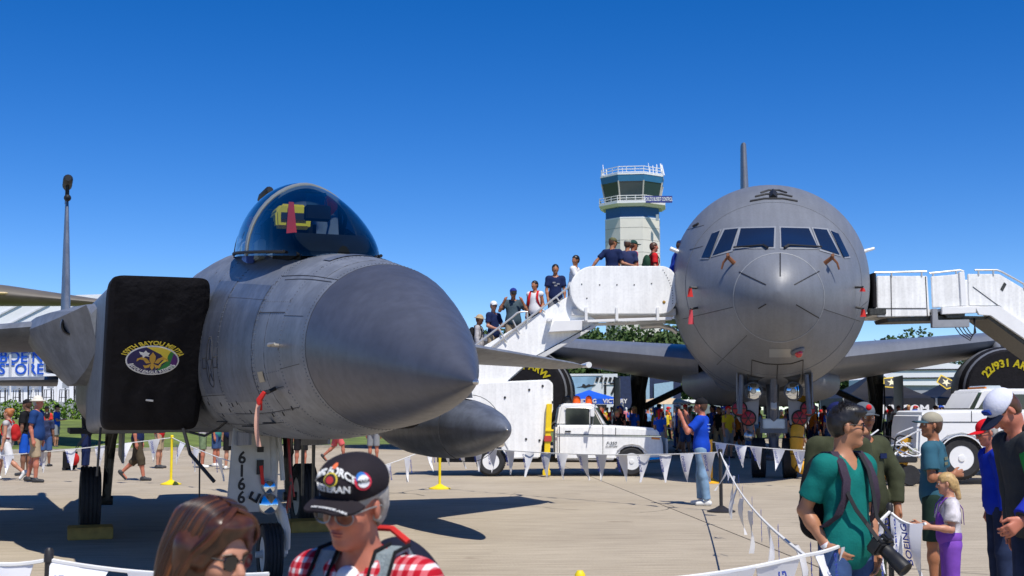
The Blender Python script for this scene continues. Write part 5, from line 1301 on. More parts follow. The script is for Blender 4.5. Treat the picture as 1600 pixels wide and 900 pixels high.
def person(label, loc, rz, H=1.75, skin='light', top=None, sleeve='short', bottom=None, legs='trousers', shoes=None, hair=('brown', 'short'), hat=None, vox=.02,
           lean=0., side=0., twist=0., head=(0, 0, 0), armR=None, armL=None, handR=None, handL=None, legR=None, legL=None, group=None, simple=False, glasses=False,
           girth=1., fingers=False, curl=.5, hem=.10, vneck=False, hatfn=None, drop=True, wrinkle=.0, sink=0., loose=1., armworld=True, extra=None):
    rz = R(rz); lean, side, twist = R(lean), R(side), R(twist); head = [R(h) for h in head]
    k = H / 1.75
    root = thing('person', label, 'person', loc, rz, group)
    root.scale = (k, k, k)
    Wi = Matrix.Rotation(-rz, 3, 'Z')
    conv = (lambda v: (Wi @ Vector(v)).normalized()) if armworld else (lambda v: Vector(v).normalized())
    TB = Matrix.Rotation(lean, 3, 'Y') @ Matrix.Rotation(side, 3, 'X')
    TS = TB @ Matrix.Rotation(twist, 3, 'Z')
    P0 = Vector((0, 0, .95))
    J = {}
    legd = {}
    for s, leg in ((1, legL), (-1, legR)):
        th, shn = leg if leg else ((.02, .03 * s, -1), (-.02, .02 * s, -1))
        th, shn = (conv(th), conv(shn)) if (leg and armworld) else (Vector(th).normalized(), Vector(shn).normalized())
        hj = P0 + Vector((0, .092 * s, -.04)); kn = hj + th * .42; an = kn + shn * .41
        legd[s] = (hj, kn, an)
    low = min(legd[1][2].z, legd[-1][2].z) - .075
    if drop:
        dz = Vector((0, 0, -low)); P0 = P0 + dz
        legd = {s: tuple(q + dz for q in v) for s, v in legd.items()}
    U = TB @ Vector((0, 0, 1))
    S = P0 + U * .475
    N = P0 + U * .50
    HM = TS @ rotm(head[0], head[1], head[2])
    HC = N + U * .05 + (TS @ rotm(head[0], head[1] * .5, head[2] * .5)) @ Vector((.02, 0, .125))
    hv = lambda x, y, z: HC + HM @ Vector((x, y, z))
    tv = lambda x, y, z: P0 + TB @ Vector((x, y, z))
    sv = lambda x, y, z: S + TS @ Vector((x, y, z))
    arms = {}
    for s, arm in ((1, armL), (-1, armR)):
        if arm: up, fo = conv(arm[0]), conv(arm[1])
        else: up, fo = TB @ Vector((-.03, .16 * s, -1)).normalized(), TB @ Vector((.18, .04 * s, -1)).normalized()
        sj = sv(0, .172 * s * girth ** .5, -.035); el = sj + up * .275; wr = el + fo * .245
        hd = (handL if s > 0 else handR); hd = conv(hd) if hd else fo
        arms[s] = (sj, el, wr, hd)
    J.update(P0=P0, S=S, N=N, HC=HC, HM=HM, TB=TB, TS=TS, U=U, arms=arms, legs=legd, hv=hv, tv=tv, sv=sv, root=root, k=k)
    tm = np.array(TB); hm = np.array(HM); sm = np.array(TS); g = girth
    def torso(b, z=0):
        b.ell(sv(.0, 0, -.16), (.108 * g, .152 * g, .185), sm, .05, z); b.ell(tv(.012 * g, 0, .13), (.102 * g * g, .138 * g, .16), tm, .06, z); b.ell(tv(-.005, 0, -.01), (.108 * g, .155 * g, .115), tm, .05, z)
        b.cone(sv(0, -.125 * g ** .5, -.035), sv(0, .125 * g ** .5, -.035), .058, .058, .04, z)
        b.cone(sv(-.01, 0, .02), sv(-.01, .11, -.03), .048, .045, .03, z); b.cone(sv(-.01, 0, .02), sv(-.01, -.11, -.03), .048, .045, .03, z)
    def headp(b, z=0, fine=True):
        b.cone(sv(-.012, 0, -.02), hv(-.022, 0, -.06), .054, .052, .03, z)
        b.ell(hv(-.012, 0, .032), (.094, .074, .082), hm, .02, z); b.ell(hv(.028, 0, -.03), (.060, .058, .082), hm, .03, z)
        b.cone(hv(-.005, 0, -.075), hv(.055, 0, -.093), .045, .027, .025, z)
        if fine:
            b.ell(hv(.074, 0, .022), (.018, .046, .013), hm, .012, z); b.cone(hv(.084, 0, .014), hv(.108, 0, -.028), .009, .0135, .012, z); b.ell(hv(.094, 0, -.033), (.013, .02, .009), hm, .008, z)
            b.ell(hv(.082, 0, -.057), (.013, .023, .006), hm, .006, z); b.ell(hv(.079, 0, -.069), (.013, .021, .007), hm, .006, z); b.ell(hv(.070, 0, -.094), (.02, .022, .017), hm, .012, z)
            for s in (1, -1):
                b.ell(hv(-.004, .077 * s, -.006), (.019, .010, .031), hm @ np.array(Matrix.Rotation(R(18 * s), 3, 'Z')), .008, z); b.ell(hv(.056, .036 * s, -.026), (.026, .022, .022), hm, .02, z)
                b.ell(hv(.096, .031 * s, .003), (.014, .017, .009), hm, 0, z, sub=True)
                b.ell(hv(.079, .031 * s, .003), (.013, .014, .012), hm, .004, z)
    def handp(b, s, z=0):
        sj, el, wr, hd = arms[s]
        inward = (TB @ Vector((0, -s, 0)))
        n = (inward - hd * inward.dot(hd)); n = n.normalized() if n.length > .15 else (TB @ Vector((1, 0, 0))).cross(hd).normalized()
        sd = hd.cross(n) * 1.0
        fw = TB @ Vector((1, 0, .2))
        if sd.dot(fw) < 0: sd = -sd
        if not fingers:
            b.cone(wr, wr + hd * .09, .030, .034, .02, z); b.cone(wr + hd * .09, wr + hd * .15 + n * .02, .028, .016, .02, z); b.cone(wr + hd * .03 + sd * .025, wr + hd * .085 + sd * .045 + n * .01, .014, .011, .01, z); return
        for q in (-.024, -.008, .008, .024): b.cone(wr + hd * .01 + sd * q * .6, wr + hd * .085 + sd * q, .017, .0135, .012, z)
        for q, L in ((-.030, .062), (-.010, .078), (.011, .084), (.031, .074)):
            a = wr + hd * .085 + sd * q; c = curl
            d1 = (hd * math.cos(c) + n * math.sin(c)); d2 = (hd * math.cos(2.1 * c) + n * math.sin(2.1 * c)); d3 = (hd * math.cos(2.9 * c) + n * math.sin(2.9 * c))
            p1 = a + d1 * L * .5; p2 = p1 + d2 * L * .3; p3 = p2 + d3 * L * .22
            b.cone(a, p1, .0095, .0088, .004, z); b.cone(p1, p2, .0088, .008, .003, z); b.cone(p2, p3, .008, .0068, .003, z)
        t0 = wr + hd * .02 + sd * .026; t1 = wr + hd * .058 + sd * .052 + n * .012; t2 = t1 + (hd * .9 + sd * .1 + n * .35).normalized() * .036
        b.cone(t0, t1, .016, .0115, .01, z); b.cone(t1, t2, .0112, .0085, .003, z)
    def armp(b, z=0, part='all'):
        for s in (1, -1):
            sj, el, wr, hd = arms[s]
            b.ell(sj, (.056, .056, .06), None, .04, z); b.cone(sj, el, .049, .039, .03, z); b.cone(el, el.lerp(wr, .35), .039, .041, .02, z); b.cone(el.lerp(wr, .3), wr, .040, .027, .02, z)
            handp(b, s, z)
    def footdir(s):
        hj, kn, an = legd[s]; sh = (an - kn).normalized()
        f = Vector((1, .12 * s, 0)); f = (f - sh * f.dot(sh) * (0 if sh.z < -.9 else 1.0)).normalized(); return f
    def legp(b, z=0, foot=True, w=1.):
        for s in (1, -1):
            hj, kn, an = legd[s]
            b.cone(hj, kn, .082 * w * g ** .5, .055 * w, .04, z); b.cone(kn, kn.lerp(an, .35), .053, .054, .02, z); b.cone(kn.lerp(an, .3), an, .053, .035, .03, z)
            if foot:
                f = footdir(s); b.cone(an + Vector((0, 0, -.03)) - f * .03, an + f * .13 + Vector((0, 0, -.045)), .036, .028, .02, z)
    # ---- far figures: one mesh with zones
    if simple:
        b = SDF(); headp(b, 0, False); armp(b, 0); legp(b, 0)
        t2 = SDF()
        torso(b, 1)
        for s in (1, -1):
            sj, el, wr, hd = arms[s]; b.cone(sj, el if sleeve == 'long' else sj.lerp(el, .62), .062, .058, .02, 1)
            if sleeve == 'long': b.cone(el, wr, .055, .042, .02, 1)
            hj, kn, an = legd[s]
            if legs == 'shorts': b.cone(hj, hj.lerp(kn, .9), .10, .085, .03, 2)
            else: b.cone(hj, kn, .098, .075, .03, 2); b.cone(kn, an, .075, .058, .03, 2)
            f = footdir(s); b.cone(an + Vector((0, 0, -.035)) - f * .035, an + f * .14 + Vector((0, 0, -.045)), .046, .038, .01, 3)
        b.ell(hv(-.02, 0, .045), (.105, .086, .088), hm, .01, 4)
        if hat: b.cone(hv(.05, 0, .075), hv(.15, 0, .055), .05, .035, .02, 4)
        if hair[1] == 'long': b.cone(hv(-.07, 0, .02), hv(-.09, 0, -.16), .06, .045, .02, 4)
        b.build('body', [SKIN[skin], top, bottom, shoes or SHOE, hat or HAIR[hair[0]]], root, vox)
        return J
    # ---- nearer figures: one continuous body, clothing as parts
    b = SDF(); torso(b); headp(b); armp(b); legp(b, 0, True)
    body = b.build('body', SKIN[skin], root, vox)
    if top is not None:
        c = SDF(); torso(c)
        for s in (1, -1):
            sj, el, wr, hd = arms[s]; c.ell(sj, (.058, .058, .062), None, .04)
            if sleeve == 'short':
                e = sj.lerp(el, .72); c.cone(sj, e, .056 * loose, .060 * loose, .03, 0, True)
            elif sleeve == 'long': c.cone(sj, el, .058 * loose, .050 * loose, .03); c.cone(el, el.lerp(wr, .95), .050 * loose, .038 * loose, .03, 0, True)
            else: c.cone(sj, sj + Vector((0, 0, .01)), .05, .05, .02)
        c.ell(tv(.01, 0, .02), (.118 * g * g, .16 * g, .17), tm, .05)
        c.cone(sv(.0, 0, .0), sv(.03, 0, .12), .056, .075, 0, 0, False, True)
        if vneck: c.cone(sv(.10, 0, .02), sv(.125, 0, -.07), .05, .012, 0, 0, False, True)
        c.cone(hv(-.02, 0, -.05), hv(-.02, 0, .3), .09, .1, 0, 0, False, True)
        hp = tv(0, 0, -hem)
        c.build('shirt', top, root, vox, grow=.013 * (1 if g <= 1.1 else 1.2), planes=[(hp, -(TB @ Vector((0, 0, 1))))], wrinkle=wrinkle, freq=22)
    if bottom is not None:
        c = SDF(); c.ell(tv(-.005, 0, -.01), (.108 * g, .155 * g, .115), tm, .05)
        for s in (1, -1):
            hj, kn, an = legd[s]
            if legs == 'shorts': c.cone(hj, hj.lerp(kn, .95), .088 * g ** .5, .082, .03, 0, True)
            elif legs == 'capri': c.cone(hj, kn, .088, .080, .03); c.cone(kn, kn.lerp(an, .35), .078, .072, .03, 0, True)
            else: c.cone(hj, kn, .086 * g ** .5, .066, .03); c.cone(kn, kn.lerp(an, .93), .064, .054, .03, 0, True)
        wp = tv(0, 0, .08)
        c.build('shorts' if legs == 'shorts' else 'trousers', bottom, root, vox, grow=.012, planes=[(wp, TB @ Vector((0, 0, 1)))], wrinkle=wrinkle * .8, freq=18)
    for s in (1, -1):
        hj, kn, an = legd[s]; f = footdir(s); c = SDF()
        up = Vector((0, 0, 1)) if f.z < .3 and f.z > -.3 else (kn - an).normalized()
        c.cone(an - f * .04 - up * .03, an + f * .15 - up * .045, .044, .038, .02); c.cone(an - up * .0, an - up * .04, .044, .044, .02)
        c.build('shoe', shoes or SHOE, root, max(vox * .7, .008), planes=[(an - up * .078, -up)])
    if vox < .012:
        bm_ = HAIR[hair[0]] if isinstance(hair[0], str) else hair[0]
        for s in (1, -1): MB().tube([hv(.0925, .013 * s, .019), hv(.0915, .03 * s, .025), hv(.076, .05 * s, .02)], [.0028, .0036, .0018], 5).build('eyebrow', bm_, root)
        lp_ = M('lips', (.36, .10, .075), .45, var=.05)
        MB().ell(hv(.0865, 0, -.0585), (.0095, .020, .0042), 10, 6, HM).build('lip', lp_, root); MB().ell(hv(.0835, 0, -.0672), (.0095, .018, .005), 10, 6, HM).build('lip', lp_, root)
    # hair and headgear
    hs = hair[1]; HMt = HAIR[hair[0]] if isinstance(hair[0], str) else hair[0]
    if hs and hs != 'none':
        c = SDF(); hg = .008 if not hat else .003
        c.ell(hv(-.016, 0, .038), (.095, .077, .083), hm, .02)
        if hs == 'short': c.ell(hv(-.04, 0, -.01), (.066, .073, .08), hm, .03)
        if hs == 'spiky': c.ell(hv(-.042, 0, .0), (.060, .069, .07), hm, .03)
        if hs == 'spiky': c.ell(hv(.02, 0, .09), (.085, .062, .035), hm, .03)
        if hs == 'long':
            c.ell(hv(-.045, 0, -.02), (.085, .088, .10), hm, .03); c.cone(hv(-.06, .035, -.03), hv(-.065, .05, -.20), .06, .04, .03); c.cone(hv(-.06, -.035, -.03), hv(-.065, -.05, -.20), .06, .04, .03)
        if hs == 'bun': c.ell(hv(-.05, 0, 0), (.07, .075, .08), hm, .03); c.ell(hv(-.10, 0, .07), (.05, .05, .05), hm, .03)
        if hs == 'tail': c.ell(hv(-.045, 0, -.01), (.066, .073, .085), hm, .03); c.cone(hv(-.10, 0, .0), hv(-.12, 0, -.17), .035, .022, .02)
        # face opening
        c.ell(hv(.085, 0, -.045), (.075, .072, .10), hm, 0, 0, True); c.ell(hv(.02, 0, -.10), (.08, .12, .06 if hs != 'long' else .02), hm, 0, 0, True)
        for s in (1, -1): c.ell(hv(.012, .085 * s, -.025), (.034, .03, .045), hm, 0, 0, True) if hs not in ('long',) else None
        c.build('hair', HMt, root, max(vox * .8, .005), grow=hg, wrinkle=.003, freq=90)
    if hat:
        style = hat[1]; mt = hat[0]
        c = SDF()
        if style in ('cap', 'capback'):
            c.ell(hv(-.012, 0, .048), (.106, .088, .085), hm, .02)
            pln = [(hv(0, 0, .028), -(HM @ Vector((.12 if style == 'cap' else -.12, 0, 1)).normalized()))]
            cap = c.build('cap', mt, root, max(vox * .8, .006), planes=pln)
            sgn = 1 if style == 'cap' else -1; rows = []
            for i in range(5):
                x = .062 + .030 * i; wd = .078 * math.sqrt(max(0.02, 1 - (i / 4.4) ** 2.2)); row = []
                for j in range(7):
                    y = wd * (-1 + j / 3.); row.append(hv(sgn * x, y, .042 - .012 * (i / 4) - 3.4 * y * y))
                rows.append(row)
            vb = MB(); nn = 7
            vsu = [p for r_ in rows for p in r_]; off = HM @ Vector((0, 0, -.006)); vsd = [p + off for p in vsu]; m_ = len(vsu)
            fs = []
            for i in range(4):
                for j in range(6):
                    q = i * nn + j; fs += [(q, q + 1, q + nn + 1, q + nn), (m_ + q, m_ + q + nn, m_ + q + nn + 1, m_ + q + 1)]
            edge = [j for j in range(nn)] + [i * nn + nn - 1 for i in range(1, 5)] + [4 * nn + j for j in range(nn - 2, -1, -1)] + [i * nn for i in range(3, 0, -1)]
            for a_, b_ in zip(edge, edge[1:] + edge[:1]): fs.append((a_, b_, b_ + m_, a_ + m_))
            vb.add(vsu + vsd, fs).build('brim', hat[2] if len(hat) > 2 else mt, cap)
            J['cap'] = cap
        else:
            c.ell(hv(-.012, 0, .055), (.104, .088, .095), hm, .02); c.ell(hv(-.008, 0, .035), (.175, .155, .016), hm, .03)
            J['cap'] = c.build('hat', mt, root, max(vox * .8, .008), planes=[(hv(0, 0, .024), -(HM @ Vector((0, 0, 1))))])
    if glasses:
        gm = MB()
        for s in (1, -1):
            pts = [(.0, .002), (.005, .012), (.025, .018), (.042, .014), (.046, .0), (.040, -.020), (.022, -.026), (.006, -.018)]
            fr_ = [hv(.100 - .3 * (.006 + y) ** 1.0 * .55, s * (.006 + y), .004 + z) for y, z in pts]; bk = [q - HM @ Vector((.005, 0, 0)) for q in fr_]
            n_ = len(fr_); gm.add(fr_ + bk, [tuple(range(n_)), tuple(range(n_, 2 * n_))[::-1]] + [(i, (i + 1) % n_, n_ + (i + 1) % n_, n_ + i) for i in range(n_)])
        sg_ = gm.build('sunglasses', glasses if not isinstance(glasses, bool) else SGLASS, root, smooth=False)
        for s in (1, -1): MB().tube([hv(.088, s * .053, .010), hv(.04, s * .078, .012), hv(-.02, s * .083, .008)], .0028, 5).build('temple_arm', BLACK, sg_)
        MB().tube([hv(.100, -.010, .008), hv(.106, 0, .011), hv(.100, .010, .008)], .0025, 5).build('bridge', BLACK, sg_)
    elif vox < .012:
        for s in (1, -1):
            e = MB().ell(hv(.0805, .031 * s, .003), (.0125, .0125, .0115), 10, 8).build('eye', M('eye_white', (.7, .68, .64), .2, var=0), root)
            MB().ell(hv(.0905, .031 * s, .003), (.004, .0055, .0055), 8, 6).build('iris', BLACK, e)
    return J
def pack(J, label, mat, w=.30, h=.44, d=.17, straps=None, back=-.115):
    """backpack worn on the back with two shoulder straps"""
    sv, TS = J['sv'], J['TS']; root = J['root']
    c = SDF(); c.ell(sv(back - d * .35, 0, -.22), (d * .62, w * .5, h * .52), np.array(TS), .03); c.cone(sv(back - d * .4, -w * .25, -.38), sv(back - d * .4, w * .25, -.38), d * .42, d * .42, .05); c.ell(sv(back - d * .85, 0, -.30), (d * .25, w * .36, h * .24), np.array(TS), .03)
    p = c.build('backpack', mat, None, .012 if straps else .02)
    p.location = root.location; p.rotation_euler = root.rotation_euler; p.scale = root.scale
    tag(p, label, 'backpack')
    for s in (1, -1):
        mb = MB(); pts = [(-.12, .085, -.02), (-.06, .095, .055), (.02, .10, .058), (.085, .105, -.01), (.125, .11, -.10), (.128, .125, -.20), (.09, .15, -.30), (.0, .165, -.36), (-.10, .14, -.38)]
        rows = []
        for i, (x, y, z) in enumerate(pts):
            w2 = .03; rows.append([sv(x, s * (y - w2), z), sv(x, s * (y + w2), z), sv(x * 1.0 - .012 * (1 if x > 0 else -1), s * (y + w2), z - .010), sv(x - .012 * (1 if x > 0 else -1), s * (y - w2), z - .010)])
        mb.loft(rows).build('shoulder_strap', straps or mat, p)
    return p
# ------------------------------------------------------------------ who stands where
def at_ground(u, v): q = G(u, v); return (q.x, q.y, 0)
def at(u, D, z=0): return (P(u, 640, D).x, D, z)
DSx = D1 + .75
def on_stair(u):   # tread height under pixel column u
    return P(u, 533 + (868 - u) * .59, D1).z + .17
def stair(u): return (P(u, 500, DSx).x, DSx, on_stair(u))
def deck_(u, dd=.75): return (P(u, 488, D1 + dd).x, D1 + dd, P(u, 489, D1).z + .1)
SG = 'people on the boarding stair'
TAN = cloth('tan_hat', (.42, .32, .19)); CAMO = cloth('camo', (.10, .10, .05), .4); PRNT = cloth('print_grey', (.42, .40, .40), .45)
J = person('person in tan bucket hat and grey print shirt lowest on the stair', stair(748), -10, 1.62, 'tan', PRNT, 'long', DJEAN, hat=(TAN, 'bucket'), hair=('brown', 'short'), group=SG, head=(0, 10, 0))
pack(J, 'black backpack on the person in the tan bucket hat', BLKC)
J = person('man in white cap and navy shirt holding the stair rail', stair(771), -40, 1.76, 'light', NAVY, 'short', KHA, hat=(WHC, 'cap'), glasses=True, group=SG, head=(-30, 0, 0), armR=((-.1, -.2, -1), (.8, -.5, -.3)), armL=((.3, -.1, -.8), (.9, -.3, .1)))
J = person('man in blue cap holding a camera to his face on the stair', stair(802), -85, 1.80, 'tan', cloth('teal_grey', (.055, .085, .105)), 'short', KHA, 'shorts', hat=(cloth('cap_blue', (.02, .035, .22)), 'cap'), group=SG, girth=1.12, armR=((-.55, -.45, -.75), (.45, -.35, .9)), armL=((.55, -.45, -.75), (-.45, -.35, .9)))
c = J['hv'](.17, 0, .0); cm = thing('camera', 'black camera held up by the man in the blue cap', 'camera', J['root'].location, J['root'].rotation_euler.z); cm.scale = J['root'].scale
MB().box(c, (.07, .13, .085)).build('camera_body', BLACK, cm, bevel=.01); MB().lathe([(.035, 0), (.04, .07), (.038, .09)], c, (1, 0, 0), 12).build('lens', BLACK, cm)
J = person('person in white sleeveless top with red backpack straps on the stair', stair(836), -115, 1.68, 'tan', WHC, 'none', BLKC, 'shorts', hair=('black', 'short'), group=SG, head=(-10, 0, 0), armL=((.2, 0, -1), (-.2, -.6, -.6)))
pack(J, 'dark backpack with red straps on the person in white', BLKC, straps=REDT)
J = person('man in navy printed T-shirt standing with arms down on the stair', stair(868), -88, 1.80, 'tan', NAVY, 'short', GRYC, hair=('black', 'short'), group=SG, armR=((-.15, -.1, -1), (.1, -.35, -.9)), armL=((.15, -.1, -1), (.05, -.35, -.9)))
for dx, dz in ((-.02, .02), (.03, -.01), (0, -.05)): MB().box(J['sv'](.126, dx * 2, -.16 + dz), (.006, .07, .035)).build('shirt_print', GRYC, J['root'])
J = person('man in white T-shirt looking down the stair with folded arms', stair(895), -20, 1.78, 'tan', WHC, 'short', GRYC, hair=('black', 'short'), group=SG, head=(-110, 8, 0), lean=8, armR=((.35, -.2, -.8), (.8, -.3, .15)), armL=((.5, 0, -.8), (.6, -.5, .1)))
PG = 'people on the stair platform'
J = person('man in navy shirt and camo cap leaning with arms spread on the platform', deck_(957, .35), 78, 1.80, 'tan', NAVY, 'short', DJEAN, hat=(CAMO, 'cap'), group=PG, head=(-60, 8, 0), armL=((-.75, -.15, -.75), (-.6, -.15, -.85)), armR=((.25, -.1, -1), (.9, -.25, -.25)))
J = person('man in navy shirt and pale grey cap, back turned on the platform', deck_(981, .7), 85, 1.80, 'tan', cloth('slate_navy', (.03, .04, .11)), 'short', DJEAN, hat=(cloth('cap_grey', (.30, .31, .27)), 'cap'), group=PG, head=(-20, 5, 0))
J = person('person in pink shirt and dark green cap behind the man in navy', deck_(990, 1.15), 10, 1.84, 'tan', cloth('pink', (.62, .03, .12)), 'short', DJEAN, hat=(cloth('cap_green', (.02, .06, .05)), 'cap'), group=PG)
J = person('man in red polo shirt facing the aircraft door', deck_(1022, .8), 5, 1.74, 'red', REDT, 'short', DJEAN, hair=('brown', 'short'), group=PG)
pack(J, 'dark green backpack on the man in the red polo shirt', cloth('pack_green', (.02, .06, .035)), w=.32)
J = person('man in blue shirt and navy cap stepping through the aircraft door', deck_(1053, .45), 0, 1.76, 'light', cloth('royal', (.018, .05, .34)), 'short', BLUT, hat=(NAVY, 'cap'), group=PG, lean=14, armR=((.25, -.2, -.9), (.9, 0, .35)), armL=((.35, .2, -.8), (.9, 0, .4)))
tag(MB().tube([P(1047, 388, D1 + .1), P(1066, 396, D1 + .1)], .05, 8).build('door_strut', WHT), 'white strut at the open left door of the tanker', 'strut')
tag(MB().tube([P(1345, 397, D1 + .6), P(1352, 392, D1 + .6), P(1366, 388, D1 + .6)], [.05, .045, .035], 8).build('door_strut', WHT), 'white strut at the right door of the tanker', 'strut')
# ---- left group behind the fighter
LG = 'visitors walking behind the fighter'
walkR = dict(legR=((.45, 0, -.9), (.1, 0, -1)), legL=((-.25, 0, -1), (-.75, 0, -.65)))
walkL = dict(legR=((-.45, 0, -.9), (-.1, 0, -1)), legL=((.3, 0, -1), (.75, 0, -.65)))
J = person('woman with ginger hair and red backpack walking out at far left', at(14, 29.5), 180, 1.68, 'light', PRNT, 'none', WHC, 'shorts', SHOEW, ('ginger', 'bun'), group=LG, vox=.016, **walkL)
pack(J, 'red backpack on the ginger woman at far left', cloth('bag_red', (.45, .02, .02)), w=.26, h=.34)
J = person('man in black cap and black shirt behind the man in the white hat', at(43, 31.5), 170, 1.86, 'brown', BLKC, 'short', BLUT, 'shorts', hat=(BLKC, 'cap'), group=LG, vox=.016)
pack(J, 'black backpack with green trim beside the white bucket hat', BLKC, w=.26)
J = person('man in white bucket hat, blue T-shirt and khaki shorts at left', at(58, 28.6), 0, 1.90, 'red', cloth('mid_blue', (.016, .05, .17)), 'short', KHA, 'shorts', SHOE, ('grey', 'short'), (cloth('hat_cream', (.68, .64, .54)), 'bucket'), group=LG, girth=1.12, vox=.014, legR=((.12, 0, -1), (.0, 0, -1)), legL=((-.2, 0, -1), (-.25, 0, -1)), armR=((-.15, -.1, -1), (.25, -.1, -1)))
J = person('boy in dark striped shirt and blue shorts, back turned', at(74, 36.5), 85, 1.55, 'brown', cloth('stripe', (.03, .04, .09), .6), 'short', cloth('shorts_blue', (.05, .10, .24)), 'shorts', SHOE, ('black', 'short'), group=LG, vox=.018)
J = person('person in coral red shirt and cap beyond the striped boy', at(73, 52), -90, 1.75, 'tan', cloth('coral', (.70, .05, .04)), 'short', GRYC, 'shorts', hat=(BLKC, 'cap'), group=LG, vox=.022)
J = person('man in bright blue shirt and dark shorts on the grass at left', at(89, 54), 0, 1.80, 'light', BLUT, 'short', GRYC, 'shorts', hat=(BLKC, 'cap'), group=LG, vox=.022, armR=((.3, 0, -1), (1, 0, .1)))
J = person('man in black jacket and camo hat with a trolley bag', at(136, 34.6), 0, 1.82, 'red', BLKC, 'long', NAVY, 'trousers', SHOE, ('brown', 'short'), (CAMO, 'bucket'), group=LG, vox=.016, armR=((.5, -.1, -.9), (.9, 0, -.2)), armL=((.4, 0, -.9), (.9, 0, -.2)))
t = thing('trolley_bag', 'black trolley bag behind the man in the black jacket', 'bag', at(112, 34.2), 0)
MB().box((0, 0, .28), (.34, .25, .52)).build('case', BLKC, t, bevel=.05); MB().tube([(.1, -.08, .5), (.42, -.08, .95), (.42, .08, .95), (.1, .08, .5)], .012, 6).build('pull_handle', BLACK, t)
for dy in (-.1, .1): MB().lathe([(.05, -.015), (.05, .015)], (-.12, dy, .05), (0, 1, 0), 12).build('wheel', BLACK, t)
tag(MB().ell((0, 0, 0), (.13, .10, .16)).build('pouch', cloth('bag_red', (.45, .02, .02))), 'small red pouch hanging on the black trolley bag', 'pouch').location = Vector(at(119, 34.0)) + Vector((0, 0, .3))
J = person('walker in brown cropped trousers striding behind the nose gear', at(216, 29.3), 0, 1.78, 'red', NAVY, 'short', cloth('brown', (.07, .055, .035)), 'capri', SHOE, group=LG, vox=.016, legR=((.28, 0, -1), (.18, 0, -1)), legL=((-.12, 0, -1), (-.75, 0, -.7)))
J = person('person in red shirt and stone shorts with white socks', at(250, 35.4), 0, 1.74, 'light', REDT, 'short', KHA, 'shorts', SHOE, group=LG, vox=.018)
J = person('person in green shorts facing right behind the yellow stanchion', at(318, 35.6), 10, 1.74, 'red', PRNT, 'short', cloth('sage', (.16, .22, .12), .3), 'shorts', SHOEW, group=LG, vox=.018, armR=((.3, 0, -1), (1, 0, -.1)))
J = person('person in blue shorts beside the green shorts', at(339, 36.5), -10, 1.72, 'red', cloth('teal_top', (.05, .30, .28)), 'short', JEAN, 'shorts', SHOEW, group=LG, vox=.018, armL=((.3, 0, -1), (1, 0, -.2)))
J = person('person in black shorts and white shoes, back turned', at(361, 34.6), 80, 1.76, 'light', NAVY, 'short', BLKC, 'shorts', SHOEW, group=LG, vox=.018)
J = person('person in black trousers at the numbered gear door', at(389, 35), 90, 1.74, 'light', BLKC, 'short', BLKC, 'trousers', SHOE, group=LG, vox=.018)
J = person('person in light blue top and black shorts behind the nose gear', at(471, 35), -80, 1.72, 'red', cloth('pale_blue', (.22, .42, .66)), 'short', BLKC, 'shorts', SHOEW, group=LG, vox=.018)
J = person('person in salmon pink shorts walking behind the nose gear', at(527, 40), 5, 1.76, 'red', BLKC, 'short', cloth('salmon', (.66, .13, .13)), 'shorts', SHOE, group=LG, vox=.018, **walkR)
J = person('person seen by one leg beside the drop tank', at(584, 39), 80, 1.74, 'red', GRYC, 'short', GRYC, 'shorts', SHOE, group=LG, vox=.018)
# ---- man photographing on the ramp
J = person('man in blue T-shirt and jeans raising a phone on the ramp', at(1096, 21.7), 155, 1.80, 'red', cloth('bright_blue', (.008, .055, .44)), 'short', LJEAN, 'trousers', SHOEW, ('brown', 'short'), (BLKC, 'cap'), vox=.013, wrinkle=.004, armR=((-.55, .15, -.62), (-.35, .1, .95)), armL=((-.6, -.2, -.6), (-.35, .2, .95)), legL=((.1, -.05, -1), (.12, 0, -1)), legR=((-.12, .1, -1), (.0, .0, -1)), head=(0, -6, 0))
h = J['arms'][1][2]
ph = MB().box((0, 0, 0), (.012, .15, .08)).build('phone', BLACK, None, bevel=.004); ph.location = J['root'].matrix_basis @ (h + Vector((.03, -.08, .08))); ph.rotation_euler = (0, 0, R(155)); tag(ph, 'black phone raised by the man in the blue T-shirt', 'phone')
for i in range(3): MB().box(J['sv'](-.124, 0, -.10 - .06 * i), (.004, .16 - .03 * i, .012)).build('shirt_print', cloth('print_pale', (.3, .45, .75)), J['root'])
# ---- crowd beyond the tanker
CGp = 'crowd beyond the tanker'
cols = [('white', WHC), ('navy', NAVY), ('red', REDT), ('blue', BLUT), ('grey', GRYC), ('black', BLKC), ('green', cloth('green', (.05, .22, .06))), ('yellow', cloth('yellow', (.75, .55, .03))), ('pink', cloth('pinkish', (.7, .2, .25))), ('sky blue', cloth('sky_blue', (.2, .4, .7))), ('orange', cloth('orange', (.75, .2, .02)))]
bots = [('khaki', KHA), ('black', BLKC), ('denim', JEAN), ('grey', GRYC), ('navy', NAVY)]
rg = random.Random(21)
spots = []
for k in range(78):
    spots.append((rg.uniform(884, 1345), rg.uniform(46, 84)))
spots += [(rg.uniform(890, 1340), rg.uniform(42, 58)) for _ in range(34)]
spots += [(rg.uniform(1376, 1516), rg.uniform(50, 64)) for _ in range(12)]
spots += [(rg.uniform(960, 1130), rg.uniform(86, 108)) for _ in range(14)]
used = set()
near = {'left': 'by the blue canopy', 'mid': 'left of nose gear', 'right': 'right of nose gear', 'tent': 'under black canopies'}
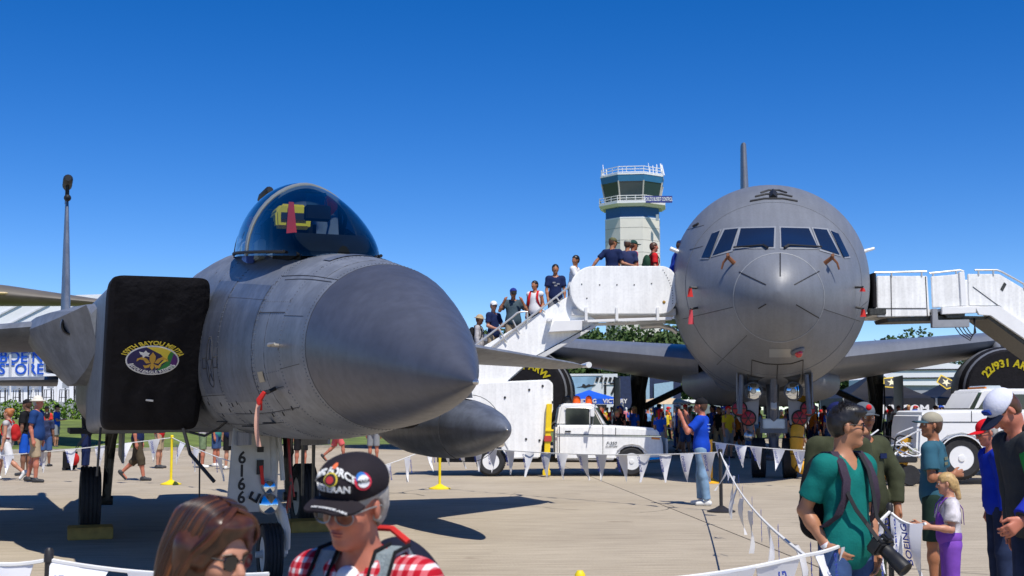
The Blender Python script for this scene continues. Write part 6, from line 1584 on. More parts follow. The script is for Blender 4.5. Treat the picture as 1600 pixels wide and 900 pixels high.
for i, (u, D) in enumerate(spots):
    ti, bi = rg.randrange(len(cols)), rg.randrange(len(bots)); lg_ = rg.choice(['shorts', 'shorts', 'trousers']); place = near['left' if u < 985 else 'mid' if u < 1215 else 'right' if u < 1360 else 'tent']
    hh = rg.choice([None, None, ('white', WHC), ('black', BLKC), ('red', REDT), ('blue', BLUT)])
    act = rg.choice(['standing', 'walking'])
    lab = '%s person, %s top, %s %s%s, %s' % ('far' if D > 80 else 'small', cols[ti][0], bots[bi][0], lg_, ', %s cap' % hh[0] if hh else '', place)
    tries = 0
    while lab in used and tries < 30:
        ti = rg.randrange(len(cols)); bi = rg.randrange(len(bots)); lab = '%s person, %s top, %s %s%s, %s' % ('far' if D > 80 else 'small', cols[ti][0], bots[bi][0], lg_, ', %s cap' % hh[0] if hh else '', place); tries += 1
    used.add(lab)
    kw = dict(legR=((.3, 0, -1), (.1, 0, -1)), legL=((-.3, 0, -1), (-.5, 0, -1)), armworld=False) if act == 'walking' else {}
    person(lab, at(u, D), rg.uniform(0, 360), rg.uniform(1.6, 1.85), rg.choice(['light', 'tan', 'red', 'light', 'brown']), cols[ti][1], 'short', bots[bi][1], lg_, rg.choice([SHOE, SHOEW]), (rg.choice(['black', 'brown', 'blond', 'grey']), rg.choice(['short', 'long'])), hh[1] if hh else None, .032, group=CGp, simple=True, **kw)
for u, D, lab, tp, bt, lg_, ex in ((1138, 58, 'man in broad striped navy shirt and jeans under the tanker belly', cloth('broad_stripe', (.05, .07, .13), .6), DJEAN, 'trousers', {}), (1149, 57, 'woman in white top and black shorts beside the striped shirt', WHC, BLKC, 'shorts', {}), (1168, 56, 'man in blue shirt and stone shorts walking under the tanker belly', BLUT, KHA, 'shorts', dict(legR=((-.4, 0, -1), (-.1, 0, -1)), legL=((.3, 0, -1), (.6, 0, -1)))),
                                   (1117, 55, 'dark dressed person standing left of the striped shirt', BLKC, BLKC, 'trousers', {}), (1269, 52, 'person in navy top and pale shorts right of the yellow hose', NAVY, LJEAN, 'shorts', {}), (1012, 58, 'man in sky blue shirt at the sunshade table', cols[9][1], JEAN, 'trousers', {}), (962, 52, 'person in red and white by the stair truck hood', REDT, BLKC, 'shorts', {}), (1390, 50, 'man in white shirt under the black canopy by the gear leg', WHC, GRYC, 'shorts', {}), (1404, 49, 'man in grey shirt and khaki shorts under the black canopy', GRYC, KHA, 'shorts', {}), (1462, 48, 'bald person in blue beyond the pickup hood', NAVY, NAVY, 'trousers', {})):
    person(lab, at(u, D), rg.choice([-90, 90, 0]), 1.76, 'red', tp, 'short', bt, lg_, SHOEW if 'woman' in lab else SHOE, ('brown', 'long' if 'woman' in lab else 'short'), None, .026, group=CGp, simple=True, **ex)
# ---- bystanders on the right
def worldmat(J): return J['root'].matrix_basis
TEAL = cloth('teal', (.006, .155, .135), .12)
PURP = M('strap_purple', (.032, .018, .036), .8, var=.2, scale=30, bump=.3, bscale=150)
J = person('man in teal V-neck with sunglasses, backpack and camera', at(1317, 7.0), -58, 1.63, 'asian', TEAL, 'short', JEAN, 'trousers', SHOE, ('black', 'spiky'), vox=.0075, fingers=True, curl=.35, glasses=True, vneck=True, wrinkle=.006, loose=.98, girth=.92, hem=.14,
           head=(46, 2, 0), armR=((-.10, .07, -.24), (.115, -.07, -.21)), handR=((.75, -.35, -.55)), armL=((.03, .06, -.25), (.01, -.10, -.20)), handL=((-.15, -.25, -1)))
TJ = J
pk = pack(J, 'black backpack with purple straps on the man in teal', BLKC, straps=PURP, w=.32, h=.50)
rt = J['root']; wr = J['arms'][-1][2]; wl = J['arms'][1][2]
def band(J, s, f, r, w, mat, name='wristband'):
    sj, el, wr, hd = J['arms'][s]; c = el.lerp(wr, f); d = (wr - el).normalized()
    return MB().lathe([(r, -w), (r + .003, -w), (r + .003, w), (r, w)], c, d, 20).build(name, mat, J['root'])
band(J, -1, .95, .029, .012, WHC); band(J, -1, .92, .0285, .006, REDT)
wt = band(J, 1, .93, .030, .011, M('watch_strap', (.16, .12, .06), .4, .3), 'watch')
d = (wl - J['arms'][1][1]).normalized(); o_ = J['TB'] @ Vector((.6, .8, 0)); o_ = (o_ - d * o_.dot(d)).normalized()
MB().lathe([(.019, 0), (.019, .008), (.016, .010)], J['arms'][1][1].lerp(wl, .93) + o_ * .03, o_, 16).build('watch_face', STEEL, wt)
cm = thing('camera', 'black camera with zoom lens hanging on the man in teal', 'camera', rt.location, rt.rotation_euler.z); cm.scale = rt.scale
c0 = J['tv'](.20, .065, .005); cr = Matrix.Rotation(R(8), 3, 'Z') @ Matrix.Rotation(R(38), 3, 'Y')
cmb = MB().box(c0, (.075, .145, .10), cr).build('camera_body', M('camera_black', (.015, .015, .016), .45, var=.2), cm, bevel=.012)
MB().box(c0 + cr @ Vector((.005, 0, .06)), (.06, .055, .035), cr).build('viewfinder_hump', M('camera_black'), cmb, bevel=.01)
MB().lathe([(.038, .03), (.041, .06), (.041, .10), (.044, .105), (.046, .17), (.048, .20), (.044, .202), (.03, .19)], c0, cr @ Vector((1, 0, 0)), 24).build('lens', M('camera_black'), cm)
for i in range(5): MB().ell(c0 + cr @ Vector((-.02 + .02 * (i % 2), -.06 + .025 * i, .052)), (.008, .008, .006), 8, 5).build('dial', STEEL, cmb)
MB().loft([[p + o for o in (Vector((0, -.014, 0)), Vector((0, .014, 0)), Vector((.004, .014, .002)), Vector((.004, -.014, .002)))] for p in [c0 + cr @ Vector((0, .07, .05)), J['tv'](.165, .075, .16), J['sv'](.145, .075, -.18), J['sv'](.118, .07, -.05), J['sv'](.06, .065, .045), J['sv'](-.04, .05, .07)]]).build('neck_strap', M('strap_black', (.012, .012, .014), .8), cm)
MB().loft([[p + o for o in (Vector((0, -.010, -.008)), Vector((0, .010, .008)), Vector((.004, .010, .008)), Vector((.004, -.010, -.008)))] for p in [c0 + cr @ Vector((0, -.07, .05)), J['tv'](.165, -.01, .13), J['tv'](.16, -.085, .21), J['sv'](.13, -.12, -.17)]]).build('neck_strap', M('strap_black'), cm)
tf = MB(); rgt = random.Random(2); hv = J['hv']
for i in range(620):
    a = rgt.uniform(-.105, .085); b_ = rgt.uniform(-.07, .07)
    zz = .038 + .088 * math.sqrt(max(0, 1 - ((a + .016) / .106) ** 2 - (b_ / .085) ** 2)) + (.016 if a > -.05 else 0)
    if zz < .06: continue
    p0 = Vector((a, b_, zz - .012)); tip = p0 + Vector((rgt.uniform(-.006, .016), rgt.uniform(-.008, .008) + b_ * .12, rgt.uniform(.016, .030)))
    r_ = .0032; x_ = Vector((r_, 0, 0)); y_ = Vector((0, r_, 0))
    tf.add([hv(*(p0 + x_)), hv(*(p0 + y_)), hv(*(p0 - x_)), hv(*(p0 - y_)), hv(*tip)], [(0, 1, 4), (1, 2, 4), (2, 3, 4), (3, 0, 4)])
tf.build('hair_tufts', HAIR['black'], rt, smooth=False)['kind'] = 'stuff'
# two airmen in flight suits
J = person('airman in olive flight suit and blue cap, back turned', at(1309, 10.0), 75, 1.66, 'brown', OLIVE, 'long', OLIVE, 'trousers', SHOE, ('black', 'short'), (cloth('cap_navy', (.012, .018, .09)), 'cap'), vox=.011, wrinkle=.005, loose=1.2, girth=1.08, head=(10, 0, 0))
J = person('airman in olive flight suit and grey cap with name tape', at(1349, 10.2), -60, 1.66, 'tan', OLIVE, 'long', OLIVE, 'trousers', SHOE, ('black', 'short'), (cloth('cap_slate', (.12, .14, .16)), 'cap'), vox=.011, wrinkle=.005, loose=1.2, girth=1.1, head=(-20, 0, 0), armL=((.42, -.1, -.9), (-.05, -.3, -1)))
MB().box(J['sv'](.128, .085, -.115), (.006, .10, .045), rotm(R(12))).build('name_tape', NAVY, J['root'], bevel=.003)
MB().ell(J['hv'](.085, 0, .085), (.016, .03, .026), 12, 8).build('cap_badge', REDT, J['root'])
# boy in cap, girl, men at the right edge
TEE = cloth('tee_blue', (.035, .115, .165), .15); DGRN = cloth('dark_green', (.018, .04, .03))
J = person('boy in grey-blue T-shirt and two-tone cap looking left', at(1456, 11.4), 150, 1.58, 'tan', TEE, 'short', DGRN, 'shorts', SHOE, ('brown', 'short'), (cloth('cap_stone', (.36, .33, .25)), 'cap', cloth('cap_petrol', (.04, .085, .11))), vox=.008, fingers=True, wrinkle=.004, loose=1.15, hem=.16, head=(38, -4, 0), twist=0,
           armL=((.0, -.2, -1), (.85, .25, .12)), armR=((.35, .25, -1), (-.1, -.1, -1)))
for i in range(2): MB().box(J['sv'](-.122, 0, -.12 - .05 * i), (.004, .13, .03)).build('shirt_print', cloth('print_olive', (.16, .17, .11), .5), J['root'])
LAV = cloth('purple', (.20, .07, .42), .12)
J = person('small blonde girl in purple overalls holding a pennant', at(1478, 9.6), 172, 1.14, 'light', cloth('tee_print', (.55, .52, .54), .45), 'short', LAV, 'trousers', SHOEW, ('blond', 'tail'), vox=.010, fingers=True, wrinkle=.003, loose=1.25, girth=1.05, hem=-.12, head=(0, 6, 0), armL=((-.15, -.25, -1), (-.95, -.1, .12)), armR=((-.25, .2, -1), (-.9, -.1, .05)))
c = SDF(); c.ell(J['sv'](.085, 0, -.24), (.055, .115, .14), np.array(J['TS']), .03); c.ell(J['tv'](.01, 0, .08), (.13, .165, .13), np.array(J['TB']), .05); c.build('bib', LAV, J['root'], .012, grow=.012)
for s in (1, -1): MB().loft([[J['sv'](x, s * (y - .022), z), J['sv'](x, s * (y + .022), z), J['sv'](x, s * (y + .022), z - .01), J['sv'](x, s * (y - .022), z - .01)] for x, y, z in ((.148, .08, -.14), (.13, .085, -.04), (.05, .085, .045), (-.06, .085, .04), (-.135, .08, -.08), (-.145, .07, -.25))]).build('overall_strap', LAV, J['root'])
hj, kn, an = J['legs'][1]
for i in range(16):
    q = hj.lerp(kn, i / 8.) if i < 8 else kn.lerp(an, (i - 8) / 8.)
    MB().box(q + Vector((.0, .088 - .03 * (i / 16.), 0)), (.022, .010, .034)).build('side_stripe', BLKC if i % 2 else WHC, J['root'])
J = person('man in red cap, sunglasses and blue pullover facing left', at(1556, 10.8), 178, 1.53, 'red', cloth('pullover_blue', (.006, .03, .40), .1), 'long', DJEAN, 'trousers', SHOE, ('grey', 'short'), (cloth('cap_red', (.62, .012, .02)), 'cap'), vox=.010, wrinkle=.005, loose=1.15, glasses=True, lean=6, head=(10, 8, 0), armL=((.15, -.1, -1), (-.1, -.2, -1)))
HOOD = cloth('hoodie_charcoal', (.035, .04, .046)); GRN = cloth('band_green', (.012, .22, .045))
J = person('man in white mesh cap looking down, charcoal hoodie with green and blue sleeves', at(1610, 7.8), 185, 1.76, 'red', HOOD, 'long', DJEAN, 'trousers', SHOE, ('brown', 'short'), (cloth('mesh_white', (.66, .68, .78), .08), 'cap', cloth('brim_navy', (.012, .018, .04))), vox=.0075, fingers=True, wrinkle=.004, loose=1.2, lean=10, head=(8, 38, 0), armL=((.16, -.20, -1), (-.62, -.25, -.55)), handL=((-.75, -.1, -.55)))
sj, el, wr, hd = J['arms'][1]
c = SDF(); c.cone(sj.lerp(el, -.02), sj.lerp(el, .62), .080, .078, .02, 0, True); c.build('sleeve_band', GRN, J['root'], .009, grow=.012, planes=[(sj.lerp(el, .10), (sj - el).normalized())], wrinkle=.003)
c = SDF(); c.cone(sj.lerp(el, .60), el, .078, .072, .02); c.cone(el, el.lerp(wr, .94), .070, .054, .03, 0, True); c.build('sleeve', cloth('sleeve_blue', (.015, .03, .36), .12), J['root'], .009, grow=.014, planes=[(sj.lerp(el, .62), (sj - el).normalized())], wrinkle=.004)
ar = (el - sj).normalized(); ow2 = Vector((0, 1, 0)); ow2 = (ow2 - ar * ow2.dot(ar)).normalized(); fx_ = ow2.cross(-ar)
mt_ = basis(sj.lerp(el, .36) + ow2 * .098, fx_, ow2)
lg_ = MB().prism([(.046 * math.cos(R(a)) * 1.0, .034 * math.sin(R(a))) for a in range(0, 360, 20)], 'z', 0, .004).build('sleeve_logo', WHC, J['root'], matrix=mt_)
MB().prism([(.040 * math.cos(R(a)), .027 * math.sin(R(a)) + .002) for a in range(0, 360, 20)], 'z', .004, .006).build('logo_field', cloth('logo_blue', (.02, .04, .35)), lg_)
MB().prism([(-.03, -.004), (-.005, .016), (.022, .012), (.034, -.004), (.02, -.012), (.012, .0), (-.008, -.006), (-.02, -.018)], 'z', .006, .008).build('logo_head', WHC, lg_)
c = SDF(); c.cone(J['sv'](-.05, -.08, .04), J['sv'](-.05, .08, .04), .05, .05, .03); c.cone(J['sv'](-.09, -.06, -.02), J['sv'](-.09, .06, -.02), .05, .05, .03); c.build('hood', HOOD, J['root'], .01, wrinkle=.004)
MB().box(J['hv'](.088, 0, .075), (.02, .07, .035), J['HM']).build('cap_patch', cloth('patch_blue', (.02, .05, .30)), J['root'], bevel=.004)
# ---- veteran and woman in the foreground
def plaid():
    m = bpy.data.materials.new('plaid_red'); m.use_nodes = True; nt = m.node_tree; b = nt.nodes['Principled BSDF']; tc = nt.nodes.new('ShaderNodeTexCoord')
    b.inputs['Roughness'].default_value = .85; b.inputs['Specular IOR Level'].default_value = .15
    def wave(d, sc):
        w = nt.nodes.new('ShaderNodeTexWave'); w.bands_direction = d; w.inputs['Scale'].default_value = sc; w.inputs['Distortion'].default_value = .6; w.inputs['Detail'].default_value = 1; nt.links.new(tc.outputs['Object'], w.inputs['Vector'])
        r = nt.nodes.new('ShaderNodeValToRGB'); r.color_ramp.elements[0].position = .52; r.color_ramp.elements[1].position = .62; nt.links.new(w.outputs['Fac'], r.inputs['Fac']); return r
    wz, wy, wx = wave('Z', 10.), wave('Y', 10.), wave('X', 5.)
    add = nt.nodes.new('ShaderNodeMath'); add.operation = 'ADD'; nt.links.new(wz.outputs[0], add.inputs[0]); nt.links.new(wy.outputs[0], add.inputs[1])
    hf = nt.nodes.new('ShaderNodeMath'); hf.operation = 'MULTIPLY'; hf.inputs[1].default_value = .5; nt.links.new(add.outputs[0], hf.inputs[0])
    r = nt.nodes.new('ShaderNodeValToRGB'); e = r.color_ramp.elements; e[0].color = (.42, .008, .02, 1); e[1].color = (.70, .66, .66, 1); k = e.new(.5); k.color = (.58, .12, .14, 1); nt.links.new(hf.outputs[0], r.inputs['Fac']); nt.links.new(r.outputs[0], b.inputs['Base Color'])
    n = nt.nodes.new('ShaderNodeTexNoise'); n.inputs['Scale'].default_value = 40; nt.links.new(tc.outputs['Object'], n.inputs['Vector']); bp = nt.nodes.new('ShaderNodeBump'); bp.inputs['Strength'].default_value = .3; bp.inputs['Distance'].default_value = .01; nt.links.new(n.outputs['Fac'], bp.inputs['Height']); nt.links.new(bp.outputs[0], b.inputs['Normal'])
    return m
CAPK = cloth('veteran_cap', (.022, .018, .022), .15)
J = person('old man in dark lettered cap, glasses and red plaid shirt', at(604, 3.3), -120, 1.50, 'red', plaid(), 'short', DJEAN, 'trousers', SHOE, ('grey', 'short'), None, vox=.006, fingers=False, wrinkle=.003, lean=13, girth=1.12, head=(4, 0, -6))
VJ = J; hv, HM = J['hv'], J['HM']
c = SDF(); c.ell(hv(-.014, 0, .066), (.112, .094, .080), np.array(HM), .02); c.ell(hv(.03, 0, .082), (.078, .078, .060), np.array(HM), .03)
cap = c.build('cap', CAPK, J['root'], .005, planes=[(hv(0, 0, .040), -(HM @ Vector((.10, 0, 1)).normalized()))])
cap_bv = BVHTree.FromPolygons([v.co.copy() for v in cap.data.vertices], [p.vertices[:] for p in cap.data.polygons])
rows = []
for i in range(8):
    x = .075 + .0135 * i; wd = .088 * math.sqrt(max(.03, 1 - (i / 7.6) ** 2.4)); rows.append([hv(x, wd * (-1 + j / 5.), .052 - .020 * (i / 7) - 3.0 * (wd * (-1 + j / 5.)) ** 2) for j in range(11)])
vb = MB(); up_ = [p for r_ in rows for p in r_]; dn_ = [p - HM @ Vector((0, 0, .006)) for p in up_]; m_ = len(up_); fs = []
for i in range(7):
    for j in range(10): q = i * 11 + j; fs += [(q, q + 1, q + 12, q + 11), (m_ + q, m_ + q + 11, m_ + q + 12, m_ + q + 1)]
edge = list(range(11)) + [i * 11 + 10 for i in range(1, 8)] + [77 + j for j in range(9, -1, -1)] + [i * 11 for i in range(6, 0, -1)]
for a_, b_ in zip(edge, edge[1:] + edge[:1]): fs.append((a_, b_, b_ + m_, a_ + m_))
brim = vb.add(up_ + dn_, fs).build('brim', CAPK, cap)
def capwrap(z0, arc=0.):
    """wrap flat lettering round the cap front"""
    def f(co):
        a = co.x / .105; z = z0 + co.y - arc * co.x * co.x
        o_, e_ = hv(.3 * math.cos(a), .3 * math.sin(a), z + .06), hv(0, 0, z - .02)
        h_ = cap_bv.ray_cast(o_, (e_ - o_).normalized())
        if h_[0] is None: return hv(.1 * math.cos(a), .1 * math.sin(a), z)
        return h_[0] + (o_ - e_).normalized() * (.002 + co.z)
    return f
THR = cloth('thread_white', (.72, .72, .70), .05)
text('cap_lettering', 'AIR FORCE', .030, THR, cap, Matrix.Identity(4), warp=capwrap(.118, 6.0), extrude=.003, bold=.0009)
text('cap_lettering', 'VETERAN', .026, THR, cap, Matrix.Identity(4), warp=capwrap(.066), extrude=.003, bold=.0009)
def disc(y, z, r, mat, name, off, parent, seg=20):
    mb = MB(); ctr_ = capwrap(z)(Vector((y, 0, .004 + off))); ring = [capwrap(z)(Vector((y + r * math.cos(R(360 * k / seg)), r * math.sin(R(360 * k / seg)), .004 + off))) for k in range(seg)]
    return mb.add([ctr_] + ring, [(0, 1 + k, 1 + (k + 1) % seg) for k in range(seg)]).build(name, mat, parent)
bd = disc(.0, .094, .021, YTX, 'cap_badge', 0, cap); disc(.0, .094, .0175, M('badge_black', (.03, .02, .02), .6), 'badge_field', .0015, bd); disc(.0, .093, .011, M('badge_red', (.5, .03, .03), .6), 'badge_centre', .003, bd); disc(0, .134, .009, M('badge_orange', (.75, .15, .05), .6), 'badge_top', .002, bd)
bt = disc(.092, .088, .026, M('button_red', (.62, .02, .05), .3, coat=.5), 'button_badge', .003, cap); disc(.088, .098, .0175, M('button_blue', (.03, .16, .48), .3), 'button_stars', .0035, bt)
disc(.092, .088, .0185, M('button_white', (.8, .8, .8), .3), 'button_centre', .005, bt)
wq = capwrap(.088)
text('button_lettering', 'MAGA', .013, BLACK, bt, Matrix.Identity(4), warp=lambda co: wq(Vector((co.x + .092, co.y, .011))), extrude=.0005, bold=.0005)
text('brim_lettering', 'AIR FORCE VET', .014, THR, brim, Matrix.Identity(4), warp=lambda co: hv(.158 + co.y - .9 * (co.x + .018) ** 2 * 4, co.x * 1.15 + .018, .0395 - 3.0 * (co.x * 1.15 + .018) ** 2 + co.z), extrude=.001, bold=.0004)
# thin-rimmed spectacles, large lenses
sp = MB()
for s in (1, -1):
    ring = [hv(.108 - .22 * abs(.036 + .028 * math.cos(t)) * .55, s * (.036 + .028 * math.cos(t)), -.004 + .023 * math.sin(t)) for t in [2 * math.pi * k / 18 for k in range(18)]]
    sp.tube(ring, .0022, 5, closed=True)
sp.tube([hv(.104, -.010, .004), hv(.110, 0, .007), hv(.104, .010, .004)], .002, 5)
for s in (1, -1): sp.tube([hv(.094, s * .063, .006), hv(.04, s * .081, .010), hv(-.015, s * .086, .004), hv(-.03, s * .086, -.012)], .0022, 5)
so = sp.build('spectacles', M('rim_grey', (.35, .36, .36), .3, .6), J['root'])
for s in (1, -1):
    ring = [hv(.1075 - .22 * abs(.036 + .027 * math.cos(t)) * .55, s * (.036 + .027 * math.cos(t)), -.004 + .022 * math.sin(t)) for t in [2 * math.pi * k / 18 for k in range(18)]]
    MB().add(ring, [tuple(range(18))]).build('lens', glass('spectacle_lens', (.62, .66, .62), .9), so, smooth=False)
GRYS = M('strap_grey', (.22, .27, .29), .8, var=.15, scale=40, bump=.3, bscale=120)
pk = pack(J, 'dark backpack with grey and red straps on the old man', cloth('pack_navy', (.012, .014, .03)), straps=GRYS, w=.34, h=.5)
for s in (1, -1):
    MB().tube([J['sv'](x, s * (y - .034), z + .002) for x, y, z in ((-.06, .095, .058), (.02, .10, .062), (.085, .105, -.005), (.128, .11, -.10), (.13, .125, -.20))], .006, 6).build('strap_piping', BLKC, pk)
    MB().tube([J['sv'](x, s * (y + .034), z + .002) for x, y, z in ((-.06, .095, .058), (.02, .10, .062), (.085, .105, -.005), (.128, .11, -.10), (.13, .125, -.20))], .006, 6).build('strap_piping', BLKC, pk)
MB().tube([J['sv'](-.11, -.09, .05), J['sv'](-.12, -.03, .085), J['sv'](-.12, .03, .085), J['sv'](-.11, .09, .05)], .010, 6).build('carry_loop', REDC, pk)
MB().loft([[J['sv'](x, (y - .028), z), J['sv'](x, (y + .03), z), J['sv'](x - .008, (y + .03), z - .008), J['sv'](x - .008, (y - .028), z - .008)] for x, y, z in ((.134, .112, -.12), (.138, .12, -.17), (.134, .13, -.22))]).build('strap_patch', REDC, pk)
c = SDF(); c.cone(J['sv'](.075, 0, .0), J['sv'](.112, 0, -.12), .036, .022, .02); c.build('undershirt', WHC, J['root'], .008)
# collar flaps of the plaid shirt
# woman: glossy brown hair parted and falling along the face
HB = M('hair_auburn', (.055, .019, .008), .33, var=.55, scale=26, spec=.6)
J = person('woman with glossy auburn hair and dark sunglasses at the bottom edge', at(300, 2.9), -42, 1.40, 'light', BLKC, 'short', DJEAN, 'trousers', SHOE, ('brown', 'none'), None, vox=.0065, lean=8, glasses=True, head=(9, 4, 0))
hv, HM = J['hv'], J['HM']; hmn = np.array(HM)
c = SDF(); c.ell(hv(-.022, 0, .045), (.112, .094, .090), hmn, .02); c.ell(hv(-.045, 0, -.04), (.092, .095, .12), hmn, .04)
for s in (1, -1): c.cone(hv(-.02, s * .07, .02), hv(-.045, s * .075, -.20), .048, .035, .03); c.cone(hv(.045, s * .045, .085), hv(.035, s * .082, -.005), .028, .014, .03)
c.cone(hv(-.07, 0, 0), hv(-.07, 0, -.2), .07, .05, .03); c.ell(hv(.04, 0, .095), (.06, .07, .03), hmn, .03)
c.ell(hv(.092, 0, -.05), (.066, .068, .115), hmn, 0, 0, True)
hr = c.build('hair', HB, J['root'], .006, wrinkle=.002, freq=60)
# separate locks combed from the parting down the sides
rg2 = random.Random(4)
LK = [M('lock_dark', (.028, .010, .005), .36, var=.3, scale=30, spec=.6), M('lock_auburn', (.075, .024, .008), .34, var=.3, scale=30, spec=.6), M('lock_copper', (.19, .06, .014), .34, var=.3, scale=30, spec=.6)]
for s in (1, -1):
    for i in range(64):
        t = (i + rg2.uniform(-.4, .4)) / 63.; x0 = .072 - .175 * t; r_ = .0042 + .0035 * rg2.random(); j = rg2.uniform(-.005, .005); o = rg2.uniform(.000, .007)
        xx = max(-.10, x0); crn = math.sqrt(max(.05, 1 - ((xx + .022) / .118) ** 2))
        pts = [hv(xx * .95, s * .004, .048 + (.094 + o) * crn), hv(xx, s * (.055 + o), .045 + (.078 + o) * crn), hv(xx - .012, s * (.088 + o) * max(.6, crn), .062), hv(xx * .9 - .03 + j, s * (.102 + o) * max(.62, crn), -.01), hv(xx * .8 - .045 + j, s * (.106 + o + j) * max(.6, crn), -.10), hv(xx * .7 - .055, s * (.096 + j) * max(.6, crn), -.22)]
        if t < .2: pts = [hv(x0 * .95, s * .004, .136 - .5 * t * .0), hv(x0 + .014, s * (.045 + o), .112), hv(x0 + .006, s * (.078 + o), .062), hv(x0 - .035, s * (.094 + o), .008), hv(x0 - .065, s * (.102 + o), -.07), hv(x0 - .08, s * .10, -.20)]
        if t < .07: continue
        q = resample(pts, .014); n_ = len(q)
        MB().tube(q, [r_ * (.6 + .8 * math.sin(math.pi * min(1, .15 + .8 * a / n_))) for a in range(n_)], 5).build('hair_lock', LK[rg2.choice([0, 0, 1, 1, 2])], hr)
# ------------------------------------------------------------------ pennant lines and stanchions
ROPE = M('rope_white', (.74, .74, .72), .8, var=.08); PNW = M('pennant_white', (.80, .80, .82), .7, var=.04); PBL = M('print_blue', (.02, .05, .33), .7, var=.05)
def pennant_line(label, ends, n, sag=.08, w=.30, h=.46, seed=0, group='pennant lines round the aircraft'):
    rg = random.Random(seed); a, b = Vector(ends[0]), Vector(ends[1])
    t = thing('pennant_line', label, 'pennants', (a.x, a.y, 0), 0, group); off = Vector((a.x, a.y, 0))
    L = (b - a).length
    def pt(f): q = a.lerp(b, f) - off; q.z -= sag * 4 * f * (1 - f); return q
    MB().tube([pt(i / 24) for i in range(25)], .010, 5).build('rope', ROPE, t)
    for k in range(n):
        f = (k + .5 + rg.uniform(-.12, .12)) / n; hw = w * .5 / L
        p0, p1 = pt(max(f - hw, 0)), pt(min(f + hw, 1)); d = (p1 - p0).normalized(); sw = rg.uniform(-.12, .12); nrm_ = Vector((d.y, -d.x, 0)).normalized()
        if nrm_.y > 0: nrm_ = -nrm_
        tip = (p0 + p1) * .5 + Vector((0, 0, -h)) + nrm_ * sw + d * rg.uniform(-.06, .06); rows = []
        for i in range(6):
            g = i / 5.; l_, r_ = p0.lerp(tip, g), p1.lerp(tip, g); bow = nrm_ * (.05 * math.sin(g * 3 + k))
            m_ = (l_ + r_) * .5 + bow * 1.2
            rows.append([l_ + bow * .6, m_, r_ + bow * .4])
        mb = MB(); vs = [q for r_ in rows for q in r_]; vs2 = [q - nrm_ * .003 for q in vs]; m0 = len(vs)
        fs = [(i * 3 + j, i * 3 + j + 1, i * 3 + j + 4, i * 3 + j + 3) for i in range(5) for j in range(2)]
        fs += [tuple(q + m0 for q in f_[::-1]) for f_ in fs]
        pn = mb.add(vs + vs2, fs).build('pennant', PNW, t)
        c = (p0 + p1) * .5 + Vector((0, 0, -h * .36)) + nrm_ * (sw * .36 + .075)
        xd = d.cross(nrm_); xd = Vector((d.x * .25, d.y * .25, -1)).normalized()
        text('print', 'BOEING', .072, PBL, pn, basis(c, -xd, nrm_), extrude=.001, shear=.25, bold=.001)
    return t
YST_ = M('stanchion_yellow', (.86, .66, .01), .5, var=.06); ORST = M('stanchion_orange', (.85, .42, .02), .5, var=.06)
def stanchion(label, loc, mat, hgt=1.0, group='stanchions of the pennant barrier', r=.028):
    t = thing('stanchion', label, 'stanchion', loc, 0, group)
    MB().tube([(0, 0, .03), (0, 0, hgt)], r, 10).build('post', mat, t); MB().lathe([(.22, 0), (.22, .02), (.10, .06), (.035, .10)], (0, 0, 0), (0, 0, 1), 24).build('base', mat, t); MB().lathe([(r * 1.28, -.03), (r * 1.28, .02), (r * .7, .035)], (0, 0, hgt), (0, 0, 1), 12).build('cap', mat, t)
    return Vector(loc) + Vector((0, 0, hgt - .02))
s0 = stanchion('yellow stanchion left of the fighter nose gear', at_ground(267, 757), YST_, 1.02)
s1 = stanchion('yellow stanchion below the drop tank', at_ground(687, 764), YST_, .95)
s2 = stanchion('orange stanchion behind the man in the blue T-shirt', at_ground(1112, 755), ORST, .92)
BST = M('stanchion_black', (.02, .018, .018), .5, var=.1)
s3 = stanchion('black stanchion right of the man in the blue T-shirt', at_ground(1127, 800), BST, .95)
s4 = stanchion('dark stanchion cut by the bottom edge at left', at(84, 6.0), BST, .93, r=.017)
s5 = stanchion('yellow stanchion top at the bottom edge', at(905, 5.4), YST_, .90, r=.017)
s6 = stanchion('black stanchion between the man in teal and the boy', at(1386, 8.3), BST, .97, r=.017)
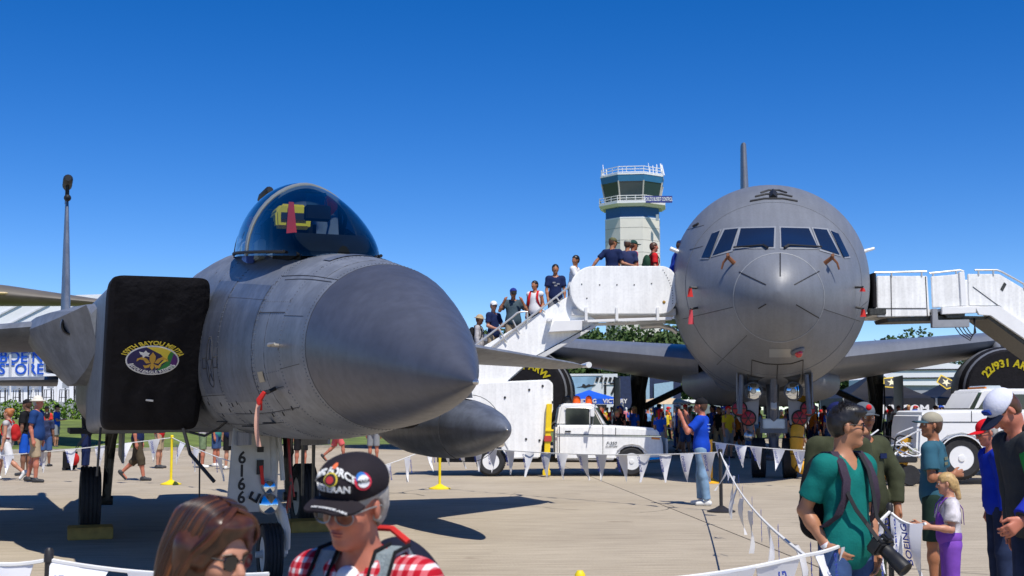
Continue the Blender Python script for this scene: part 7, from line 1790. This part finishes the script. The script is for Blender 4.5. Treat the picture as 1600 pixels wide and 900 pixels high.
e = P(-130, 720, 30); pennant_line('white pennants from the far left to the yellow stanchion', (e, s0), 9, .06, seed=1)
e = P(470, 748, 22.5); pennant_line('white pennants from the yellow stanchion towards the nose gear', (s0, e), 6, .10, seed=2)
e = P(545, 742, 22.5); pennant_line('white pennants beside the drop tank', (e, s1), 4, .06, seed=3)
pennant_line('pale pennants passing before the stair truck', (s1, s3), 15, .12, seed=4)
pennant_line('white pennants before the tanker nose wheels', (s2, P(1330, 706, 26)), 7, .05, seed=5)
e = P(1258, 868, 6.2); pennant_line('pennants running from the black stanchion towards the viewer', (s3, e), 8, .16, w=.20, h=.34, seed=6)
pennant_line('pennants along the bottom edge at left', (P(-60, 876, 6.0), s4), 1, .02, seed=7); pennant_line('large pennants from the dark stanchion behind the woman', (s4, P(420, 897, 5.8)), 3, .03, seed=8)
pennant_line('pennants along the bottom edge to the yellow stanchion top', (P(640, 902, 5.4), s5), 2, .01, seed=9)
pennant_line('pennants from the yellow stanchion top to the man in teal', (s5, e), 4, .03, seed=10)
pennant_line('pennants between the black stanchion and the girl', (s6, P(1446, 818, 8.0)), 2, .04, w=.16, h=.36, seed=11)
pennant_line('pennants running behind the man in teal to the black stanchion', (e, s6), 4, .05, w=.2, h=.34, seed=12)
# tangled straps on a cart right of the tanker nose gear
t = thing('equipment_cart', 'low dark cart heaped with white straps beside the boy', 'cart', at(1375, 27.5), 0)
MB().box((0, 0, .55), (1.3, .8, .12)).build('cart_bed', BLACK, t, bevel=.02)
for dx in (-.5, .5):
    for dy in (-.32, .32): MB().lathe([(.2, -.05), (.22, 0), (.2, .05)], (dx, dy, .22), (0, 1, 0), 18).build('wheel', RUBBER, t)
rg3 = random.Random(3)
for k in range(22):
    a_ = Vector((rg3.uniform(-.7, .7), rg3.uniform(-.4, .4), .62)); pts = [a_]
    for i in range(4): pts.append(pts[-1] + Vector((rg3.uniform(-.35, .35), rg3.uniform(-.2, .2), rg3.uniform(-.12, .25))))
    MB().tube(resample(pts, .06), .018, 5).build('strap', WHC if k % 3 else BLKC, t)
